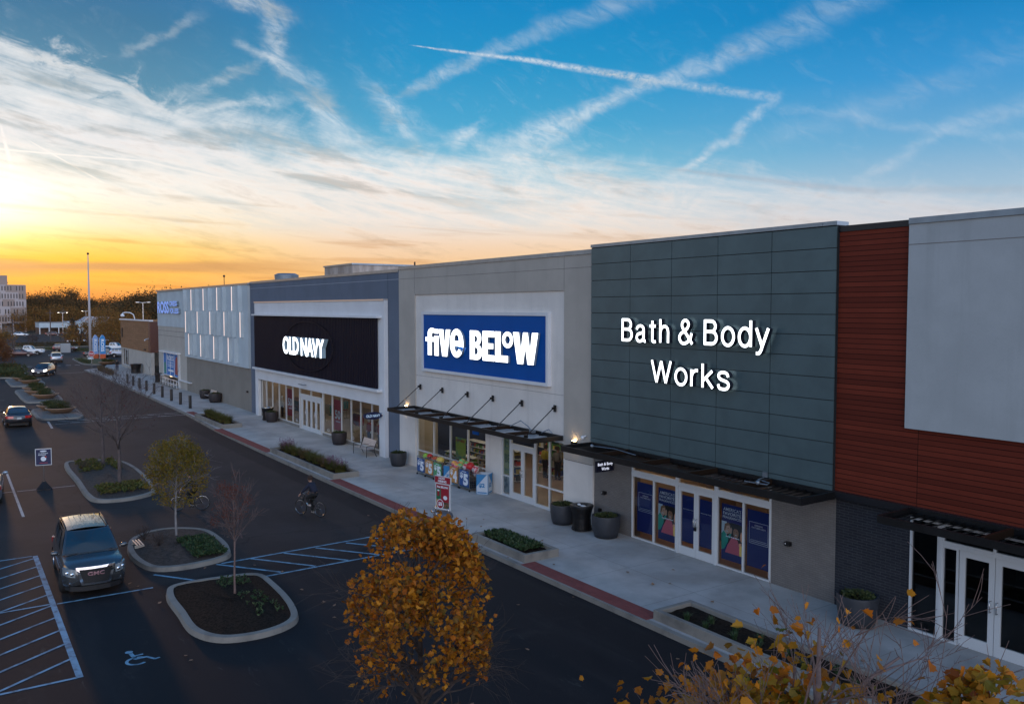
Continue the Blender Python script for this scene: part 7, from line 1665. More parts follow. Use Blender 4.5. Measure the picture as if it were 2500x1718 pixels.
mb = MB(); mb.box(-.31, -.19, -.041, -.037, .86, 1.07); mb.add([(-.14 + .18 * cos(a_), -.0415, .52 + .18 * sin(a_)) for a_ in [2 * pi * k / 24 for k in range(24)]], [tuple(range(24))]); mb.build('red_shapes', RD, fr)
mb = MB(); text_on(mb, '$5', -.25, -.02, .43, .61, -.0435, 0, .05); mb.build('price', M['white_decal'], fr)

# rolling wire bins with price boards in front of the variety shop
cols = {'blue': material('price_board_blue', (0.012, 0.08, 0.27), 0.55), 'orange': material('price_board_orange', (0.52, 0.24, 0.06), 0.55), 'green': material('price_board_green', (0.06, 0.30, 0.12), 0.55)}
def cart(label, x0, x1, col, price, h=1.0, y0=20.95, y1=21.65, balls=None, seed=1):
    global R; R = random.Random(seed); Z = SWZ
    t = thing('wire_bin', label, 'wire bin', ((x0 + x1) / 2, (y0 + y1) / 2, Z), group='rolling price bins')
    mb = MB()
    for x in (x0, x1):
        for y in (y0, y1): mb.tube([(x, y, Z + .12), (x, y, Z + h)], .014, 6)
    for z in (.16, h):
        mb.tube([(x0, y0, Z + z), (x1, y0, Z + z), (x1, y1, Z + z), (x0, y1, Z + z), (x0, y0, Z + z)], .014, 6)
    n = 9
    for k in range(1, n):
        z = .16 + (h - .16) * k / n
        for x in (x0, x1): mb.tube([(x, y0, Z + z), (x, y1, Z + z)], .006, 4)
        mb.tube([(x0, y0, Z + z), (x1, y0, Z + z)], .006, 4)
    for k in range(1, 6):
        y = y0 + (y1 - y0) * k / 6
        for x in (x0, x1): mb.tube([(x, y, Z + .16), (x, y, Z + h)], .006, 4)
    mb.build('wire_frame', M['steel'], t)
    mb = MB(); mb.box(x0 + .02, x1 - .02, y0 + .03, y1 - .02, Z + .17, Z + .5); mb.build('bin_liner', M['trim'], t)
    for x in (x0, x1):
        for y in (y0, y1): mb = MB(); mb.lathe([(.045, -.015), (.045, .015)], (0, 0, 0), 10); mb.xform(Matrix.Translation((x, y, Z + .047)) @ Matrix.Rotation(pi / 2, 4, 'Y')); mb.box(x - .008, x + .008, y - .01, y + .01, Z + .05, Z + .13); mb.build('caster', M['trim'], t)
    w = x1 - x0; mb = MB(); mb.box(x0 + .05, x1 - .05, y0 - .022, y0 - .012, Z + .22, Z + h - .08); b = mb.build('price_board', cols[col], t)
    mb = MB(); text_on(mb, '$', x0 + .10, x0 + w * .40, Z + h * .52, Z + h * .80, y0 - .026, 0, .05); text_on(mb, price, x0 + w * .42, x1 - .09, Z + .26, Z + h * .78, y0 - .026, 0, .06); mb.box(x0 + w * .3, x1 - w * .3, y0 - .028, y0 - .024, Z + h * .845, Z + h * .87); mb.build('lettering', M['white_decal'], b)
    return t
CX = [(-40.0, -39.12), (-39.08, -38.2), (-38.16, -37.28), (-36.5, -35.66), (-35.55, -34.60)]
cart('blue five dollar price bin, leftmost of the row', *CX[0], 'blue', '5'); cart('orange five dollar price bin, between the blue and green ones', *CX[1], 'orange', '5', 1.03); cart('green five dollar price bin, behind the red pavement sign', *CX[2], 'green', '5', 1.02)
cart('orange four dollar price bin heaped with rainbow balls', *CX[3], 'orange', '4', 1.08); cart('blue five dollar price bin at the right end, under the red and white balls', *CX[4], 'blue', '5', 1.08)
bc = lambda n, c, c2: material(n, c, 0.4, color2=c2, vscale=3.5, cmin=.46, cmax=.54, stretch=(1, 1, 2.2))
BM = {'rainbow': bc('rainbow_ball', (.75, .25, .05), (.10, .55, .20)), 'rainbow2': bc('pink_orange_ball', (.70, .08, .22), (.80, .45, .05)), 'red': material('red_ball', (.50, .015, .02), .4), 'green': material('lime_ball', (.28, .50, .06), .4), 'yellow': material('yellow_bag', (.70, .52, .12), .5), 'orange': material('orange_bag', (.55, .10, .04), .5), 'white': bc('white_red_ball', (.70, .70, .70), (.55, .03, .04))}
def ball(label, x, y, z, r, m, sz=1.0):
    mb = MB(); mb.ball((x, y, z), r, 16, 10, sz); tag(mb.build('toy_ball', BM[m], smooth=True), label, 'toy ball', 'toy balls in the wire bins')
ZB_ = SWZ + .17 + .33
for x in (-39.75, -39.4): pass
ball('lime green ball in the leftmost blue price bin', -39.65, 21.3, SWZ + .98, .17, 'green'); ball('red ball beside the lime ball in the leftmost price bins', -39.32, 21.35, SWZ + 1.0, .16, 'red'); ball('orange bag-like ball in the orange five dollar bin', -38.75, 21.35, SWZ + .98, .20, 'orange', .5); ball('yellow ball at the edge of the green price bin', -38.0, 21.25, SWZ + 1.02, .22, 'yellow', .8)
for x, y, z, m, lb in [(-36.35, 21.15, 1.13, 'rainbow2', 'pink and orange ball at the left of the four dollar bin'), (-36.05, 21.4, 1.25, 'rainbow', 'striped rainbow ball topmost in the four dollar bin'), (-36.0, 21.1, 1.08, 'rainbow2', 'pink ball low at the front of the four dollar bin'), (-35.75, 21.15, 1.10, 'rainbow', 'rainbow ball at the front right of the four dollar bin'), (-35.62, 21.45, 1.18, 'rainbow', 'rainbow ball between the four dollar bin and the last blue bin'), (-36.35, 21.5, 1.1, 'rainbow', 'rainbow ball at the back left of the four dollar bin')]: ball(lb, x, y, SWZ + z - .05, .18, m)
ball('large red ball on the last blue price bin', -35.0, 21.25, SWZ + 1.15, .22, 'red'); ball('white and red ball left of the large red one', -35.33, 21.2, SWZ + 1.08, .18, 'white'); ball('white and red ball right of the large red one', -34.70, 21.35, SWZ + 1.05, .18, 'white'); ball('white and red ball low inside the last blue bin', -34.75, 21.45, SWZ + .8, .17, 'white')
cardblue = material('carton_blue', (0.03, 0.20, 0.42), 0.6); cardwhite = material('carton_white', (0.52, 0.58, 0.64), 0.6); brownc = material('cardboard', (.22, .12, .06), .8)
def carton(label, loc, rz, w=.62, h=.92):
    t = thing('price_carton', label, 'carton', loc, rz, 'two dollar cartons'); mb = MB(); a = w / 2; q = .012
    for k in range(4):
        st = len(mb.v); mb.box(-a, a, -a, -a + q, 0, h); mb.xform(Matrix.Rotation(k * pi / 2, 4, 'Z'), st)
    mb.build('box', cardwhite, t); mb = MB(); mb.box(-a + q, a - q, -a + q, a - q, .02, h * .80); mb.build('inside', brownc, t)
    for k in range(4):
        mb = MB(); M4 = Matrix.Rotation(k * pi / 2, 4, 'Z'); y = -a - .004; s = 1 if k % 2 == 0 else -1
        mb.add([(-a * s, y, h), (a * s, y, h), (a * s * .75, y, h * .99), (-a * s * .85, y, h * .42), (-a * s, y, h * .36)], [(0, 1, 2, 3, 4)])
        mb.add([(-a, y, 0), (a, y, 0), (a, y, .02), (-a, y, .02)], [(0, 1, 2, 3)]); mb.add([(-a, y, 0), (-a + .02, y, 0), (-a + .02, y, h), (-a, y, h)], [(0, 1, 2, 3)]); mb.add([(a - .02, y, 0), (a, y, 0), (a, y, h), (a - .02, y, h)], [(0, 1, 2, 3)])
        text_on(mb, '$2', -a * .55, a * .45, h * .32, h * .56, y - .003, 0, .05); mb.box(-a * .8, a * .8, y - .003, y, h * .06, h * .12); mb.xform(M4); mb.build('printed_side', cardblue, t)
carton('blue and white two dollar carton at the right end by the beige pier', (-34.0, 21.42, SWZ), radians(38), .60, .96); carton('blue and white two dollar carton between the green and orange bins', (-36.95, 21.3, SWZ), radians(30), .58, .92)

# ---- inside the shops, seen through the glass
def rack(label, x, y, w, h, m, name='clothes_rack', cat='clothes rack', g='racks inside the portal shop', seed=0):
    global R; R = random.Random(seed); t = thing(name, label, cat, (x, y, SWZ + .013), group=g); mb = MB(); Z = SWZ + .013
    mb.tube([(x - w / 2, y, Z), (x - w / 2, y, Z + h), (x + w / 2, y, Z + h), (x + w / 2, y, Z)], .02, 6); mb.tube([(x - w / 2, y - .25, Z + .02), (x - w / 2, y + .25, Z + .02)], .02, 6); mb.tube([(x + w / 2, y - .25, Z + .02), (x + w / 2, y + .25, Z + .02)], .02, 6); mb.build('rail', M['steel'], t)
    mb = MB(); k = 0; xx = x - w / 2 + .08
    while xx < x + w / 2 - .06:
        l = R.uniform(.6, .85); mb.cur = k % len(m); mb.add([(xx, y - .22, Z + h - .12), (xx + .05, y, Z + h - .03), (xx, y + .22, Z + h - .12), (xx + .01, y + .20, Z + h - l), (xx + .01, y - .20, Z + h - l)], [(0, 1, 2, 3, 4)]); xx += .07; k += 1
    mb.build('clothes', m, t)
cl = [material('garment_red', (.25, .03, .03), .8), material('garment_denim', (.06, .09, .16), .8), material('garment_cream', (.5, .45, .38), .8), material('garment_dark', (.03, .03, .04), .8), material('garment_teal', (.05, .20, .20), .8)]
for i, (x, y) in enumerate([(-68.2, 24.6), (-65.6, 23.6), (-62.0, 24.8), (-55.2, 24.2), (-52.8, 25.6), (-51.2, 23.7), (-49.8, 26.0), (-64.5, 27.0), (-57.5, 28)]): rack(f'clothes rack inside the portal shop, {ORD[i]} in order', x, y, 1.5, 1.45, [cl[i % 5], cl[(i + 2) % 5], cl[(i + 3) % 5]], seed=i)
def mannequin(label, x, y, top, bot, g='mannequins in the portal shop window', h=1.75):
    t = thing('mannequin', label, 'mannequin', (x, y, SWZ + .013), group=g); Z = SWZ + .013; s = h / 1.75
    mb = MB(); mb.ball((x, y, Z + 1.62 * s), .10 * s, 10, 8, 1.25); mb.tube([(x, y, Z + 1.42 * s), (x, y, Z + 1.55 * s)], .05, 8)
    for q in (-1, 1): mb.tube([(x + q * .30 * s, y, Z + .95 * s), (x + q * .33 * s, y - .05, Z + .78 * s)], [.04, .025], 6)
    mb.build('form', M['portal_white'], t, smooth=True)
    mb = MB(); mb.lathe([(.15, .82), (.17, 1.0), (.19, 1.25), (.20, 1.36), (.08, 1.46)], (x, y, Z), 14, sx=1.15 * s, sy=.65 * s)
    for q in (-1, 1): mb.tube([(x + q * .20 * s, y, Z + 1.36 * s), (x + q * .27 * s, y, Z + 1.12 * s), (x + q * .30 * s, y, Z + .92 * s)], [.07, .06, .05], 8)
    mb.build('shirt', top, t, smooth=True); mb = MB()
    for q in (-1, 1): mb.tube([(x + q * .08, y, Z + .88 * s), (x + q * .10, y, Z + .45), (x + q * .10, y, Z + .02)], [.10, .07, .06], 8)
    mb.build('trousers', bot, t, smooth=True)
for i, (x, y, a, b_) in enumerate([(-50.4, 22.9, cl[0], cl[1]), (-49.0, 23.0, cl[0], cl[1]), (-48.2, 22.8, cl[2], cl[3]), (-47.2, 23.1, cl[0], cl[1]), (-67.5, 23.0, cl[2], cl[3])]): mannequin(f'dressed window mannequin, {ORD[i]} counted from the middle of the right windows', x, y, a, b_)
def shelf_unit(label, x0, x1, y0, y1, h, m, g, n=4, seed=0):
    global R; R = random.Random(seed); t = thing('shelf_unit', label, 'shelf', ((x0 + x1) / 2, (y0 + y1) / 2, SWZ + .013), group=g); Z = SWZ + .013; mb = MB()
    mb.box(x0, x1, y1 - .03, y1, Z, Z + h)
    for k in range(n + 1): z = Z + .05 + (h - .08) * k / n; mb.box(x0, x1, y0, y1 - .03, z, z + .03)
    mb.build('shelf', M['white_paint'], t); mb = MB()
    for k in range(n):
        z = Z + .08 + (h - .08) * k / n; x = x0 + .04
        while x < x1 - .1: w = R.uniform(.08, .2); hh = R.uniform(.35, .8) * (h / n - .06); mb.cur = R.randrange(len(m)); mb.box(x, x + w * .9, y0 + .04, y1 - .06, z, z + hh); x += w
    mb.build('goods', m, t)
gd = [material('goods_red', (.4, .05, .04), .6), material('goods_blue', (.04, .10, .32), .6), material('goods_green', (.12, .32, .08), .6), material('goods_yellow', (.5, .38, .08), .6), material('goods_white', (.5, .5, .5), .6), material('goods_dark', (.05, .05, .06), .6)]
for i, a in enumerate([(-41.6, -39.6, 25.0, 25.5, 1.3), (-38.9, -37.2, 24.4, 24.9, 1.2), (-36.9, -35.0, 24.0, 24.5, 1.6), (-36.6, -34.8, 26.5, 27.0, 1.9), (-33.4, -31.6, 29.5, 30.0, 2.2), (-41.0, -38.0, 23.2, 23.6, .9), (-34.6, -33.2, 30.5, 31.0, 1.9), (-37.2, -36.0, 28.5, 29, 1.7)]): shelf_unit(f'shelf of toys inside the variety shop, {ORD[i]} in order', *a, gd, 'shelves inside the variety shop', seed=i)
t = thing('checkout_counter', 'blue and white checkout counter behind the variety shop door', 'counter', (-33.5, 27.5, SWZ + .013)); mb = MB(); mb.box(-36.0, -31.4, 27.2, 27.9, SWZ + .013, 1.15); mb.build('counter', cols['blue'], t); mb = MB(); mb.box(-36.05, -31.35, 27.15, 27.95, 1.15, 1.2); [mb.box(-35.6 + k * .7, -35.1 + k * .7, 27.17, 27.19, .45, 1.0) for k in range(5)]; mb.build('notices', M['white_decal'], t)
mb = MB(); mb.box(-23.4, -21.4, 24.5, 25.3, SWZ + .013, 1.05); tag(mb.build('display_table', material('brown_table', (.16, .08, .04), .5), bevel=.02), 'brown display table inside the fragrance shop, left side', 'table'); mb = MB(); mb.box(-20.2, -18.2, 24.5, 25.3, SWZ + .013, 1.05); tag(mb.build('display_table', material('brown_table2', (.13, .07, .04), .5), bevel=.02), 'brown display table inside the fragrance shop, right side', 'table')

# ---- flagpole, stop sign, feather banners, street lamps, poles
t = thing('flagpole', 'tall white flagpole with a ball top rising over the skyline', 'flagpole', (-163.5, 21.6, .1)); mb = MB(); mb.tube([(-163.5, 21.6, .1), (-163.5, 21.6, 9), (-163.5, 21.6, 18.4)], [.24, .19, .07], 12); mb.build('pole', material('pole_white', (.42, .38, .38), .4), t, smooth=True); mb = MB(); mb.ball((-163.5, 21.6, 18.55), .20, 12, 8); mb.build('ball_top', M['black_metal'], t, smooth=True); mb = MB(); mb.lathe([(.5, 0), (.45, .3), (.25, .4)], (-163.5, 21.6, .1), 16); mb.build('pole_base', M['alu'], t)
t = thing('stop_sign', 'red octagonal STOP sign on a thin post at the pavement corner', 'road sign', (-136.0, 18.1, SWZ), radians(76)); mb = MB(); mb.tube([(0, 0, 0), (0, 0, 2.7)], .035, 6); mb.build('post', M['steel'], t)
O8 = [(.40 * cos(pi / 8 + k * pi / 4) * 1.08, 2.30 + .40 * sin(pi / 8 + k * pi / 4) * 1.08) for k in range(8)]; mb = MB(); mb.prism_y(O8, -.06, -.03); pn = mb.build('panel', M['white_paint'], t); mb = MB(); mb.prism_y([(p[0] * .92, 2.30 + (p[1] - 2.30) * .92) for p in O8], -.066, -.06); mb.build('panel_face', material('stop_red', (.40, .015, .03), .5), pn); mb = MB(); text_on(mb, 'STOP', -.31, .31, 2.19, 2.42, -.070, 0, .03); mb.build('lettering', M['white_paint'], pn)
def feather(label, x, y, h, w, m, word, rz, tail=True):
    t = thing('feather_banner', label, 'banner', (x, y, 0), rz, 'blue feather banners'); mb = MB(); mb.tube([(0, 0, 0), (0, 0, h * .85), (w * .45, 0, h)], .03, 6); mb.build('pole', M['alu'], t); mb = MB()
    P = [(.03, h * .22), (w, h * .18), (w, h * .80), (w * .92, h * .90), (w * .70, h * .975), (w * .45, h * .998), (w * .2, h * .95), (.03, h * .84)]; mb.prism_y(P, -.015, .015); f = mb.build('cloth', m, t); vs, fs = text_geo(word, .03); vs, fs = fit(vs, fs, 0, 1, 0, 1)
    for sg in (-1, 1):
        mb = MB(); mb.add([(w * .5 - sg * (v[1] - .5) * w * .55, sg * .022, h * .82 - v[0] * h * .5) for v in vs], fs); mb.build('lettering', M['white_decal'], f)
    if tail: mb = MB(); mb.box(.03, w, -.017, .017, h * .04, h * .22); mb.build('orange_hem', material('banner_orange', (.55, .09, .02), .6), t)
bb = material('banner_cloth_blue', (0.03, .22, .50), .7); bp = material('banner_cloth_pale_blue', (0.22, .36, .62), .7)
feather('pale blue feather banner just right of the flagpole', -165.2, 22.2, 4.4, .9, bp, 'ROSS', radians(85)); feather('deep blue feather banner with white letters and an orange hem', -164.4, 23.2, 4.4, .95, bb, 'ROSS', radians(85)); feather('leaning pale blue feather banner beside the box truck', -168.0, 28.2, 3.9, .9, bp, 'ROSS', radians(70), False)
def lamp_post(label, x, y, h, arms, m=None, name='street_lamp', g=None, lit=False):
    m = m or M['steel']; t = thing(name, label, 'street lamp', (x, y, 0), group=g); mb = MB(); mb.tube([(x, y, 0), (x, y, h)], [.12, .08], 8); mb.build('post', m, t)
    for a in arms:
        mb = MB(); dx, dy = cos(a), sin(a); mb.tube([(x, y, h - .1), (x + dx * .9, y + dy * .9, h)], .05, 6); mb.box(x + dx * 1.2 - .45, x + dx * 1.2 + .45, y + dy * 1.2 - .35, y + dy * 1.2 + .35, h - .05, h + .12); hd = mb.build('lamp_head', m, t)
        mb = MB(); mb.box(x + dx * 1.2 - .3, x + dx * 1.2 + .3, y + dy * 1.2 - .2, y + dy * 1.2 + .2, h - .09, h - .055); mb.build('lens', material('lamp_lens_on', (1, .9, .7), .4, emit=(1, .85, .6), estr=12 if lit else .8), hd)
lamp_post('double-headed car park lamp above the brown building roof', -200, 37.1, 10.4, (radians(60), radians(240)), g='car park lamps'); lamp_post('double lamp post with two lit heads before the white shopfront building', -300, 32.0, 7.8, (radians(70), radians(250)), g='car park lamps', lit=True); lamp_post('double lamp post with lit heads seen behind the flagpole', -330, 42.5, 8.2, (radians(70), radians(250)), g='car park lamps', lit=True); lamp_post('dark lamp post in front of the office block', -250, 11.0, 8.0, (radians(90),), M['black_metal'], g='car park lamps')
t = thing('street_lamp', 'white curved-arm street lamp left of the brown building roof', 'street lamp', (-172, 30.4, 0)); mb = MB(); mb.tube([(-172, 30.4, 0), (-172, 30.4, 7.2), (-172, 30.2, 7.9), (-172, 29.6, 8.25), (-172, 28.9, 8.3), (-172, 28.3, 8.2)], .09, 8); mb.build('post', M['white_paint'], t, smooth=True); mb = MB(); mb.lathe([(.08, .5), (.30, .3), (.38, .05), (.25, -.1), (.05, -.15)], (-172, 28.3, 7.6), 14); mb.build('lamp_head', M['white_paint'], t, smooth=True)
for x, y, h, lb in ((-252.5, 24.0, 8.7, 'wooden power pole in front of the white shopfront building'), (-360, 38.6, 9.0, 'farther power pole rising behind the shopfront building roof'), (-190, 11.6, 7.0, 'thin dark pole beside the yellow-green tree and the office block')):
    t = thing('utility_pole', lb, 'utility pole', (x, y, 0)); mb = MB(); mb.tube([(x, y, 0), (x, y, h)], [.16, .11], 6); mb.build('pole', M['bark'], t); mb = MB(); mb.box(x - .06, x + .06, y - .9, y + .9, h - .9, h - .75); mb.build('crossarm', M['bark'], t)

# ---- brown boarded building beyond the pale shop
t = thing('brown_building', 'small building with brown timber upper walls and beige base beyond the pale shop', 'building', (-131, 23, 0))
mb = MB(); wall_with_hole(mb, -141.4, -119.2, 0, 3.15, 23.0, 23.4, [(-140.9, -135.4, .5, 3.0)]); mb.box(-141.4, -141.0, 23.4, 40, 0, 3.15); mb.build('base_wall', M['stucco_cream'], t)
mb = MB(); mb.box(-141.4, -120.6, 22.95, 23.4, 3.15, 7.3); mb.box(-141.4, -141.0, 23.4, 40, 3.15, 7.3); mb.build('upper_wall', M['wood_brown'], t)
mb = MB(); mb.box(-120.6, -119.2, 22.93, 40, 3.15, 7.28); mb.build('corner_panel', material('dark_brown_metal', (.12, .045, .03), .5), t); mb = MB(); mb.box(-141.6, -119.0, 22.8, 23.3, 7.3, 7.48); mb.build('coping', M['white_paint'], t)
mb = MB(); mb.box(-141.0, -119.5, 23.5, 40, 6.6, 6.8); mb.build('roof', M['roofing'], t); mb = MB(); mb.box(-139.9, -139.4, 22.80, 22.95, 4.7, 6.1); mb.build('wall_sign', M['trim'], t)
mb = MB(); mb.box(-123.2, -122.4, 22.80, 22.95, 3.35, 3.55); mb.build('wall_lamp', M['trim'], t); mb = MB(); mb.tube([(-120.2, 22.9, 5.0), (-119.6, 22.4, 4.9), (-119.0, 22.2, 4.85)], .09, 6); mb.build('security_camera', M['white_paint'], t)
wn = window_unit(t, -140.9, -135.4, .5, 3.0, (-139.0, -137.2), (), y=23.2, glass=M['glass_dark']); mb = MB(); mb.box(-138.2, -137.4, 23.4, 23.45, 1.3, 2.4); mb.build('red_notice', material('red_notice', (.4, .02, .03), .6), t); mb = MB(); mb.box(-141, -135.3, 25, 25.1, 0, 3); mb.build('inner_wall', wall_dark, t)
t = thing('link_building', 'low beige service wall between the brown building and the pale shop', 'building', (-114, 26, 0)); mb = MB(); mb.box(-119.2, -109.0, 24.6, 25.0, 0, 3.3); mb.box(-119.2, -109.0, 25.0, 40, 0, 3.2); mb.build('wall', M['stucco_cream'], t); mb = MB(); mb.box(-124, -109.0, 26.5, 40, 3.3, 5.7); mb.build('upper_wall', M['stucco_taupe'], t); mb = MB(); mb.box(-129, -109.0, 30, 40, 5.7, 7.7); mb.build('dark_block', material('dark_roof_block', (.02, .018, .018), .8), t); mb = MB(); mb.box(-129, -109.0, 29.9, 40, 7.7, 7.85); mb.box(-124, -109, 26.4, 26.6, 5.7, 5.8); mb.box(-119.2, -109, 24.5, 24.7, 3.3, 3.4); mb.build('coping', M['white_paint'], t)
mb = MB(); mb.box(-116.2, -114.6, 24.52, 24.6, 0, 2.5); mb.build('door', material('pale_door', (.45, .52, .56), .5), t); mb = MB(); mb.box(-112.0, -110.8, 24.50, 24.6, 0, 2.8); mb.build('grey_shutter', M['stucco_taupe'], t)
# bike rack of hoops
t = thing('bike_rack', 'coiled metal bike rack in front of the brown building', 'bike rack', (-129, 22.2, SWZ)); mb = MB()
for k in range(7):
    x = -132.3 + k * 1.05; mb.tube([(x + .62 * cos(a_), 22.2 + .25 * sin(a_ * .5), SWZ + .45 + .45 * sin(a_)) for a_ in [2 * pi * j / 18 for j in range(19)]], .035, 5)
mb.build('hoops', M['steel'], t, smooth=True)
mb = MB(); mb.box(-195.0, -194.2, 20.2, 22.0, 0, 1.9); tag(mb.build('utility_cabinet', material('cabinet_grey', (.30, .30, .30), .6), bevel=.03), 'pale metal utility cabinet at the far kerb in front of the dark van', 'cabinet')

# ---- far buildings
t = thing('shopfront_building', 'long low white building with a covered front beyond the car park', 'building', (-345, 38, 0)); mb = MB(); mb.box(-352, -338, 37.5, 60, 0, 4.4); mb.build('wall', M['stucco_white'], t); mb = MB(); mb.box(-352, -338, 28.6, 37.5, 2.3, 4.0); mb.build('fascia', M['stucco_white'], t); mb = MB(); mb.box(-352, -345, 28.6, 37.5, 0, 2.3); mb.build('shopfront', material('brown_shopfront', (.10, .06, .05), .6, var=.3, vscale=1.2), t); cols4 = [MB().box(-338.3, -338.0, y, y + .25, 0, 2.3).build('column', M['white_paint'], t) for y in (28.7, 31.6, 34.6, 37.2)]; mb = MB(); mb.box(-352.2, -337.9, 28.4, 37.5, 4.0, 4.15); mb.build('roof', M['roofing'], t)
t = thing('house', 'pale grey sloping roof behind the white shopfront building', 'building', (-355, 50, 0)); mb = MB(); mb.box(-360, -352, 44, 62, 0, 4.2); mb.build('wall', M['stucco_white'], t); mb = MB(); mb.prism_x([(43, 4.2), (63, 4.2), (60, 6.0), (46, 6.0)], -361, -351); mb.build('roof', material('pale_roof', (.45, .43, .44), .8), t)
t = thing('office_block', 'white office block with rows of narrow windows at the left edge', 'office building', (-378, 18, 0)); ofw = material('office_white', (.42, .36, .35), .7); oft = material('office_tan', (.30, .23, .20), .8); win = material('office_window', (.05, .045, .05), .15)
YR = 27.3; XF = -370.0
mb = MB(); mb.box(-400, XF, -8, YR, 3.4, 18.0); mb.build('wall', ofw, t); mb = MB(); mb.box(-398, XF - 4, -8, 21.5, 18.0, 21.6); mb.build('penthouse', oft, t); mb = MB(); mb.box(-400, XF - 2.5, -8, YR - .5, 0, 3.4); mb.build('ground_floor', material('office_base', (.18, .16, .16), .7), t)
for y in (26.6, 22.5, 18.5, 14.5): mb = MB(); mb.box(XF - .6, XF, y, y + .6, 0, 3.4); mb.build('column', ofw, t)
R = random.Random(8); mb = MB()
for fl in range(5):
    z = 4.2 + fl * 2.9; y = 6.0
    while y < YR - .9:
        if R.random() < .88: mb.cur = 0; mb.box(XF - .02, XF + .04, y, y + .42, z, z + 1.7)
        y += .95
wo = mb.build('window', win, t); wo['label'] = 'rows of narrow dark windows'
mb = MB(); P = [(0, 20.6, 24.6, 15.2, 17.9), (1, 12, 19, 12.6, 15.2), (2, 19.5, 23.5, 9.8, 12.6), (3, 22, 27.2, 4.0, 9.4), (0, 24.8, 27.25, 12.4, 17.9), (1, 14, 18, 6.8, 9.6), (2, 17, 21, 3.6, 6.6)]
for k, ya, yb, za, zb in P: mb.box(XF, XF + .02, ya, yb, za, zb)
mb.build('tan_panels', oft, t)
# ------------------------------------------------------------------ people and bicycles
skin = material('skin', (0.42, 0.24, 0.17), 0.55); hair = material('brown_hair', (0.035, 0.016, 0.010), 0.7, bump=.5, bscale=80)
def limb(mb, pts, rad, n=10): mb.tube(pts, rad, n); [mb.ball(p, r * .99, n, 6) for p, r in ((pts[0], rad[0]), (pts[-1], rad[-1]))]
def skinned(name, verts, edges, radii, mat, parent, root=0, sub=2):
    me = bpy.data.meshes.new(name); me.from_pydata([tuple(v) for v in verts], edges, []); ob = bpy.data.objects.new('tmp', me); COL.objects.link(ob)
    m = ob.modifiers.new('skin', 'SKIN'); m.use_smooth_shade = True; me.skin_vertices.new() if not me.skin_vertices else None
    for i, sv in enumerate(me.skin_vertices[0].data): sv.radius = radii[i] if isinstance(radii[i], tuple) else (radii[i], radii[i]); sv.use_root = (i == root)
    s = ob.modifiers.new('s', 'SUBSURF'); s.levels = sub; s.render_levels = sub
    dg = bpy.context.evaluated_depsgraph_get(); dg.update(); m2 = bpy.data.meshes.new_from_object(ob.evaluated_get(dg)); bpy.data.objects.remove(ob)
    m2.name = name; m2.materials.clear(); m2.materials.append(mat)
    o = bpy.data.objects.new(name, m2); COL.objects.link(o); o.parent = parent
    if parent is not None: BASE[o.name] = Vector((0, 0, 0))
    for p in m2.polygons: p.use_smooth = True
    return o
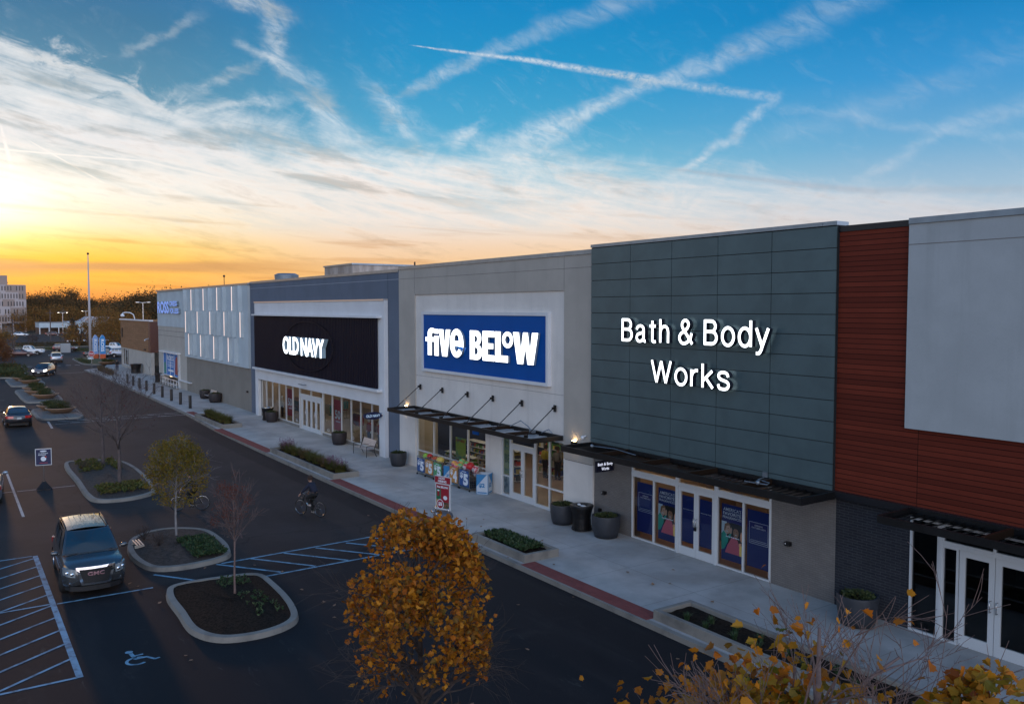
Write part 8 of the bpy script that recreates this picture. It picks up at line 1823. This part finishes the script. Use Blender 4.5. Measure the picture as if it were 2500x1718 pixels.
def person(label, loc, rz, J, top, bot, shoe, name='person', hairm=None, hair_long=False, s=1.0, cat='person'):
    """J: joint dictionary in local metres (+x is the way the person faces)"""
    t = thing(name, label, cat, loc, rz); V = lambda k: Vector(J[k])
    verts = []; edges = []; rad = []; ix = {}
    def add(k, p, r, par=None):
        ix[k] = len(verts); verts.append(Vector(p)); rad.append(r)
        if par is not None: edges.append((ix[par], ix[k]))
    pel, chest, neck, head = V('pelvis'), V('chest'), V('neck'), V('head')
    add('pel', pel, .10); add('waist', pel.lerp(chest, .45), .09, 'pel'); add('chest', chest, .10, 'waist'); add('neck0', chest.lerp(neck, .75), .055, 'chest'); add('neck', neck, .052, 'neck0'); add('hd', neck.lerp(head, .55), .060, 'neck')
    for sd in 'lr':
        add('sh' + sd, V('sh' + sd), .045, 'chest'); add('el' + sd, V('el' + sd), .036, 'sh' + sd); add('wr' + sd, V('wr' + sd), .028, 'el' + sd)
        add('hip' + sd, V('hip' + sd), .08, 'pel'); add('kn' + sd, V('kn' + sd), .062, 'hip' + sd); add('an' + sd, V('an' + sd), .042, 'kn' + sd)
        d = V('toe' + sd) - V('an' + sd); add('ft' + sd, V('an' + sd) + d * .55, .036, 'an' + sd); add('toe' + sd, V('toe' + sd), .028, 'ft' + sd)
    body = skinned('body', verts, edges, rad, skin, t)
    # clothes follow the same skeleton slightly larger
    def sub(keys, links, rr, mat, nm):
        vs = [verts[ix[k]] if isinstance(k, str) else k for k in keys]; return skinned(nm, vs, links, rr, mat, t)
    wl = verts[ix['wrl']].lerp(verts[ix['ell']], .08); wr_ = verts[ix['wrr']].lerp(verts[ix['elr']], .08)
    sub(['pel', 'waist', 'chest', verts[ix['neck0']].lerp(verts[ix['neck']], .35), 'shl', 'ell', wl, 'shr', 'elr', wr_], [(0, 1), (1, 2), (2, 3), (2, 4), (4, 5), (5, 6), (2, 7), (7, 8), (8, 9)], [.155, .165, .17, .085, .088, .070, .046, .088, .070, .046], top, 'jacket')
    sub([pel + Vector((0, 0, .04)), 'hipl', 'knl', 'anl', 'hipr', 'knr', 'anr'], [(0, 1), (1, 2), (2, 3), (0, 4), (4, 5), (5, 6)], [.11, .115, .085, .060, .115, .085, .060], bot, 'trousers')
    for sd in 'lr':
        a, b = V('an' + sd), V('toe' + sd); mb = MB(); h = (a - (b - a) * .25); mb.tube([h + Vector((0, 0, -.03)), a + Vector((0, 0, -.035)), a.lerp(b, .6), b], [.040, .050, .045, .028], 8); mb.build('shoe', shoe, t, local=True, smooth=True)
    # head
    f = Vector(J.get('face', (1, 0, 0))).normalized(); up = Vector((0, 0, 1)); sd_ = up.cross(f).normalized(); Mh = Matrix((( f.x, sd_.x, up.x, head.x), (f.y, sd_.y, up.y, head.y), (f.z, sd_.z, up.z, head.z), (0, 0, 0, 1)))
    mb = MB(); mb.ball((0, 0, 0), .105, 18, 14, 1.18, .92, .78); st = len(mb.v)
    mb.ball((.015, 0, -.075), .07, 12, 8, .75, .95, .85); mb.ball((.100, 0, -.012), .018, 8, 6, 1.4); mb.ball((.0, .083, -.01), .022, 8, 6, 1.3, .7, .5); mb.ball((.0, -.083, -.01), .022, 8, 6, 1.3, .7, .5)
    mb.xform(Mh); hd = mb.build('head', skin, t, local=True, smooth=True)
    mb = MB(); [mb.ball((.088, y, .014), .012, 8, 6) for y in (-.032, .032)]; mb.box(.094, .099, -.024, .024, -.062, -.055); mb.xform(Mh); mb.build('face_features', M['trim'], t, local=True)
    mb = MB(); mb.ball((-.018, 0, .025), .118, 18, 12, 1.08, .96, .86)
    for i in range(90):
        a = random.uniform(0, 2 * pi); u = random.uniform(.0, 1); p = Vector((-.018 + .105 * cos(a) * sqrt(1 - u * u), .095 * sin(a) * sqrt(1 - u * u), .03 + .12 * u)); mb.ball(tuple(p), .022, 5, 4)
    keep = MB(); vs = mb.v
    for fc in mb.f:
        c = sum((Vector(vs[i]) for i in fc), Vector()) / len(fc)
        if c.x > .055 and c.z < .055: continue
        if c.z < -.045: continue
        b = len(keep.v); keep.v.extend([vs[i] for i in fc]); keep.f.append(list(range(b, b + len(fc)))); keep.m.append(0)
    keep.xform(Mh); keep.build('hair', hairm or hair, t, local=True, smooth=False)
    # hands: palm and five curled fingers each
    for sd, q in (('l', 1), ('r', -1)):
        w = V('wr' + sd); d = (w - V('el' + sd)).normalized(); s_ = d.cross(Vector((0, 0, 1)));  s_ = s_.normalized() if s_.length > .1 else Vector((0, 1, 0)); n_ = s_.cross(d)
        mb = MB(); mb.tube([w - d * .01, w + d * .04, w + d * .085], [.024, .034, .033], 8)
        for k, (o, l) in enumerate(((-.027, .062), (-.009, .072), (.009, .068), (.027, .052))):
            b0 = w + d * .085 + s_ * o; mb.tube([b0 - d * .01, b0 + d * l * .45 - n_ * .004, b0 + d * l * .75 - n_ * .024, b0 + d * l * .72 - n_ * .046], [.0095, .009, .008, .006], 6)
        tb = w + d * .03 + s_ * .03 * q; mb.tube([tb, tb + d * .03 + s_ * .022 * q - n_ * .01, tb + d * .055 + s_ * .018 * q - n_ * .03], [.012, .010, .007], 6)
        mb.build('hand', skin, t, local=True, smooth=True)
    return t
def bicycle(label, loc, rz, frame_m, r=.34, steer=0.0, rim_w=True, cage=False):
    t = thing('bicycle', label, 'bicycle', loc, rz); wb = 1.05; F = Vector((wb / 2, 0, r)); B = Vector((-wb / 2, 0, r)); bb = Vector((-.08, 0, .28)); st = Vector((-.24, 0, .80)); hd = Vector((.33, 0, .84)); hd0 = Vector((.38, 0, .64))
    for c in (F, B):
        mb = MB(); n = 36; q = 8; R0 = r - .018
        for i in range(n):
            for k in range(q):
                pass
        pts = [(c.x + R0 * cos(2 * pi * i / n), 0, c.z + R0 * sin(2 * pi * i / n)) for i in range(n + 1)]; mb.tube(pts, .020, 8, cap=False); w = mb.build('wheel', M['tyre'], t, local=True, smooth=True)
        mb = MB(); pts = [(c.x + (R0 - .024) * cos(2 * pi * i / n), 0, c.z + (R0 - .024) * sin(2 * pi * i / n)) for i in range(n + 1)]; mb.tube(pts, .010, 6, cap=False)
        for i in range(20): a = 2 * pi * i / 20; mb.tube([(c.x, .02 * (-1) ** i, c.z), (c.x + (R0 - .03) * cos(a), 0, c.z + (R0 - .03) * sin(a))], .0016, 3, cap=False)
        mb.tube([(c.x, -.05, c.z), (c.x, .05, c.z)], .022, 8); mb.build('rim', M['rim'], w)
    mb = MB(); tu = .017
    for a, b in ((bb, st), (bb, hd0), (st.lerp(bb, .12), hd.lerp(hd0, .25))): mb.tube([a, b], tu, 8)
    mb.tube([hd, hd0], .02, 8)
    for s in (-1, 1): mb.tube([bb + Vector((0, .03 * s, 0)), B + Vector((0, .055 * s, 0))], .010, 6); mb.tube([st.lerp(bb, .12) + Vector((0, .02 * s, 0)), B + Vector((0, .055 * s, 0))], .009, 6); mb.tube([hd0 + Vector((0, .03 * s, 0)), hd0 + Vector((.02, .05 * s, -.05)), F + Vector((0, .055 * s, 0))], .011, 6)
    mb.build('frame', frame_m, t, local=True, smooth=True)
    mb = MB(); mb.tube([st, st + Vector((-.03, 0, .13))], .013, 6); mb.ball(tuple(st + Vector((-.06, 0, .15))), .12, 12, 6, .22, 1.1, .55); mb.ball(tuple(st + Vector((.05, 0, .15))), .07, 10, 6, .25, 1.6, .4); mb.build('saddle', M['trim'], t, local=True, smooth=True)
    mb = MB(); h = hd + Vector((-.02, 0, .10)); mb.tube([hd, h, h + Vector((.06, 0, .02))], .014, 6); mb.tube([h + Vector((-.02, -.30, .03)), h + Vector((.05, -.14, .02)), h + Vector((.06, 0, .02)), h + Vector((.05, .14, .02)), h + Vector((-.02, .30, .03))], .012, 6); mb.build('handlebar', M['steel'], t, local=True, smooth=True)
    mb = MB(); mb.lathe([(.10, -.004), (.10, .004)], (0, 0, 0), 20); mb.xform(Matrix.Translation(bb + Vector((0, -.05, 0))) @ Matrix.Rotation(pi / 2, 4, 'X')); mb.tube([bb + Vector((0, -.08, 0)), bb + Vector((.02, -.09, -.17))], .010, 6); mb.tube([bb + Vector((0, .08, 0)), bb + Vector((-.02, .09, .17))], .010, 6)
    mb.box(bb.x - .03, bb.x + .07, -.19, -.09, bb.z - .19, bb.z - .17); mb.box(bb.x - .07, bb.x + .03, .09, .19, bb.z + .16, bb.z + .18); mb.tube([bb + Vector((0, -.055, .09)), B + Vector((0, -.055, .04))], .004, 4); mb.tube([bb + Vector((0, -.055, -.09)), B + Vector((0, -.055, -.04))], .004, 4); mb.build('crank', M['steel'], t, local=True)
    if cage: mb = MB(); mb.lathe([(.034, 0), (.036, .12), (.03, .17), (.016, .19)], (0, 0, 0), 12); mb.xform(Matrix.Translation(bb.lerp(hd0, .35) + Vector((-.02, 0, .03))) @ Matrix.Rotation(radians(50), 4, 'Y')); mb.build('water_bottle', material('pale_blue_bottle', (.25, .42, .55), .4), t, local=True, smooth=True)
    return t
navyj = material('dark_navy_jacket', (0.012, 0.016, 0.034), 0.85); blackt = material('black_trousers', (0.008, 0.008, 0.009), 0.85); pale_shoe = material('pale_shoe', (.35, .32, .30), .7); greyp = material('grey_trousers', (0.06, 0.055, 0.065), .85); denim = material('blue_jeans', (.035, .045, .075), .85)
ride = dict(pelvis=(-.30, 0, 1.02), chest=(-.12, 0, 1.38), neck=(-.04, 0, 1.50), head=(.0, 0, 1.62), face=(1, .1, -.08), shl=(-.08, .17, 1.40), shr=(-.08, -.17, 1.40), ell=(.12, .26, 1.16), elr=(.12, -.26, 1.16), wrl=(.29, .29, .99), wrr=(.29, -.29, .99),
            hipl=(-.26, .09, .98), hipr=(-.26, -.09, .98), knl=(.10, .12, .80), knr=(.06, -.12, .62), anl=(-.10, .13, .53), anr=(-.10, -.13, .18), toel=(.04, .14, .50), toer=(.05, -.14, .14))
# the cyclist in the road, heading away to the left
A1 = radians(180 + 3 + 22)
CY = (-35.0, 13.1, 0); bicycle('dark bicycle with pale rims ridden across the road by the person in navy', CY, atan2(12.85 - 13.35, -35.42 + 34.54), material('dark_green_frame', (.010, .016, .015), .4, metal=.3), cage=True)
person('cyclist in a dark navy hooded jacket riding away across the open road', CY, atan2(12.85 - 13.35, -35.42 + 34.54), ride, navyj, blackt, pale_shoe)
C2 = (-38.95, 9.0, 0); bicycle('black bicycle half hidden behind the small yellow-green tree', C2, atan2(8.54 - 9.5, -39.15 + 38.72), material('black_frame', (.008, .008, .008), .4, metal=.3))
person('second cyclist in black, mostly hidden by the small yellow-green tree', C2, atan2(8.54 - 9.5, -39.15 + 38.72), ride, blackt, blackt, blackt)
walk = dict(pelvis=(0, 0, .93), chest=(.02, 0, 1.30), neck=(.02, 0, 1.45), head=(.05, 0, 1.58), face=(1, 0, -.1), shl=(.02, .18, 1.36), shr=(.02, -.18, 1.36), ell=(-.02, .26, 1.10), elr=(.0, -.26, 1.10), wrl=(.16, .20, .98), wrr=(.16, -.20, .98), hipl=(0, .09, .90), hipr=(0, -.09, .90), knl=(.12, .10, .50), knr=(-.02, -.10, .48), anl=(.16, .10, .10), anr=(-.22, -.10, .12), toel=(.30, .11, .045), toer=(-.10, -.11, .045))
stand = dict(walk, knl=(.03, .10, .48), knr=(.0, -.10, .48), anl=(.0, .11, .08), anr=(0, -.11, .08), toel=(.15, .13, .035), toer=(.15, -.13, .035), ell=(-.02, .26, 1.10), wrl=(.10, .22, .90), wrr=(.10, -.22, .90))
person('person in a black jacket walking towards us on the far pavement', (-129.2, 20.4, SWZ), radians(-10), walk, blackt, denim, pale_shoe)
person('dark-clothed person standing in the road beside the car with its headlights on', (-134.0, 13.15, 0), radians(160), stand, blackt, blackt, blackt)
person('person in a grey top standing inside the variety shop, seen from behind', (-34.5, 26.2, SWZ + .013), radians(110), stand, material('grey_hoodie', (.16, .15, .14), .9), blackt, blackt)
person('person in a yellow top inside the variety shop, partly behind the window bar', (-35.3, 26.0, SWZ + .013), radians(90), stand, material('mustard_top', (.35, .30, .03), .9), blackt, blackt)
# short white rails lying on the yellow tree island kerb
t = thing('rail_end', 'three short white rails on the kerb of the yellow tree island', 'rail', (-33.6, 5.85, .16)); mb = MB()
for k in range(3): mb.tube([(-34.1, 5.78 + .10 * k, .26), (-33.2, 5.80 + .10 * k, .26)], .028, 8)
for x in (-33.95, -33.35): mb.box(x - .03, x + .03, 5.72, 6.05, .14, .24)
mb.build('rails', material('warm_white_rail', (.7, .6, .5), .35, metal=.3), t)
# the haze that softens the distance
mb = MB(); mb.box(-900, 60, -260, 420, -1.2, 24); hz = mb.build('haze', [bpy.data.materials.new('haze_air')])
m = hz.data.materials[0]; m.use_nodes = True; nt = m.node_tree; nt.nodes.clear(); o = nt.nodes.new('ShaderNodeOutputMaterial'); pv = nt.nodes.new('ShaderNodeVolumePrincipled')
pv.inputs['Color'].default_value = (.95, .80, .62, 1); pv.inputs['Density'].default_value = 0.00007; pv.inputs['Anisotropy'].default_value = 0.7; nt.links.new(pv.outputs[0], o.inputs['Volume'])
hz['kind'] = 'stuff'; hz['label'] = 'warm evening haze over the whole place'
